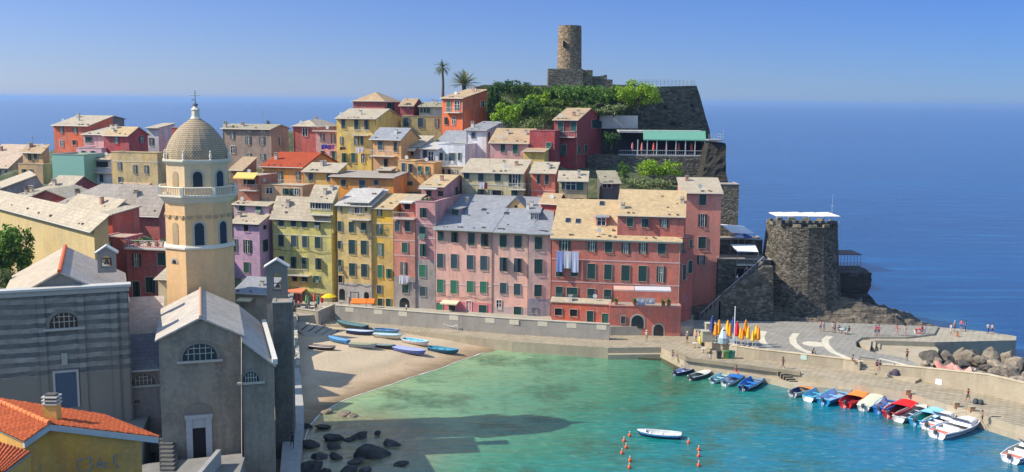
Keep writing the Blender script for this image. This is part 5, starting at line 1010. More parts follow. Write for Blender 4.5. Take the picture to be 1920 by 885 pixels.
mb = MB(); mb.ext([(-.3, 0), (17.3, 0), (17.3, .5), (-.3, .5)], ha_.L - .1, ha_.L + .35, lambda p, q, t: (t, p, q + ha_.H + .1), flat((.6, .58, .53))); mb.build('parapet', ha_.root)
house('low side wing between chapel and church with steep blue grey slate roof', 243, 301, 694, 4.9, -17, 792, C(150,140,130), 'shed', 632, (.2,.2,.22), dep=3.2, name='church_wing', cat='church wing', group=None, o=.2, wins=[('P','269 711 44 20 u'),('LZ','512 620 22 14 d')], dirt=.9, stones=False)
house('upper church roof between the chapel and the nave, pale weathered slates', 238, 300, 630, 5.25, -17, 660, C(150,140,130), 'shed', 560, (.42,.38,.34), dep=8, name='church_roof_bay', cat='church wing', group=None, o=.15, stones=False, gutter=False)
# buttress block with bell gable at the right
hb_ = house('tall dark plain wall block at the right end of the church', 511, 546, 570, 5.3, -10, 800, C(120,112,98), 'flat', None, 'g', dep=5, parapet=.05, name='church_block', cat='church wing', group=None, dirt=1.0, deep=12, gutter=False)
cote('bell_gable', 'weathered bell gable above the dark wall at the right end of the church', 499, 538, 500, 488, 569, 5.42, -10, (.2, .19, .165), (.33, .72, .33, .82))
house('cream shed-roofed bay between the rose red house and the bell tower', 296, 318, 522, 6.1, 8, 570, C(232,208,160), 'shed', 505, 'b', dep=2.5, group=None, wins=[], stones=False)

# bell tower ------------------------------------------------------------
tc = PS(376, 500, 5.7); tcx, tcy = tc.x, tc.y; zt_ = lambda y: z_at(tcx, tcy, y); bt2 = empty('bell_tower', (tcx, tcy, 4)); tag(bt2, 'cream octagonal bell tower with pointed slate dome and balustrade', 'bell tower')
vd = atan2(-tcy, -tcx); ph = vd + radians(22.5); px = .057; Z = lambda y: zt_(y) - 4
crm = stucco(C(240,190,128), .3); crm2 = stucco(C(232,198,150), .3); trim = flat((.66, .6, .48))
def octo(prof, mat, nm): mb = MB(); mb.lathe(prof, mat, 8, ph=ph); o = mb.build(nm, bt2); return o
R8 = 66 * px
octo([(R8, -5), (R8, Z(458))], crm, 'lower_shaft'); octo([(R8 * 1.0, Z(457.8)), (R8 * .97, Z(457.7)), (R8 * .97, Z(372))], crm, 'shaft')
octo([(R8 * .98, Z(461)), (R8 * 1.05, Z(459)), (R8 * 1.05, Z(456)), (R8 * .98, Z(452))], trim, 'string_course')
octo([(R8 * .98, Z(376)), (R8 * 1.05, Z(371)), (R8 * 1.09, Z(367)), (R8 * 1.16, Z(364)), (R8 * 1.16, Z(361)), (R8 * .9, Z(360.5))], trim, 'gallery_cornice')
octo([(R8 * .9, Z(361)), (R8 * .9, Z(305))], crm2, 'belfry'); octo([(R8 * .9, Z(306)), (R8 * .96, Z(303)), (R8 * 1.0, Z(300)), (R8 * 1.0, Z(297)), (R8 * .8, Z(296))], trim, 'dome_cornice')
dm_ = slate((.27, .23, .17)); k = ('dome',)
m, nt, b = newmat('dome_slates'); b.inputs['Roughness'].default_value = .85
g = nt.nodes.new('ShaderNodeTexCoord'); sx = nt.nodes.new('ShaderNodeSeparateXYZ'); nt.links.new(g.outputs['Object'], sx.inputs[0])
at = _n(nt, 'ShaderNodeMath', operation='ARCTAN2'); nt.links.new(sx.outputs[1], at.inputs[0]); nt.links.new(sx.outputs[0], at.inputs[1]); ml = _n(nt, 'ShaderNodeMath', operation='MULTIPLY'); nt.links.new(at.outputs[0], ml.inputs[0]); ml.inputs[1].default_value = 3.2
cb = nt.nodes.new('ShaderNodeCombineXYZ'); nt.links.new(ml.outputs[0], cb.inputs[0]); nt.links.new(sx.outputs[2], cb.inputs[1])
br = _n(nt, 'ShaderNodeTexBrick', Scale=1.0); br.inputs['Brick Width'].default_value = .3; br.inputs['Row Height'].default_value = .2; br.inputs['Mortar Size'].default_value = .03; br.inputs['Color1'].default_value = (.44, .32, .19, 1); br.inputs['Color2'].default_value = (.54, .4, .24, 1); br.inputs['Mortar'].default_value = (.17, .14, .1, 1)
nt.links.new(cb.outputs[0], br.inputs['Vector']); a_ = noi(nt, pos(nt), 1.2, 5, .7); nt.links.new(mixc(nt, ramp(nt, a_, [(.4, 0), (.7, .5)]), br.outputs['Color'], (.3, .24, .16)), b.inputs['Base Color'])
iv = _n(nt, 'ShaderNodeMath', operation='SUBTRACT'); iv.inputs[0].default_value = 1; nt.links.new(br.outputs['Fac'], iv.inputs[1]); bump(nt, b, iv.outputs[0], .8, .12)
dz = [(298, 57), (290, 57), (280, 55.5), (270, 52), (260, 47), (250, 40.5), (240, 32), (232, 23), (226, 14), (221, 8)]
mb = MB(); mb.lathe([(r_ * px, Z(y)) for y, r_ in dz], m, 24, ph=ph); do = mb.build('dome', bt2)
mb = MB(); mb.lathe([(11 * px, Z(224)), (9.5 * px, Z(221)), (7.5 * px, Z(218)), (7 * px, Z(207)), (9 * px, Z(205.5)), (6 * px, Z(203)), (3 * px, Z(199))], trim, 8); mb.build('lantern', bt2)
mb = MB(); mb.lathe([(.02, Z(200.5)), (.28, Z(198)), (.28, Z(195)), (.02, Z(192.5))], flat((.2, .19, .2), .4, .5), 10); mb.build('ball', bt2)
mb = MB(); ir = flat((.22, .26, .3), .4, .4); mb.tube([(0, 0, Z(194)), (0, 0, Z(170))], .05, ir, 5); mb.tube([(-.55, .1, Z(178)), (.55, -.1, Z(178))], .05, ir, 5); mb.lathe([(.02, Z(188)), (.2, Z(186.5)), (.02, Z(185))], ir, 8, (-.25, 0, 0)); mb.build('cross', bt2)
mb = MB(); rb_ = R8 * 1.1; zr0, zr1 = Z(361), Z(347); V8 = [(cos(ph + i * pi / 4), sin(ph + i * pi / 4)) for i in range(8)]
for i in range(8):
    a, b = V8[i], V8[(i + 1) % 8]; mb.box(a[0] * rb_ - .17, a[0] * rb_ + .17, a[1] * rb_ - .17, a[1] * rb_ + .17, zr0, zr1 + .05, trim)
    mb.tube([(a[0] * rb_, a[1] * rb_, zr1), (b[0] * rb_, b[1] * rb_, zr1)], .09, trim, 4)
    for j in range(1, 10): t = j / 10; x, y = (a[0] * (1 - t) + b[0] * t) * rb_, (a[1] * (1 - t) + b[1] * t) * rb_; mb.tube([(x, y, zr0), (x, y, zr1)], .05, trim, 5)
mb.build('balustrade', bt2)
for i in range(8):
    a = V8[i]; mb = MB(); mb.lathe([(.16, 0), (.12, .1), (.17, .35), (.12, .6), (.07, .7), (.11, .85), (.02, 1.0)], trim, 8, (a[0] * R8 * .93, a[1] * R8 * .93, Z(297))); mb.build('finial', bt2)
ap8 = cos(pi / 8)
def facebasis(i, R_):
    an = vd + i * pi / 4; n_ = (cos(an), sin(an)); t_ = (-sin(an), cos(an)); return lambda t, o, z: (n_[0] * (R_ * ap8 + o) + t_[0] * t, n_[1] * (R_ * ap8 + o) + t_[1] * t, z)
for i in range(8):
    for (R_, w_, y0, y1) in ((R8 * .97, .95, 411, 452), (R8 * .9, .95, 318, 347)):
        B = facebasis(i, R_); blind = i in (7, 3)
        if blind:
            n = 8; r_ = w_ / 2 * .8; zt2_ = Z(y0); pts = [(-r_, Z(y1)), (r_, Z(y1))] + [(r_ * cos(pi * q / n), zt2_ - r_ + r_ * sin(pi * q / n)) for q in range(n + 1)]
            mb = MB(); mb.ext(pts, .002, .05, lambda a, b, t: B(a, t, b), stucco(C(190,160,115), .5)); mb.build('blind_arch', bt2)
        else: window(bt2, B, -w_ / 2, w_ / 2, Z(y1), Z(y0), 'a')
    # dentil arches under the gallery
    B = facebasis(i, R8 * .97); mb = MB()
    for j in range(3): mb.ext([(-.95 + j * .95 + .32 * cos(pi + pi * q / 6), Z(398) + .35 * sin(pi + pi * q / 6)) for q in range(7)], .002, .14, lambda a, b, t: B(a, t, b), flat((.42, .3, .17)))
    mb.build('corbel_frieze', bt2)
B = facebasis(7, R8); window(bt2, B, -.45, .1, Z(486), Z(479), 'a')
for i, w in enumerate((7, 0, 1)):     # small slated shoulders where the shaft meets the church roof
    pass

# ---------------------------------------------------------------- orange-roofed house in the foreground
def tileroof(par, A, B, C_, D_, name='roof'):
    """corrugated tile plane: ridge A-B, eave D-C (D below A, C below B)"""
    A, B, C_, D_ = map(Vector, (A, B, C_, D_)); w = (B - A).length; n = int(w / .24); N = (B - A).cross(D_ - A).normalized(); N = N if N.z > 0 else -N; mb = MB(); tm = slate((.5, .115, .04), tile=True)
    M_ = 5; rows = 10; vs = []
    for r_ in range(rows + 1):
        for q in range(2):
            s = min(1, (r_ + q * .999) / rows) if r_ < rows else 1
            if r_ == rows and q: continue
            for i in range(n * M_ + 1):
                t = i / (n * M_); p = (A.lerp(B, t)).lerp(D_.lerp(C_, t), s); h = .07 * abs(sin(pi * i / M_)) + (.0 if q else .035); vs.append(p + N * (h + .12))
    W_ = n * M_ + 1; R_ = len(vs) // W_; mb.add(vs, [(r_ * W_ + i, r_ * W_ + i + 1, (r_ + 1) * W_ + i + 1, (r_ + 1) * W_ + i) for r_ in range(R_ - 1) for i in range(W_ - 1)], tm)
    d = N * .1; base = [A, B, C_, D_]; mb.add([tuple(p) for p in base] + [tuple(p + d) for p in base], [(0, 3, 2, 1), (0, 1, 5, 4), (1, 2, 6, 5), (2, 3, 7, 6), (3, 0, 4, 7)], flat((.4, .38, .36)))
    return mb.build(name, par)
A = PS(93, 799, 2.9); Bp = PS(46, 832, 2.84); Cp = PS(297, 823, 2.96); V = Vector((-4.7, 3.9, 0)); rt = empty('foreground_house', (A.x, A.y, 5)); tag(rt, 'ochre house with bright orange tiled roof and tall chimney in the bottom left corner', 'house'); o_ = rt.location
A, Bp, Cp = A - o_, Bp - o_, Cp - o_
tileroof(rt, A, A + V * 1.45, Bp + V * 1.45, Bp); tileroof(rt, A + V * 1.3, A, Cp, Cp + V * 1.02)
mb = MB(); n = 17
for i in range(n): p = A + V * 1.45 * i / n + Vector((0, 0, .2)); q = A + V * 1.45 * (i + 1.15) / n + Vector((0, 0, .2)); mb.tube([p, q], [.15, .12], slate((.68, .2, .07)), 10)
mb.build('ridge_tiles', rt)
inn = V.normalized() * .5; W1, W2, W3 = Bp + inn + (Cp - Bp) * .02, A + inn, Cp + inn - (Cp - Bp) * .1
f0 = Vector((0, 0, .06)); W3.z = A.z + (Cp.z - A.z) * .88 - .02
dv = V * 1.1; wmF = stucco(C(222,160,52), .5); mb = MB()
poly = [Vector((W1.x, W1.y, -8)), Vector((W3.x, W3.y, -8)), W3 - f0, W2 - f0, W1 - f0]
mb.add([tuple(p) for p in poly] + [tuple(p + dv) for p in poly], [(0, 1, 2, 3, 4), (9, 8, 7, 6, 5), (0, 5, 6, 1), (1, 6, 7, 2), (2, 7, 8, 3), (3, 8, 9, 4), (4, 9, 5, 0)], wmF); ow = mb.build('wall', rt); recalc(ow)
mb = MB(); fm = concrete((.45, .46, .46)); dn = Vector((0, 0, .26))
for p, q in ((A, Bp), (A, Cp)): s_ = V.normalized() * .22; mb.add([tuple(v) for v in (p, q, q - dn, p - dn, p + s_, q + s_, q - dn + s_, p - dn + s_)], [(0, 1, 2, 3), (4, 7, 6, 5), (3, 2, 6, 7), (0, 4, 5, 1), (1, 5, 6, 2)], fm)
mb.build('verge_board', rt)
c0 = PS(99, 790, 2.98) - o_; zc = PS(99, 752, 2.98).z - o_.z; ym = stucco(C(240,180,70), .4); mb = MB(); mb.box(c0.x - .38, c0.x + .38, c0.y - .32, c0.y + .32, c0.z - .8, zc - .15, ym)
for j in range(3): mb.box(c0.x - .44, c0.x + .44, c0.y - .38, c0.y + .38, zc - .15 + j * .2, zc - .07 + j * .2, flat((.55, .5, .42))); mb.box(c0.x - .3, c0.x + .3, c0.y - .24, c0.y + .24, zc - .07 + j * .2, zc + .05 + j * .2, flat((.1, .09, .08)))
mb.build('chimney', rt)
wd = (W3 - W1); wd.z = 0; wd.normalize(); wn = Vector((wd.y, -wd.x, 0)); gf = Frame(W1 + o_, 0); gm_ = flat((.2, .22, .27), .9)
def wallpt(x, y):
    d = ray(x, y); P_ = W1 + o_ + wn * .015; t = (P_ - CAM).dot(wn) / d.dot(wn); return CAM + d * t - o_
mb = MB()
for s_ in (((157,861),(146,864),(145,878),(152,884)), ((162,858),(171,859),(168,868),(174,872),(171,881),(162,882)), ((181,877),(188,858),(192,876)), ((184,870),(191,869)), ((202,868),(196,868),(196,876),(203,877)), ((221,852),(213,856),(215,868),(222,872),(217,880))):
    mb.tube([wallpt(*p) for p in s_], .05, gm_, 4)
mb.build('graffiti', rt)
# lower roof at the very left
a1, b1, c1, d1 = PS(-30, 826, 2.8), PS(57, 853, 2.74), PS(8, 890, 2.5), PS(-60, 892, 2.5)
rt = empty('foreground_annex', (a1.x, a1.y, 5)); tag(rt, 'lower orange-tiled annex roof at the left edge below the ochre house', 'house'); o_ = rt.location
tileroof(rt, a1 - o_, b1 - o_, c1 - o_, d1 - o_)
mb = MB(); P_ = [a1 - o_, b1 - o_, c1 - o_, d1 - o_]; mb.add([(p.x, p.y, -8) for p in P_] + [(p.x, p.y, p.z - .05) for p in P_], [(0, 1, 5, 4), (1, 2, 6, 5), (2, 3, 7, 6), (3, 0, 4, 7), (4, 5, 6, 7)], wmF); recalc(mb.build('wall', rt))
# path along the sea side of the church, alley steps
slab('shore_path', pz([(551,640),(563,700),(570,770),(563,850),(560,1000),(515,1000),(528,850),(536,760),(540,690),(535,640)], 2.0), -1, 2.0, concrete((.4,.4,.38)), 'narrow concrete path between the church and the beach')
wallrun('path_wall', 'short pale rough wall at the head of the shore path', pz([(549,600),(552,640),(556,690)], 2.0), 1.0, [3.3, 3.2, 2.4], .5, stone((.45, .42, .36), 2.0), cat='wall')
rt = empty('alley_steps', PS(312, 850, 4.6)); tag(rt, 'dark narrow steps in the alley left of the church door', 'steps')
for k in range(10):
    p = PS(310 + k * .4, 815 + k * 8, 4.75 - k * .03) - rt.location; mb = MB(); mb.box(p.x - .6, p.x + .6, p.y - .1, p.y + 1.2, p.z - 1.2, p.z, concrete((.13, .125, .115))); mb.build('step', rt)
slab('church_yard', [(-42, 84), (-24.5, 90.5), (-23.5, 84), (-24, 60), (-48, 60)], 0, z_at(-29, 88, 866), concrete((.24, .23, .21)), 'dark paved yard in front of the church door')
slab('alley_terrace', [(-60, 92), (-35, 96), (-33.5, 89), (-36, 86.5), (-42, 84), (-60, 78)], 0, 7.0, concrete((.24, .23, .21)), 'raised terrace in front of the chapel')
p = PS(404, 850, 4.55); q = PS(408, 885, 4.3); mb = MB(); mb.box(p.x - .2, p.x + .2, q.y - 2, p.y + 1, 0, p.z, concrete((.34, .33, .31))); tag(mb.build('porch_wall'), 'low grey side wall of the steps at the church door', 'wall')
HAZE = .0001
# ---------------------------------------------------------------- boats
def boat_builder(L, hull, inner, rim, cover=None, motor=False, beam=None, thwarts=3, ftype='open', stripe=None):
    """returns (list of (name, MB, parentname)); bow towards +x, keel at z=0"""
    Bm = beam or L * .3; H = .62 * (L / 5) ** .6; N = 14; M = 6; parts = []
    hm, imt, rm = flat(hull, .35), flat(inner, .5), flat(rim, .4)
    def half(t): return Bm / 2 * (1 - max(0, (t - .45) / .55) ** 2.2) ** .62 * (.72 + .28 * min(1, t / .3))
    def sheer(t): return H * (1 + .5 * max(0, t - .4) ** 2 * 1.6 + .12 * (1 - t))
    def keel(t): return H * .9 * max(0, (t - .82) / .18) ** 2
    def sec(t, k, off=0):          # k 0 (keel) .. 1 gunwale
        w = max(.015, half(t) - off); a = k * pi / 2; return w * sin(a) ** .75, keel(t) + off + (sheer(t) - keel(t) - off) * (1 - cos(a) ** 1.3)
    for nm, off, mat in (('hull', 0, hm), ('inner_shell', .07, imt)):
        mb = MB(); vs = []
        for i in range(N + 1):
            t = i / N; x = (t - .5) * L * (1 - off * .03)
            for s in range(-M, M + 1): y, z = sec(t, abs(s) / M, off); vs.append((x, y * (1 if s > 0 else -1), z))
        W = 2 * M + 1; fs = [(i * W + k, i * W + k + 1, (i + 1) * W + k + 1, (i + 1) * W + k) for i in range(N) for k in range(W - 1)]; fs.append(list(range(W)) if nm == 'hull' else list(range(W))[::-1])
        mb.add(vs, fs, mat)
        if nm == 'hull':
            for sg in (-1, 1):       # rim
                P = [((i / N - .5) * L, sg * (sec(i / N, 1)[0] - .03), sec(i / N, 1)[1]) for i in range(N + 1)]; mb.tube(P, .055, rm, 5)
            mb.tube([(-.5 * L, -sec(0, 1)[0], sheer(0)), (-.5 * L, sec(0, 1)[0], sheer(0))], .05, rm, 5)
            if stripe:
                for sg in (-1, 1): mb.tube([((i / N - .5) * L, sg * (sec(i / N, .8)[0] + .012), sec(i / N, .8)[1]) for i in range(N + 1)], .06, flat(stripe, .4), 4)
        parts.append((nm, mb))
    mb = MB(); vs = [((i / N - .5) * L, s * max(.01, sec(i / N, .5, .07)[0] * .95), keel(i / N) + H * .28) for i in range(N + 1) for s in (-1, 1)]; mb.add(vs, [(2 * i, 2 * i + 1, 2 * i + 3, 2 * i + 2) for i in range(N)], flat([x * .8 for x in inner], .6)); parts.append(('floor', mb))
    if ftype in ('open',):
        for k in range(thwarts):
            t = .2 + .26 * k; w = sec(t, .85, .07)[0]; mb = MB(); mb.box((t - .5) * L - .13, (t - .5) * L + .13, -w, w, H * .66, H * .72, flat(rim, .5)); parts.append(('thwart', mb))
        mb = MB(); vs = []
        for i in range(5): t = .8 + .2 * i / 4; w = sec(t, .97)[0]; vs += [((t - .5) * L, -w, sheer(t) - .04), ((t - .5) * L, 0, sheer(t) + .03), ((t - .5) * L, w, sheer(t) - .04)]
        mb.add(vs, [f for i in range(4) for f in ((3 * i, 3 * i + 1, 3 * i + 4, 3 * i + 3), (3 * i + 1, 3 * i + 2, 3 * i + 5, 3 * i + 4))], rm if cover is None else flat(cover, .6)); parts.append(('foredeck', mb))
    if ftype == 'covered' or (cover and ftype == 'half'):
        a0, a1 = (0, 1) if ftype == 'covered' else (.45, 1); mb = MB(); vs = []; n = 12
        for i in range(n + 1):
            t = a0 + (a1 - a0) * i / n
            for s in range(-3, 4): w = sec(t, 1)[0] + .05; vs.append(((t - .5) * L, w * s / 3, sheer(t) + .02 + (.1 + .05 * sin(i * 2.1)) * (1 - (s / 3) ** 2) * (1 - abs(t - .5) * .9)))
        mb.add(vs, [(i * 7 + k, i * 7 + k + 1, (i + 1) * 7 + k + 1, (i + 1) * 7 + k) for i in range(n) for k in range(6)], flat(cover, .75)); parts.append(('tarpaulin', mb))
    if motor:
        mb = MB(); mb.box(-.5 * L - .42, -.5 * L - .08, -.14, .14, H * .95, H * .95 + .42, flat((.06, .065, .07), .3)); mb.box(-.5 * L - .3, -.5 * L - .18, -.05, .05, -.35, H * .95, flat((.5, .5, .5), .4)); mb.tube([(-.5 * L - .2, 0, H + .2), (-.5 * L + .45, .05, H + .3)], .03, flat((.05, .05, .05)), 5); parts.append(('outboard_motor', mb))
    return parts
def boat(label, stern, bow, z, hull, inner, rim, group, sink=.18, gz=None, tilt=0, **kw):
    a, b = PZ(*stern, z), PZ(*bow, z); d = b - a; L = d.length; c = (a + b) / 2
    if gz is not None: c.z = gz(c.x, c.y)
    rt = empty('rowing_boat', (c.x, c.y, c.z - sink), atan2(d.y, d.x)); rt.rotation_euler = (tilt, 0, atan2(d.y, d.x)); tag(rt, label, 'boat', group)
    for nm, mb in boat_builder(max(3.4, L), hull, inner, rim, **kw): mb.build(nm, rt, smooth=nm in ('hull', 'tarpaulin', 'inner_shell'))
    if group == GM:
        for s in (-1, 1): mb = MB(); mb.tube([(L * .46, s * .1, .95), (L * .5 + 1.2, s * .5, .95), (L * .5 + 2.0, s * .9, 1.05)], .022, flat((.6, .56, .48)), 4); mb.build('mooring_line', rt)
        mb = MB(); mb.lathe([(.02, 0), (.12, .06), (.14, .3), (.02, .42)], flat((.7, .7, .72), .4), 8, (-L * .1, L * .165, .15)); mb.build('fender', rt, True)
    return rt
Wt = (.75, .75, .72); GM = 'boats moored along the quay'; GB = 'boats pulled up on the beach'
BL_, SK, CY, RD, NV, OR, GN = (.02, .16, .5), (.2, .42, .62), (.05, .45, .6), (.6, .02, .02), (.02, .04, .12), (.75, .25, .05), (.1, .3, .2)
for lab, s, b, kw in [
 ('pale lavender-blue open boat, first at the left end of the moored boats', (1266,704), (1303,693), dict(hull=NV, inner=(.35,.4,.62), rim=(.5,.55,.75), motor=True)),
 ('white and black covered boat, second of the moored boats from the left', (1295,713), (1333,700), dict(hull=(.08,.08,.09), inner=(.3,.3,.3), rim=Wt, cover=(.6,.58,.52), ftype='half', motor=True)),
 ('pale cyan open boat between the white covered boat and the bright blue ones', (1336,719), (1367,703), dict(hull=(.3,.5,.55), inner=(.35,.6,.65), rim=(.45,.65,.7), motor=True)),
 ('bright blue boat with a white deck inside, fourth from the left at the quay', (1359,724), (1393,706), dict(hull=Wt, inner=(.65,.68,.75), rim=BL_, cover=BL_, ftype='half', motor=True)),
 ('bright blue open boat with dark striped hull, last of the five on the left', (1394,733), (1429,710), dict(hull=NV, inner=BL_, rim=(.04,.3,.7), stripe=Wt, motor=True)),
 ('grey boat with an orange bow cover beside the quay steps', (1485,744), (1535,727), dict(hull=(.4,.42,.45), inner=NV, rim=(.5,.5,.52), cover=OR, ftype='half', motor=True)),
 ('light cyan and white open boat right of the orange-covered boat', (1514,753), (1557,731), dict(hull=Wt, inner=SK, rim=CY, motor=False)),
 ('large blue open boat with white inside and blue outboard', (1543,760), (1593,734), dict(hull=(.01,.2,.4), inner=(.4,.5,.75), rim=(.15,.45,.7), motor=True)),
 ('red boat with an orange tarpaulin over its bow', (1584,765), (1622,739), dict(hull=RD, inner=(.35,.02,.03), rim=RD, cover=(.8,.25,.05), ftype='half', motor=True)),
 ('cream white boat with a pale fabric cover between the red and the blue boat', (1618,771), (1649,746), dict(hull=(.65,.64,.58), inner=(.6,.6,.4), rim=(.7,.7,.62), cover=(.6,.6,.45), ftype='covered', motor=True)),
 ('bright blue boat with white benches left of the big red-covered boat', (1648,776), (1681,749), dict(hull=BL_, inner=(.55,.55,.75), rim=BL_, motor=True)),
 ('large boat under a bright red cover', (1666,784), (1715,757), dict(hull=(.4,.02,.03), inner=(.3,.02,.02), rim=(.7,.1,.08), cover=(.75,.015,.02), ftype='half', motor=True)),
 ('grey white open boat between the red-covered and the turquoise boat', (1684,792), (1734,769), dict(hull=(.6,.6,.56), inner=(.4,.38,.36), rim=(.6,.58,.54), motor=False)),
 ('light blue boat with turquoise mid section beside the white motorboats', (1716,799), (1772,772), dict(hull=(.02,.25,.45), inner=(.03,.45,.35), rim=(.2,.5,.8), cover=(.25,.55,.85), ftype='half', motor=True))]:
    boat(lab, s, b, .0, group=GM, **kw)
def speedboat(label, stern, bow, big, group):
    a, b = PZ(*stern, 0), PZ(*bow, 0); d = b - a; L = d.length; c = (a + b) / 2; rt = empty('speedboat', (c.x, c.y, -.25), atan2(d.y, d.x)); tag(rt, label, 'boat', group)
    for nm, mb in boat_builder(L, (.78, .78, .78), (.6, .52, .42) if not big else (.66, .64, .66), (.8, .8, .8), beam=L * .33, thwarts=0, stripe=(.02, .03, .1), motor=True): mb.build(nm, rt, smooth=nm in ('hull', 'inner_shell'))
    H = .62 * (L / 5) ** .6; wm = flat((.75, .74, .75), .35)
    mb = MB(); w = L * .15; mb.add([(L * .05, -w, H * .9), (L * .05, w, H * .9), (L * .42, w * .45, H * 1.3), (L * .42, -w * .45, H * 1.3), (L * .08, -w * .8, H * 1.45), (L * .08, w * .8, H * 1.45), (L * .3, w * .4, H * 1.5), (L * .3, -w * .4, H * 1.5)], [(0, 1, 5, 4), (1, 2, 6, 5), (2, 3, 7, 6), (3, 0, 4, 7), (4, 5, 6, 7)], wm); mb.build('cabin_deck', rt)
    mb = MB(); mb.add([(L * .08, -w * .9, H * 1.4), (L * .08, w * .9, H * 1.4), (-L * .0, w * .9, H * 1.95), (-L * .0, -w * .9, H * 1.95), (L * .09, -w * .9, H * 1.42), (L * .09, w * .9, H * 1.42)], [(0, 1, 2, 3), (1, 0, 4, 5)], flat((.1, .12, .15), .1)); mb.build('windscreen', rt)
    for x, cl in ((-.12, (.75, .73, .7)), (-.28, (.75, .73, .7)), (-.4, (.7, .2, .15))): mb = MB(); mb.box(L * x - .3, L * x + .3, -w * .7, w * .7, H * .5, H * .85, flat(cl, .6)); mb.box(L * x - .35, L * x - .22, -w * .7, w * .7, H * .85, H * 1.2, flat(cl, .6)); mb.build('seat', rt)
    if big:
        mb = MB(); im = flat((.6, .62, .65), .2, .8)
        P = [(L * t, sg * w * (1.15 - max(0, t - .1) * 2.2), H * (1.7 + .4 * t)) for sg, ts in ((-1, (.05, .2, .35, .47)), (1, (.47, .35, .2, .05))) for t in ts]; mb.tube(P, .025, im, 4)
        for p in P: mb.tube([p, (p[0], p[1], H * 1.1)], .02, im, 4)
        mb.build('bow_rail', rt)
    return rt
speedboat('small white motorboat squeezed between the turquoise boat and the big speedboat', (1738,806), (1786,781), False, GM)
speedboat('large white speedboat with navy stripe at the right end of the moored boats', (1755,822), (1833,793), True, GM)
speedboat('white motorboat with tan cockpit cut by the right photo edge', (1893,868), (1962,836), False, GM)
boat('white and navy rowing boat floating alone in the middle of the harbour', (1277,822), (1195,815), 0, NV, (.6,.6,.58), (.75,.75,.75), None, beam=1.7, motor=False, stripe=(.05,.25,.5))
for lab, s, b, t, kw in [
 ('large dark teal covered boat under the promenade edge on the beach', (686,625), (633,615), .03, dict(hull=(.02,.05,.06), inner=(.05,.1,.1), rim=(.1,.2,.2), cover=(.1,.2,.22), ftype='covered')),
 ('white-blue tarpaulined boat in the middle of the back row on the beach', (651,630), (701,634), -.05, dict(hull=NV, inner=(.3,.3,.4), rim=(.5,.55,.7), cover=(.5,.56,.75), ftype='covered')),
 ('boat with dark blue inside and red bow tip on the beach', (703,627), (749,630), .06, dict(hull=(.1,.3,.5), inner=(.03,.12,.3), rim=(.2,.4,.6), cover=(.4,.1,.05))),
 ('cream hulled boat lying in front of the dark blue one on the beach', (702,637), (754,640), 0, dict(hull=(.6,.56,.45), inner=(.4,.4,.35), rim=(.3,.5,.65), cover=(.42,.58,.68), ftype='covered')),
 ('sky blue covered boat pointing left at the foot of the slipway', (653,651), (616,643), .05, dict(hull=(.05,.2,.45), inner=SK, rim=(.15,.4,.65), cover=(.14,.36,.65), ftype='covered')),
 ('olive green tarpaulined boat in the front row on the beach', (655,655), (706,657), 0, dict(hull=(.3,.36,.42), inner=(.2,.2,.15), rim=(.3,.33,.22), cover=(.3,.31,.2), ftype='covered')),
 ('small dark boat with green grey cover right of the olive one', (703,653), (738,655), 0, dict(hull=(.04,.05,.06), inner=(.1,.1,.1), rim=(.15,.2,.18), cover=(.2,.26,.24), ftype='covered')),
 ('white boat with cyan interior in the second row on the beach', (756,642), (804,649), .05, dict(hull=(.68,.62,.58), inner=(.1,.45,.6), rim=(.45,.65,.75))),
 ('violet blue tarpaulined boat nearest to the water on the beach', (740,655), (798,664), 0, dict(hull=(.1,.15,.4), inner=(.2,.2,.4), rim=(.4,.42,.7), cover=(.34,.38,.72), ftype='covered')),
 ('dark blue open boat with cyan benches at the right end on the beach', (805,651), (860,658), .05, dict(hull=(.01,.1,.2), inner=(.05,.3,.42), rim=(.05,.25,.38))),
 ('small dark boat with white stripe lying alone at the edge of the church shadow', (580,658), (629,662), -.1, dict(hull=(.05,.03,.04), inner=(.4,.36,.34), rim=(.15,.1,.1), stripe=Wt))]:
    boat(lab, s, b, .9, group=GB, sink=-.02, gz=bz, tilt=t, **kw)
for i, (x, y, lab) in enumerate([(1180.5,818,'topmost buoy of the left string below the floating boat'),(1170,828,'orange buoy leftmost of the upper pair of the left string'),(1174,840,'small buoy third from the top of the left string'),(1166,851,'buoy at the far left of the left string'),(1181,865,'buoy second from the bottom of the left string'),(1180,878,'lowest buoy of the left string at the photo edge'),(1291,831,'lone buoy right of the floating boat'),(1310,845,'topmost buoy of the right string'),(1310,856,'middle buoy of the right string'),(1310,874,'lowest buoy of the right string')]):
    p = PZ(x, y, 0); rt = empty('buoy', p); tag(rt, lab, 'buoy', 'mooring buoys'); mb = MB(); mb.lathe([(.02, -.15), (.15, -.05), (.2, .1), (.15, .25), (.05, .36)], flat((.75, .12, .04), .4), 12); mb.build('float', rt, True); mb = MB(); mb.lathe([(.05, .37), (.06, .52), (.1, .56), (.02, .6)], flat((.6, .5, .45)), 8); mb.build('handle', rt)
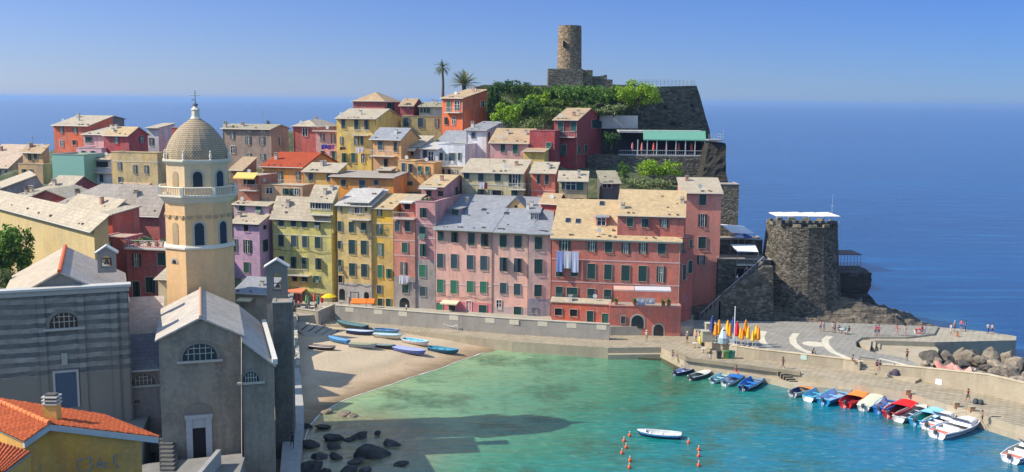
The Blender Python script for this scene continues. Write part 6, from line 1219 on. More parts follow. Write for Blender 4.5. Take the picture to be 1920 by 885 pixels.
# ---------------------------------------------------------------- people
def skin_mesh(name, joints, edges, face_mat, hair=None):
    me = bpy.data.meshes.new(name); me.from_pydata([j[0] for j in joints], edges, []); o = bpy.data.objects.new(name, me); COL.objects.link(o)
    md = o.modifiers.new('s', 'SKIN'); md.use_smooth_shade = True
    for i, j in enumerate(joints): me.skin_vertices[0].data[i].radius = (j[1], j[1] if len(j) < 3 else j[2]); me.skin_vertices[0].data[i].use_root = (i == 0)
    s = o.modifiers.new('u', 'SUBSURF'); s.levels = 1; s.render_levels = 1
    dg = bpy.context.evaluated_depsgraph_get(); dg.update(); m2 = bpy.data.meshes.new_from_object(o.evaluated_get(dg)); bpy.data.objects.remove(o); return m2
SKN = [(.5, .28, .18), (.4, .2, .12), (.6, .36, .25)]
PM = {}
def pose_mesh(pose):
    """joints of a 1.72 m figure facing -y; returns (mesh, bone list)"""
    if pose in PM: return PM[pose]
    hip, sh, knee = .9, 1.42, .48
    if pose == 'stand': J = dict(pel=(0,0,.93), wa=(0,0,1.1), ch=(0,0,1.3), nk=(0,0,1.46), hd=(0,-.02,1.6), tp=(0,-.01,1.68), hl=(.09,0,.88), kl=(.1,-.02,.48), al=(.11,.01,.09), tl=(.12,-.13,.04), hr=(-.09,0,.88), kr=(-.1,-.03,.48), ar=(-.12,.02,.09), tr=(-.13,-.12,.04), sl=(.17,0,1.38), el=(.23,.03,1.1), wl=(.22,-.08,.87), fl=(.21,-.12,.78), sr=(-.17,0,1.38), er=(-.24,.03,1.1), wr=(-.2,-.12,.9), fr=(-.17,-.18,.84))
    elif pose == 'walk': J = dict(pel=(0,0,.92), wa=(0,-.01,1.1), ch=(0,-.02,1.3), nk=(0,-.04,1.45), hd=(0,-.07,1.59), tp=(0,-.06,1.67), hl=(.09,0,.87), kl=(.1,-.2,.5), al=(.1,-.3,.1), tl=(.1,-.44,.07), hr=(-.09,0,.87), kr=(-.1,.08,.47), ar=(-.1,.36,.15), tr=(-.1,.28,.03), sl=(.17,0,1.37), el=(.23,.15,1.12), wl=(.22,.12,.9), fl=(.21,.08,.83), sr=(-.17,-.02,1.37), er=(-.23,-.12,1.12), wr=(-.2,-.3,.98), fr=(-.18,-.38,.97))
    elif pose == 'sit': J = dict(pel=(0,.02,.12), wa=(0,.04,.3), ch=(0,0,.5), nk=(0,-.05,.66), hd=(0,-.09,.8), tp=(0,-.08,.88), hl=(.09,-.05,.1), kl=(.13,-.47,.1), al=(.12,-.5,-.32), tl=(.12,-.62,-.36), hr=(-.09,-.05,.1), kr=(-.13,-.46,.1), ar=(-.14,-.47,-.32), tr=(-.14,-.6,-.36), sl=(.17,-.02,.58), el=(.24,-.06,.33), wl=(.2,-.28,.2), fl=(.16,-.36,.19), sr=(-.17,-.02,.58), er=(-.24,.1,.34), wr=(-.24,.18,.12), fr=(-.24,.2,.03))
    elif pose == 'squat': J = dict(pel=(0,.05,.12), wa=(0,.03,.3), ch=(0,-.06,.48), nk=(0,-.14,.62), hd=(0,-.2,.75), tp=(0,-.2,.83), hl=(.09,0,.12), kl=(.17,-.38,.42), al=(.13,-.42,.07), tl=(.13,-.55,.04), hr=(-.09,0,.12), kr=(-.17,-.36,.44), ar=(-.13,-.4,.07), tr=(-.13,-.53,.04), sl=(.17,-.08,.55), el=(.24,-.25,.4), wl=(.12,-.42,.46), fl=(.05,-.45,.46), sr=(-.17,-.08,.55), er=(-.24,-.22,.4), wr=(-.12,-.42,.44), fr=(-.05,-.46,.44))
    rad = dict(pel=(.13,.1), wa=(.115,.09), ch=(.14,.1), nk=(.055,.055), hd=(.085,.1), tp=(.05,.06), hl=(.085,.085), kl=(.055,.055), al=(.038,.04), tl=(.03,.035), hr=(.085,.085), kr=(.055,.055), ar=(.038,.04), tr=(.03,.035), sl=(.06,.055), el=(.042,.04), wl=(.03,.026), fl=(.03,.018), sr=(.06,.055), er=(.042,.04), wr=(.03,.026), fr=(.03,.018))
    keys = list(J); E = [('pel','wa'),('wa','ch'),('ch','nk'),('nk','hd'),('hd','tp'),('pel','hl'),('hl','kl'),('kl','al'),('al','tl'),('pel','hr'),('hr','kr'),('kr','ar'),('ar','tr'),('ch','sl'),('sl','el'),('el','wl'),('wl','fl'),('ch','sr'),('sr','er'),('er','wr'),('wr','fr')]
    me = skin_mesh('body', [(J[k], *rad[k]) for k in keys], [(keys.index(a), keys.index(b)) for a, b in E], None); PM[pose] = (me, J, E); return PM[pose]
def person(label, px_, py_, z, pose, face, top, bot, skin=0, hair=(.05,.035,.02), long_sleeve=False, long_leg=False, hat=None, h=1.0, bag=None, at=None, group='people on the quay and jetty'):
    me, J, E = pose_mesh(pose); me = me.copy(); sk, tp_, bt_, sh = flat(SKN[skin], .5), flat(top, .8), flat(bot, .8), flat((.1, .09, .08), .6); me.materials.clear()
    for m in (sk, tp_, bt_, sh): me.materials.append(m)
    segs = [(Vector(J[a]), Vector(J[b]), (a, b)) for a, b in E]
    for p in me.polygons:
        c = p.center; best = (9, None)
        for a, b, n in segs:
            d = b - a; t = max(0, min(1, (c - a).dot(d) / d.dot(d))); q = (c - a - d * t).length
            if q < best[0]: best = (q, n, t)
        a, b = best[1]; t = best[2]; mi = 0
        if b in ('wa',): mi = 2 if t < .35 else 1
        elif (a, b) == ('wa', 'ch') or b in ('sl', 'sr'): mi = 1
        elif (a, b) == ('ch', 'nk'): mi = 1 if t < .7 else 0
        elif b in ('el', 'er'): mi = 1 if (t < .5 or long_sleeve) else 0
        elif b in ('wl', 'wr'): mi = 1 if long_sleeve else 0
        elif b in ('hl', 'hr'): mi = 2
        elif b in ('kl', 'kr'): mi = 2 if (t < .8 or long_leg) else 0
        elif b in ('al', 'ar'): mi = 2 if long_leg else 0
        elif b in ('tl', 'tr'): mi = 3
        p.material_index = mi; p.use_smooth = True
    loc = at if at is not None else PZ(px_, py_, z); o = bpy.data.objects.new('person', me); COL.objects.link(o); o.location = loc; o.rotation_euler = (0, 0, radians(face)); o.scale = (h, h, h); tag(o, label, 'person', group)
    hd = Vector(J['hd']); mb = MB(); hm = flat(hair, .8); n = 10
    mb.lathe([(.1, -.02), (.108, .05), (.085, .1), (.04, .125)], hm, n, (hd.x, hd.y + .015, hd.z)); mb.box(hd.x - .09, hd.x + .09, hd.y + .04, hd.y + .105, hd.z - .1, hd.z + .04, hm); mb.build('hair', o)
    mb = MB(); mb.box(-.012, .012, hd.y - .115, hd.y - .08, hd.z - .03, hd.z + .015, sk)
    for s in (-1, 1): mb.box(s * .035 - .012, s * .035 + .012, hd.y - .1, hd.y - .09, hd.z + .01, hd.z + .025, flat((.03, .02, .02)))
    mb.box(-.025, .025, hd.y - .1, hd.y - .088, hd.z - .06, hd.z - .05, flat((.35, .1, .08))); mb.build('face', o)
    if hat: mb = MB(); mb.lathe([(.17, .05), (.16, .065), (.115, .07), (.1, .14), (.03, .16)], flat(hat, .8), 12, (hd.x, hd.y, hd.z)); mb.build('hat', o)
    if bag: mb = MB(); c = Vector(J['ch']); mb.box(-.15, .15, c.y + .1, c.y + .28, c.z - .25, c.z + .15, flat(bag, .8)); mb.build('backpack', o)
    return o
K, W_, PK, BU, OG, GY = (.03, .03, .04), (.75, .74, .72), (.75, .12, .2), (.05, .1, .3), (.75, .22, .04), (.3, .3, .3)
PP = [(1288,643,1.6,'stand',20,(.6,.4,.4),K,dict(hat=W_),'person in a white cap and dark shorts standing in front of the dark alley'),(1305,641,1.6,'stand',-40,(.5,.25,.3),BU,{},'person in a maroon patterned top beside the lemon-yellow cart'),(1311,642,1.6,'stand',60,PK,GY,dict(h=.95),'shorter person in pink next to the maroon-topped one'),
 (1212,640,1.6,'stand',0,(.7,.65,.5),(.35,.3,.2),dict(hat=(.7,.65,.4)),'person in a straw hat left of the arched door of the red terrace block'),(1332,677,1.6,'stand',180,(.1,.05,.05),W_,dict(skin=1),'tanned person with white shorts standing near the green bins'),(1468,692,1.6,'walk',-80,(.12,.05,.05),K,dict(skin=1),'slim dark walker alone in the middle of the promenade'),
 (1293,683,.75,'sit',30,SKN[0],OG,{},'bather in orange shorts sitting on the quay edge above the first moored boats'),(1261,668,1.6,'sit',0,SKN[0],BU,dict(skin=1),'bather sitting at the corner of the quay'),(1380,697,1.55,'sit',20,SKN[1],RD,dict(skin=1),'bather sitting on the quay edge above the pale cyan boat'),
 (1641,630,2.85,'stand',10,PK,BU,{},'person in a pink top standing left in the pink pair on the square'),(1647,630,2.85,'stand',-20,(.8,.08,.2),K,{},'person in a deep pink top standing right in the pink pair'),(1681,629,2.85,'walk',90,(.5,.1,.12),SKN[0],{},'walker in red swimwear on the way to the jetty'),(1696,630,2.85,'walk',90,SKN[0],(.4,.35,.3),{},'shirtless walker behind the one in red swimwear'),
 (1716,627,2.7,'sit',0,W_,GY,{},'person in white sitting on the rock edge beside the swim ring'),(1733,629,2.65,'stand',0,W_,(.5,.48,.45),dict(long_leg=True),'person dressed all in white beside the red swim ring'),(1728,629,2.65,'stand',40,RD,BU,{},'person in red and blue holding the swim ring side of the jetty start'),
 (1783,627,2.6,'stand',0,W_,W_,{},'person in white at the left of the group on the jetty'),(1789,622,2.6,'stand',30,(.7,.3,.2),BU,dict(hat=(.4,.5,.6)),'person with a blue-grey hat in the group on the jetty'),(1794,631,2.6,'squat',0,OG,OG,{},'crouching person in orange on the jetty'),(1802,619,2.6,'stand',-30,PK,BU,{},'person in pink with long blue trousers on the jetty'),(1810,621,2.6,'stand',60,BU,K,dict(long_leg=True),'person in navy at the right of the group on the jetty'),
 (1852,626,2.6,'stand',10,W_,BU,dict(long_leg=True),'person in white top and blue trousers, left of the couple at the jetty end'),(1860,627,2.6,'stand',-10,(.5,.5,.6),K,{},'person in a grey-blue top, right of the couple at the jetty end'),(1700,677,2.85,'stand',0,(.3,.1,.12),K,{},'dark-haired person in dark red standing near the end of the pale band'),(1676,706,1.6,'stand',-90,(.7,.68,.6),K,dict(hair=(.1,.08,.05)),'person in a white shirt standing against the ochre wall'),
 (1598,677,3.0,'sit',60,(.45,.2,.08),(.3,.12,.05),dict(skin=1),'tanned person sitting on the ochre wall left of the steps'),(1644,687,3.0,'sit',10,(.25,.05,.08),K,{},'person in dark red sitting on the wall right of the steps'),(1650,688,3.0,'sit',-30,K,GY,{},'person in black sitting right beside the dark red one'),(1523,664,2.85,'squat',60,K,K,{},'crouching person in black on the square near the paved disc'),
 (1814,754,1.6,'walk',20,(.35,.05,.05),K,dict(skin=1),'walker in a dark red vest near the right end of the promenade'),(1788,692,2.2,'sit',0,(.6,.55,.65),GY,{},'bather in pale lilac sitting among the boulders'),(1829,700,2.2,'sit',20,W_,K,{},'bather in white sitting at the right among the boulders'),
 (1538,621,2.85,'stand',0,(.6,.35,.25),BU,{},'person in a coral top at the left edge of the rock shadow'),(1544,622,2.85,'stand',20,(.5,.5,.55),GY,{},'person in grey right of the coral-topped one'),(1561,624,2.85,'stand',0,(.5,.55,.4),(.4,.35,.25),{},'tall person in pale green left of the turquoise parasol table'),(1565,624,2.85,'stand',40,(.5,.25,.3),K,{},'person in dusty rose beside the pale green one'),
 (1573,620,2.85,'sit',0,BU,K,{},'person in navy sitting left of the turquoise one'),(1592,622,3.2,'sit',-50,K,BU,{},'person in black sitting right of the turquoise one'),(1584,622,3.2,'sit',0,(.1,.5,.6),W_,dict(hat=(.1,.5,.6)),'person in turquoise sitting at the table by the rocks'),
 (548,840,2.0,'walk',200,(.25,.3,.35),K,dict(bag=K,long_leg=True),'walker with a black backpack on the shaded path beside the church'),(1841,792,1.0,'stand',90,SKN[1],K,dict(skin=1,h=.85),'child standing at the quay edge near the bow of the speedboat')]
for x, y, z, ps, fc, tp_, bt_, kw, lab in PP: person(lab, x, y, z, ps, fc, tp_, bt_, **kw)
for x, y, lab, t in ((1383,517,'person in white on the long stair beside the terrace wall',W_),(1401,516,'person in grey a few steps higher on the long stair',GY)):
    t_ = (x - 1312) / 120; p = PS(1312, 600, 8.35).lerp(PS(1432, 492, 8.45), t_); person(lab, 0, 0, 0, 'walk', 90, t, K, at=p + Vector((0, .6, .15)))
# swim ring, towels, bags
def torus(mb, c, R, r, mat, n=18, m=8):
    vs = [(c[0] + (R + r * cos(2 * pi * j / m)) * cos(2 * pi * i / n), c[1] + r * sin(2 * pi * j / m), c[2] + (R + r * cos(2 * pi * j / m)) * sin(2 * pi * i / n)) for i in range(n) for j in range(m)]
    mb.add(vs, [(i * m + j, ((i + 1) % n) * m + j, ((i + 1) % n) * m + (j + 1) % m, i * m + (j + 1) % m) for i in range(n) for j in range(m)], mat)
mb = MB(); torus(mb, (0, 0, .5), .38, .13, flat((.75, .12, .12), .5)); o = mb.build('swim_ring', smooth=True); o.location = PZ(1722, 627, 2.7); tag(o, 'red swim ring standing on the jetty start', 'swim ring')
def pile(name, label, x, y, z, col, s=1.0, cat='bag'):
    rt = empty(name, PZ(x, y, z)); tag(rt, label, cat); R = random.Random(int(x))
    for i in range(4):
        mb = MB(); a = R.uniform(-.5, .5) * s; b = R.uniform(-.25, .25) * s; w = R.uniform(.2, .35) * s; h = R.uniform(.3, .6) * s; mb.lathe([(w * .8, 0), (w, h * .4), (w * .7, h * .85), (w * .2, h)], flat([c * R.uniform(.7, 1.3) for c in col], .8), 8, (a, b, .0)); mb.build('bag', rt, True)
pile('beach_bags', 'dark heap of bags on the promenade right of the walker in dark red', 1832, 757, 1.6, (.05, .06, .07), 1.1); pile('beach_bags', 'big dark cloth-covered heap leaning on the ochre wall beside the person in a white shirt', 1686, 706, 1.6, (.06, .06, .08), 1.9)
for x, y, w_, c, lab in ((1771,690,2.4,(.6,.25,.2),'large salmon pink towel spread on the boulders'),(1806,698,2.2,(.65,.33,.27),'pink towel on the boulder right of the bathers'),(1838,709,2.2,(.04,.04,.07),'dark patterned towel by the sea wall')):
    p = PZ(x, y, 2.3); mb = MB(); n = 7; vs = [(i / n * w_ - w_ / 2, j / n * 1.2 - .6, .35 * sin(i * .9 + .5) * (j / n) + .5 * j / n) for i in range(n + 1) for j in range(n + 1)]; vs += [(a, b, c_ - .04) for a, b, c_ in vs]; q = (n + 1) ** 2
    mb.add(vs, [(i * (n + 1) + j, (i + 1) * (n + 1) + j, (i + 1) * (n + 1) + j + 1, i * (n + 1) + j + 1) for i in range(n) for j in range(n)] + [(q + i * (n + 1) + j, q + i * (n + 1) + j + 1, q + (i + 1) * (n + 1) + j + 1, q + (i + 1) * (n + 1) + j) for i in range(n) for j in range(n)], flat(c, .9)); o = mb.build('towel'); o.location = p; tag(o, lab, 'towel')
# closed parasols on the square
for x, yb, yt, col, lab in [(1341,643,605,'o','orange-yellow closed parasol leftmost behind the silver stall'),(1347,643,599,'o','taller orange closed parasol second from the left, blue tip'),(1363,644,600,'y','yellow closed parasol just right of the silver stall'),(1368,645,606,'o','orange closed parasol touching the yellow one by the silver stall'),(1381,646,602,'r','single red closed parasol among the yellow ones'),(1388,647,613,'y','short pale yellow closed parasol right of the red one'),
 (1391,648,618,'o','shortest orange closed parasol in the middle of the square'),(1397,647,599,'o','tallest orange closed parasol right of the red one'),(1402,649,611,'y','narrow yellow closed parasol beside the tallest one'),(1411,652,619,'y','narrow yellow closed parasol above the dark planter'),(1417,651,608,'y','broad yellow closed parasol of the right-hand cluster'),(1421,652,612,'o','orange closed parasol at the right end of the row'),(1334,641,592,'n','navy closed parasol at the left end above the stone blocks'),(1373,645,594,'n','navy closed parasol behind the white flagpole')]:
    p = PZ(x, yb, 2.86); h = z_at(p.x, p.y, yt) - 2.86; c = {'o': (.85, .3, .02), 'y': (.85, .48, .03), 'r': (.65, .02, .04), 'n': (.04, .06, .2)}[col]; parasol_closed(lab, p, max(2.4, h), c, 'closed parasols on the harbour square')
p = PZ(1376, 648, 2.86); rt = empty('flagpole', p); tag(rt, 'tall bare white flagpole on the harbour square', 'flagpole'); h = z_at(p.x, p.y, 576) - 2.86; mb = MB(); mb.tube([(0, 0, 0), (0, 0, h)], [.09, .06], flat((.75, .75, .75), .4), 8); mb.build('pole', rt); mb = MB(); mb.lathe([(.02, 0), (.1, .06), (.02, .14)], flat((.75, .75, .75)), 8, (0, 0, h)); mb.build('knob', rt); mb = MB(); mb.lathe([(.35, 0), (.3, .15), (.1, .2)], flat((.5, .5, .48)), 10); mb.build('base', rt)
p = PZ(1356, 643, 2.86); rt = empty('covered_stall', p); tag(rt, 'silver-blue tarpaulin-covered round stall among the parasols', 'stall'); mb = MB(); mb.lathe([(.8, 0), (.8, .7), (.75, .8)], flat((.3, .42, .45), .3), 10); mb.build('counter', rt); mb = MB(); mb.lathe([(.86, .8), (.75, 1.2), (.55, 1.8), (.3, 2.2), (.3, 2.35), (.05, 2.45)], flat((.5, .6, .68), .45), 10); mb.build('tarpaulin', rt); mb = MB(); mb.box(-.2, .15, -.5, -.4, 1.9, 2.05, flat((.02, .03, .04))); mb.build('vent', rt)
for i, (x, y, w_, h_) in enumerate(((1326,640,1.6,1.5),(1331,634,1.4,2.2))):
    p = PZ(x, y, 2.86); mb = MB(); mb.box(-w_ / 2, w_ / 2, -.5, .5, 0, h_, concrete((.42, .38, .28))); mb.box(-w_ / 2 - .08, w_ / 2 + .08, -.58, .58, h_, h_ + .1, concrete((.5, .45, .36))); o = mb.build('stone_block'); o.location = p; tag(o, ['low ochre stone block beside the lemon-yellow cart', 'taller grey stone block behind the low ochre one'][i], 'stone block')
p = PZ(1317, 648, 1.6); rt = empty('cart', p); tag(rt, 'lemon-yellow handcart loaded with greenery beside the stone blocks', 'cart'); mb = MB(); mb.box(-.5, .5, -.35, .35, .35, 1.3, flat((.75, .65, .1))); mb.build('body', rt)
for s in (-1, 1): mb = MB(); mb.lathe([(.3, -.04), (.3, .04)], flat((.05, .05, .05)), 14, (0, 0, 0), lambda x, y, z, s=s: (x, s * .38 + z, .3 + y)); mb.build('wheel', rt)
mb = MB(); mb.lathe([(.3, 1.3), (.5, 1.55), (.35, 1.95), (.05, 2.1)], flat((.2, .33, .05)), 9); mb.build('greenery', rt)
# bistro tables, bins, planter
def table(label, x, y, z, group='bistro tables'):
    rt = empty('table', PZ(x, y, z)); tag(rt, label, 'table', group); mb = MB(); mb.lathe([(.42, .72), (.42, .75)], flat((.6, .56, .48)), 14); mb.build('table_top', rt); mb = MB(); mb.tube([(0, 0, .02), (0, 0, .72)], .04, flat((.15, .15, .15)), 6); mb.lathe([(.25, 0), (.2, .04)], flat((.15, .15, .15)), 10); mb.build('leg', rt)
table('round table in front of the lemon-yellow cart', 1303, 652, 1.6); table('round table left of the white-shorted person', 1319, 662, 1.6); table('round table among the seated people by the rocks', 1578, 626, 2.85)
for x, c, lab in ((1348,(.06,.06,.06),'dark bin at the left of the green bins under the ochre wall'),(1361,(.12,.3,.08),'light green bin between the dark and the dark green bin'),(1367,(.02,.18,.1),'dark green bin in the row of bins'),(1373,(.08,.25,.2),'teal bin at the right end of the row of bins')):
    rt = empty('bin', PZ(x, 672, 1.6)); tag(rt, lab, 'bin', 'bins under the ochre wall'); mb = MB(); mb.add([(-.27, -.27, 0), (.27, -.27, 0), (.27, .27, 0), (-.27, .27, 0), (-.33, -.33, 1.0), (.33, -.33, 1.0), (.33, .33, 1.0), (-.33, .33, 1.0)], [(0, 3, 2, 1), (0, 1, 5, 4), (1, 2, 6, 5), (2, 3, 7, 6), (3, 0, 4, 7)], flat(c, .5)); mb.build('body', rt); mb = MB(); mb.box(-.36, .36, -.36, .36, 1.0, 1.1, flat([q * .8 for q in c], .5)); mb.build('lid', rt)
rt = empty('lamp_pole', PZ(1372, 668, 1.6)); tag(rt, 'slim pole with a small white sign board behind the bins', 'sign'); mb = MB(); mb.tube([(0, 0, 0), (0, 0, 3.4)], .04, flat((.6, .6, .6)), 6); mb.build('pole', rt); mb = MB(); mb.box(-.3, .3, -.07, -.045, 1.9, 2.5, flat((.75, .75, .75))); mb.build('board', rt)
for x, y, col, lab in ((1760, 716, (.75,.78,.82), 'small white notice with blue marks on the sea wall'), (1507, 670, (.5,.65,.55), 'small faded green sign on the ochre wall')):
    d = ray(x, y); A_, B_ = (Vector((*pz([(1727,714)],1.6)[0], 0)), Vector((*pz([(1850,740)],1.6)[0], 0))) if x > 1700 else (Vector((*pz([(1423,674)],1.6)[0], 0)), Vector((*pz([(1580,692)],1.6)[0], 0)))
    n_ = (B_ - A_).normalized(); n_ = Vector((n_.y, -n_.x, 0)); t = (A_ + n_ * .03 - CAM).dot(n_) / d.dot(n_); p = CAM + d * t; w_ = (B_ - A_).normalized(); mb = MB(); q = [p + w_ * s * .4 + Vector((0, 0, r_ * .35)) for s, r_ in ((-1, -1), (1, -1), (1, 1), (-1, 1))]; c = p
    mb.add([tuple(v - c + n_ * .02) for v in q] + [tuple(v - c - n_ * .02) for v in q], [(0, 1, 2, 3), (7, 6, 5, 4), (0, 4, 5, 1), (1, 5, 6, 2), (2, 6, 7, 3), (3, 7, 4, 0)], flat(col)); o = mb.build('wall_sign'); o.location = c; tag(o, lab, 'sign')
# cafe on the village square
def parasol_open(label, x, y, z, r, h, col, group='open parasols'):
    rt = empty('open_parasol', PZ(x, y, z)); tag(rt, label, 'parasol', group); mb = MB(); mb.tube([(0, 0, 0), (0, 0, h)], .035, flat((.5, .45, .4)), 6); mb.build('pole', rt); mb = MB(); mb.lathe([(r, h - .6), (r * .99, h - .5), (r * .5, h - .15), (.04, h)], flat(col, .8), 10); mb.build('canopy', rt); mb = MB(); mb.lathe([(.3, 0), (.25, .08)], flat((.3, .3, .3)), 8); mb.build('base', rt)
parasol_open('open yellow parasol at the corner of the cafe square', 617, 577, 3.0, 1.25, 2.4, (.8, .55, .02))
for x, y, c, lab in ((556,577,(.6,.05,.08),'dark red closed parasol left of the orange-red one at the cafe'),(565,577,(.75,.1,.05),'orange-red closed parasol under the orange awning'),(575,578,(.25,.5,.2),'light green closed parasol at the cafe'),(579,581,(.12,.2,.12),'dark green closed parasol at the front edge of the cafe square'),(590,574,(.75,.15,.04),'bright orange closed parasol in the middle of the cafe'),(597,580,(.02,.2,.15),'bottle green closed parasol right of the bright orange one'),(604,577,(.6,.04,.04),'crimson closed parasol beside the open yellow one')):
    parasol_closed(lab, PZ(x, y, 3.0), 2.3, c, 'closed parasols at the cafe')
for i, (x, lab) in enumerate(((673,'orange cafe canopy in front of the khaki house'),(695,'small orange cafe canopy in front of the yellow house'))):
    p = PZ(x, 578, 3.0); rt = empty('cafe_canopy', p); tag(rt, lab, 'canopy', 'orange cafe canopies'); w_ = 1.25 if i == 0 else .6; mb = MB(); mb.add([(-w_, -.8, 1.0), (w_, -.8, 1.0), (w_, .8, 1.5), (-w_, .8, 1.5), (-w_, -.8, .9), (w_, -.8, .9), (w_, .8, 1.4), (-w_, .8, 1.4)], [(0, 1, 2, 3), (7, 6, 5, 4), (0, 4, 5, 1), (1, 5, 6, 2), (2, 6, 7, 3), (3, 7, 4, 0)], flat((.85, .2, .03), .7)); mb.build('fabric', rt)
    for s in (-1, 1): mb = MB(); mb.tube([(s * w_ * .95, -.75, 0), (s * w_ * .95, -.75, .95)], .03, flat((.4, .4, .4)), 5); mb.build('post', rt)
for x, y, lab in ((568,584,'small wooden table under the orange awning'),(586,583,'small wooden table beside the dark green parasol'),(607,583,'small wooden table below the open yellow parasol'),(640,576,'small table against the khaki house wall')): table(lab, x, y, 3.0)
for x, y, c, lab in ((561,582,(.5,.1,.1),'person in red at the cafe under the orange awning'),(593,581,(.6,.6,.6),'person in pale grey standing in the cafe'),(655,576,(.05,.05,.06),'person in black at the wall in front of the khaki house'),(762,588,W_,'person in white on the street behind the quay wall'),(553,583,(.3,.3,.5),'person in blue at the left edge of the cafe')): person(lab, x, y, 3.0, 'stand', x * 7 % 360, c, K, group='people at the cafe and street')
# potted plants on terraces
def pot(label, p, s, c, group):
    rt = empty('potted_plant', p); tag(rt, label, 'potted plant', group); mb = MB(); mb.lathe([(.16 * s, 0), (.22 * s, .3 * s)], flat((.45, .16, .08)), 9); mb.build('pot', rt); mb = MB(); R = random.Random(int(p[0] * 100))
    for i in range(26): a, e, l = R.uniform(0, 6.28), R.uniform(.2, 1.4), R.uniform(.3, .6) * s; d = Vector((cos(a) * cos(e), sin(a) * cos(e), sin(e))); q = d.cross(Vector((0, 0, 1))).normalized() * .07 * s; b = Vector((0, 0, .3 * s)); mb.add([tuple(b), tuple(b + d * l * .6 + q), tuple(b + d * l), tuple(b + d * l * .6 - q)], [(0, 1, 2, 3)], flat(c, .6))
    mb.build('foliage', rt)

def onroof(h, zk, x, y, v, z=None):
    X, Y = zt(zk, x, y); q = h.f.hit(X, Y, off=-v); return h.f.w(q[0], v, (h.H if z is None else z))
for h, zk, lst, dz in ((ht, 'C', [(362,668,'leafy potted plant at the left corner of the red terrace block'),(455,668,'potted plant behind the terrace rail below the two awnings'),(600,668,'bright green potted plant at the right of the terrace washing'),(628,665,'potted shrub at the right corner of the red terrace block')], .1),
                   (hrr, 'L4', [(640,600,'cream flowering pot on the roof terrace of the rose red house'),(760,590,'tall dark cypress-like pot plant on the rose red roof terrace'),(850,600,'red flowering pot at the middle of the rose red roof terrace'),(930,600,'terracotta pot plant nearest to the bell tower')], .1),
                   (hc, 'z5', [], 0), (hp, 'D', [(660,575,'potted plant on the mauve house terrace'),(720,575,'second potted plant on the mauve house terrace, nearer the gable wall')], .1)):
    for x, y, lab in lst: pot(lab, onroof(h, zk, x, y, .6) + Vector((0, 0, dz)), 1.5, (.1, .25, .05) if 'red fl' not in lab else (.5, .08, .08), 'potted plants on terraces')

rt = empty('rope_fence', PZ(740, 603, 1.6)); tag(rt, 'white post-and-rope fence along the promenade above the beached boats', 'fence'); P_ = [PZ(x, y, 1.6) - rt.location for x, y in ((740,605),(762,608),(784,610.5),(808,613.5),(832,617),(858,620))]
for p in P_: mb = MB(); mb.tube([p, p + Vector((0, 0, 1.0))], .05, flat((.65, .65, .62)), 5); mb.build('post', rt)
for i in range(5): mb = MB(); mb.tube([P_[i].lerp(P_[i + 1], t / 6) + Vector((0, 0, .92 - .35 * (1 - (t / 3 - 1) ** 2))) for t in range(7)], .04, flat((.7, .7, .68)), 4); mb.build('rope', rt)
# ---------------------------------------------------------------- hill terrain under the village
def tp(px_, py_, S, dz=0): p = PS(px_, py_, S); TC.append((p.x, p.y, p.z + dz))
for t in ((920,240,10.6),(960,243,10.5),(1000,247,10.4),(1035,240,10.5),(905,165,11.5),(950,166,11.6),(1000,166,11.7),(1050,165,11.8),(1100,168,11.8),(1150,172,11.5),(1190,180,11.4),(1100,200,11.0),(960,205,11.0),(1150,205,11.0),(1020,205,11.0),(1060,190,11.3),(930,190,11.2),
          (1130,225,10.8),(1180,225,10.9),(1170,300,10.2),(1220,340,9.9),(1270,345,9.9),(1170,355,9.6),(1250,375,9.3),(1300,350,9.9),(1170,330,10.0),(1120,330,9.8),(870,185,11.6),(850,190,11.8),(800,200,12.3),(700,205,12.5),(560,240,12.3),(470,250,12.3),(300,260,12.3),(150,270,12.3),(30,290,12.3),(1330,300,10.8),(1200,170,12.5),(1050,160,12.8),(900,165,12.8)): tp(*t)
for (x, y, z) in ((-30,88,3.5),(-30,98,3.5),(-38,92,6.5),(-46,86,7),(-50,98,8),(-58,92,9),(-60,80,8),(-45,75,5),(-33,75,3),(-33,108,-1),(-27,112,-2),(-20,146,1.5),(-24,140,-1),(-22,128,-2),(-20,118,-2),(-17,105,-3),(-22,95,-1),(-22,84,-1),(-20,70,-1),(-10,120,-3),(0,110,-4),(-10,140,-2),(0,148,-2),(8,148,-2),(20,146,-2),(30,150,-1),(34,156,1),(40,170,1),(45,190,2),(58,180,-4),(60,200,-6),(50,210,-4),(45,225,-2),(40,150,-2),(55,150,-4),(20,225,38),(0,232,36),(-30,240,25),(-60,240,15),(-90,235,8),(-110,200,12),(-110,170,18),(-110,140,16),(-30,122,-2),(-36,130,-1),(-30,140,-1),(-36,145,0),(-45,125,3),(-40,116,1),(15,262,6),(-20,262,4),(-70,262,0),(40,262,-6),(-110,262,-6),(-110,120,16),(-90,110,15),(-80,90,12)): TC.append((x, y, z))
def th_(x, y):
    sw = sz = 0
    for (a, b, z) in TC:
        d = (a - x) ** 2 + (b - y) ** 2 + .3; w = 1 / (d * d); sw += w; sz += w * z
    return sz / sw
def groundmat():
    m, nt, b = newmat('hill_ground'); b.inputs['Roughness'].default_value = .95
    a = noi(nt, pos(nt), .5, 6, .7); f = noi(nt, pos(nt), 2.5, 4, .7)
    col = ramp(nt, a, [(.35, (.04, .06, .02)), (.5, (.08, .1, .04)), (.68, (.2, .17, .1))]); col = mixc(nt, ramp(nt, f, [(.45, 0), (.7, .6)]), col, (.05, .07, .03)); nt.links.new(col, b.inputs['Base Color']); bump(nt, b, f, .8, .3); return m
CL.append((Frame((PS(1165, 250, 10.95).x, PS(1165, 250, 10.95).y, 0), 0), 18, 6, 28.5))
mb = MB(); x0, y0, st, nx, ny = -115, 74, 2.2, 84, 86; vs = []
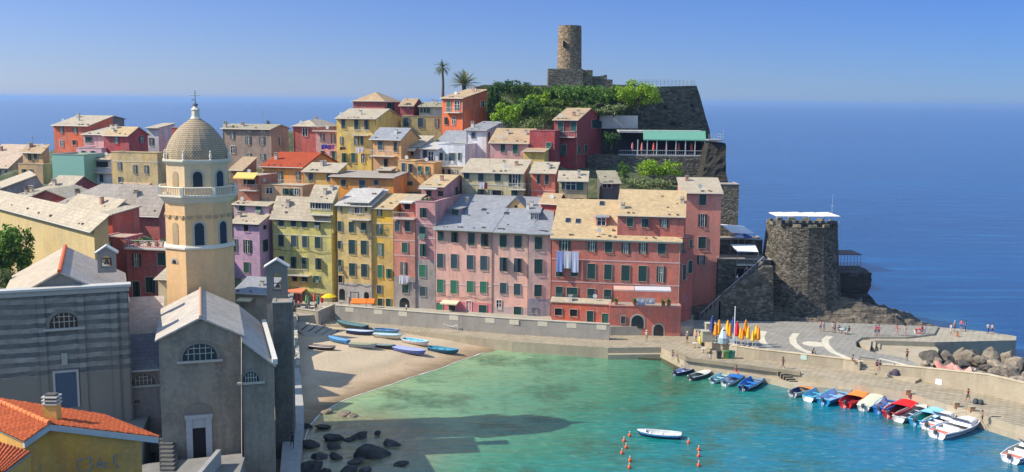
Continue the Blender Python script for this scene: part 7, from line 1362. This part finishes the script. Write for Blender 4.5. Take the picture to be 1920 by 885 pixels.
for j in range(ny):
    for i in range(nx):
        x, y = x0 + i * st, y0 + j * st; z = th_(x, y) - .6
        if x > -27 + (y - 80) * .0 and y < 150: z = min(z, -1.5 if y < 144 else 1)
        if x > -37 and y < 167: z = min(z, -1)
        if x > 38: z = min(z, 34 - (x - 38) * 7)
        if x > 30 and y < 180: z = min(z, 2.2)
        for (ff, LL, DD, ZZ) in CL:
            if (x - ff.O.x) ** 2 + (y - ff.O.y) ** 2 > (LL + DD + 6) ** 2: continue
            u, v, _ = ff.l((x, y, 0))
            if -2.5 < u < LL + 2.5 and -2.5 < v < DD + 2.5: z = min(z, ZZ)
        vs.append((x, y, z + noise.noise(Vector((x * .3, y * .3, 0))) * .3))
mb.add(vs, [(j * nx + i, j * nx + i + 1, (j + 1) * nx + i + 1, (j + 1) * nx + i) for j in range(ny - 1) for i in range(nx - 1)], groundmat())
tag(mb.build('hillside', smooth=True), 'rocky green hillside under the village', None, None, 'structure')
# ---------------------------------------------------------------- vegetation
def leafmat(c, name='leaves'):
    k = ('leaf', tuple(c))
    if k in MC: return MC[k]
    m, nt, b = newmat(name); g = nt.nodes.new('ShaderNodeNewGeometry')
    col = ramp(nt, g.outputs['Random Per Island'], [(0, [x * .45 for x in c]), (.5, c), (1, [min(.8, c[0] * 1.7), min(.8, c[1] * 1.45), c[2] * 1.2])]); nt.links.new(col, b.inputs['Base Color'])
    b.inputs['Roughness'].default_value = .6; b.inputs['Specular IOR Level'].default_value = .25
    tr = nt.nodes.new('ShaderNodeBsdfTranslucent'); nt.links.new(col, tr.inputs[0]); mx = nt.nodes.new('ShaderNodeMixShader'); mx.inputs[0].default_value = .3; nt.links.new(b.outputs[0], mx.inputs[1]); nt.links.new(tr.outputs[0], mx.inputs[2])
    nt.links.new(mx.outputs[0], nt.nodes['Material Output'].inputs[0]); MC[k] = m; return m
LR = random.Random(11)
def leaf(vs, fs, p, s, up=.5):
    n = Vector((LR.gauss(0, 1), LR.gauss(0, 1), LR.gauss(0, 1) + up)).normalized(); u = n.orthogonal().normalized(); u = Matrix.Rotation(LR.uniform(0, 6.28), 3, n) @ u; w = n.cross(u); b = len(vs); s *= LR.uniform(.6, 1.3)
    vs += [tuple(p + u * s), tuple(p + w * s * .55), tuple(p - u * s), tuple(p - w * s * .55)]; fs.append((b, b + 1, b + 2, b + 3))
def crown(blobs, n, s, mat, parent=None, name='crown', hollow=.55):
    vs, fs = [], []; tot = sum(b[3] * b[4] * b[5] for b in blobs)
    for (x, y, z, rx, ry, rz) in blobs:
        sub = [(LR.gauss(0, 1), LR.gauss(0, 1), LR.gauss(0, 1)) for _ in range(14)]; sub = [Vector(q).normalized() * LR.uniform(.5, .95) for q in sub]
        for _ in range(int(n * rx * ry * rz / tot)):
            c = sub[LR.randrange(14)]; d = Vector((LR.gauss(0, 1), LR.gauss(0, 1), LR.gauss(0, 1))).normalized() * LR.uniform(.1, .42); q = c + d; leaf(vs, fs, Vector((x + q.x * rx, y + q.y * ry, z + q.z * rz)), s)
    mb = MB(); mb.add(vs, fs, mat); return mb.build(name, parent)
G_BR, G_MD, G_DK, G_OL = (.24, .4, .03), (.11, .22, .04), (.06, .13, .04), (.2, .26, .11)
def bush(label, px_, py_, S, w_, h_, n, s, col, name='bush', cat='bush', group='bushes on the castle hill', trunk=True, dz=0, nb=3):
    g = PS(px_, py_, S); w, h = w_ * S / 100, h_ * S / 100; rt = empty(name, (g.x, g.y, g.z + dz)); tag(rt, label, cat, group)
    bl = []
    for i in range(nb): t = (i + .5) / nb - .5; bl.append((t * w * .75, LR.uniform(-.2, .2) * w, h * LR.uniform(.5, .66), w * .62 / nb ** .5, w * .36, h * .42))
    crown(bl, n, s, leafmat(col), rt)
    if trunk:
        mb = MB(); bk = flat((.12, .09, .06)); mb.tube([(0, 0, -.6), (.1, 0, h * .3), (.15, .05, h * .6)], [.16, .12, .05], bk, 6)
        for i in range(4): a = i * 1.7; mb.tube([(.08, 0, h * .25), (cos(a) * w * .2, sin(a) * w * .15, h * .55)], [.08, .03], bk, 5)
        mb.build('trunk', rt)
    return rt
BS = [(1196,205,11.0,76,52,2600,.26,G_BR,'bright green rounded bush growing against the castle bastion'),(948,236,10.5,48,42,1500,.25,G_BR,'bright yellow-green bush right of the orange castle house'),(990,215,10.9,40,30,900,.26,G_MD,'mid-green bush in the middle of the castle slope'),
 (1085,195,11.2,80,38,2000,.27,G_MD,'wide green bush left below the castle keep'),(1125,205,11.1,60,42,1600,.27,G_MD,'bluish green bush right below the castle keep'),(1040,190,11.4,50,26,1000,.27,(.1,.2,.03),'light green bush in front of the keep base'),(958,180,11.6,62,28,900,.26,G_DK,'dark bush under the low summit wall'),
 (925,215,10.9,30,60,1300,.26,G_DK,'tall dark ivy mass right beside the orange castle house'),(1010,200,11.2,44,24,800,.26,G_BR,'small bright bush on the slope left of the keep'),(1150,215,10.9,50,20,700,.22,G_OL,'pale olive shrub above the white-streaked wall'),
 (1232,337,9.85,84,36,2400,.2,G_BR,'bright green spreading tree below the restaurant wall'),(1200,356,9.5,72,22,1300,.17,G_OL,'grey-green clipped hedge bush behind the beige roof'),(1240,357,9.45,50,20,900,.17,G_OL,'second grey-green hedge bush right of the first one'),
 (1146,276,10.2,26,30,700,.22,G_DK,'dark tree between the maroon house and the restaurant'),(1170,340,9.75,20,34,500,.2,G_MD,'thin leaning green shrub below the dark retaining wall'),(1310,610,8.4,22,12,300,.12,G_DK,'dark shrub at the foot of the tall pink house')]
for x, y, S, w_, h_, n, s, c, lab in BS: bush(lab, x, y, S, w_, h_, int(n * 1.5), s, c)
bush('dark tree at the left photo edge with its top lit by the sun', 12, 548, 6.6, 84, 122, 7500, .24, (.13, .25, .035), 'tree', 'tree', None, nb=3)
bush('small olive-green tree at the left edge below the dark tree', 8, 580, 5.4, 36, 80, 1500, .2, G_OL, 'tree', 'tree', None)
# scrub on the castle slope: uncountable undergrowth
vs, fs = [], []; PG = [(905,160),(1195,165),(1195,212),(1120,222),(1038,232),(1000,250),(925,246),(915,190)]
A_ = [PS(905,160,11.5), PS(1195,165,11.5)]; c0 = 0
for _ in range(60000):
    x, y = LR.uniform(-9, 32), LR.uniform(192, 226); z = th_(x, y) - .5 if True else None
    q = proj((x, y, z))
    if not inside(q[0], q[1], PG): continue
    d = noise.noise(Vector((x * .22, y * .22, 4)))
    if d < -.42 + LR.uniform(-.1, .1): continue
    leaf(vs, fs, Vector((x, y, z + LR.uniform(0, .9) * (1 + d))), .24, .9); c0 += 1
    if c0 > 24000: break
mb = MB(); mb.add(vs, fs, leafmat((.13, .21, .045))); tag(mb.build('hillside_scrub'), 'mixed green undergrowth covering the castle slope', 'undergrowth', None, 'stuff')
# palms
def palm(label, px_, ybase, ytop, S, nf, fl, droop, r0, col, fan=False):
    g = PS(px_, ybase, S); h = z_at(g.x, g.y, ytop) - g.z; rt = empty('palm_tree', g); tag(rt, label, 'palm tree'); mb = MB(); mb.tube([(0, 0, -1), (.1, 0, h * .4), (0, 0, h * .8), (.05, 0, h)], [r0 * 1.3, r0, r0 * .9, r0 * 1.1], flat((.1, .08, .065)), 8); mb.build('trunk', rt)
    R = random.Random(int(px_)); vs, fs = [], []
    for i in range(nf):
        a = R.uniform(0, 2 * pi); e = R.uniform(-.35, 1.35) if not fan else R.uniform(.15, 1.5); L = fl * R.uniform(.8, 1.1); p = Vector((0, 0, h)); d = Vector((cos(a) * cos(e), sin(a) * cos(e), sin(e))); pr = p.copy(); N = 9
        for k in range(N):
            q = pr + d * (L / N); side = d.cross(Vector((0, 0, 1))); side = side.normalized() if side.length > .01 else Vector((1, 0, 0)); w = L * .16 * sin(pi * (k + .7) / (N + .8)) + .03
            for s_ in (-1, 1):
                for m_ in range(2):
                    o2 = pr.lerp(q, m_ * .5); t = o2 + side * s_ * w + d * w * .7 + Vector((0, 0, -.25 * w)); b = len(vs); vs += [tuple(o2), tuple(o2 + d * (L / N) * .42), tuple(t)]; fs.append((b, b + 1, b + 2))
            pr = q; d = (d + Vector((0, 0, -droop))).normalized()
    mb = MB(); mb.add(vs, fs, leafmat(col)); mb.build('fronds', rt)
palm('tall thin palm tree standing against the sky on the hill', 830, 180, 127, 11.6, 36, 2.5, .17, .26, (.12, .15, .07))
palm('short bushy palm with upright fronds behind the orange castle house', 870, 176, 160, 11.7, 54, 3.6, .09, .5, (.2, .24, .08), True)
palm('tiny palm crown peeping over the grey brown stone house roof', 503, 240, 232, 11.3, 18, 1.3, .15, .15, (.08, .12, .05))
# ---------------------------------------------------------------- haze
if HAZE > 0:
    mb = MB(); m = bpy.data.materials.new('air_haze'); m.use_nodes = True; nt = m.node_tree; nt.nodes.clear(); out = nt.nodes.new('ShaderNodeOutputMaterial'); v = nt.nodes.new('ShaderNodeVolumePrincipled'); v.inputs['Color'].default_value = (.36, .56, .9, 1); v.inputs['Density'].default_value = HAZE; v.inputs['Anisotropy'].default_value = .2; nt.links.new(v.outputs[0], out.inputs['Volume'])
    mb.box(-41000, 41000, -6500, 46000, -8, 64, m); tag(mb.build('haze'), 'faint sea haze', None, None, 'stuff')
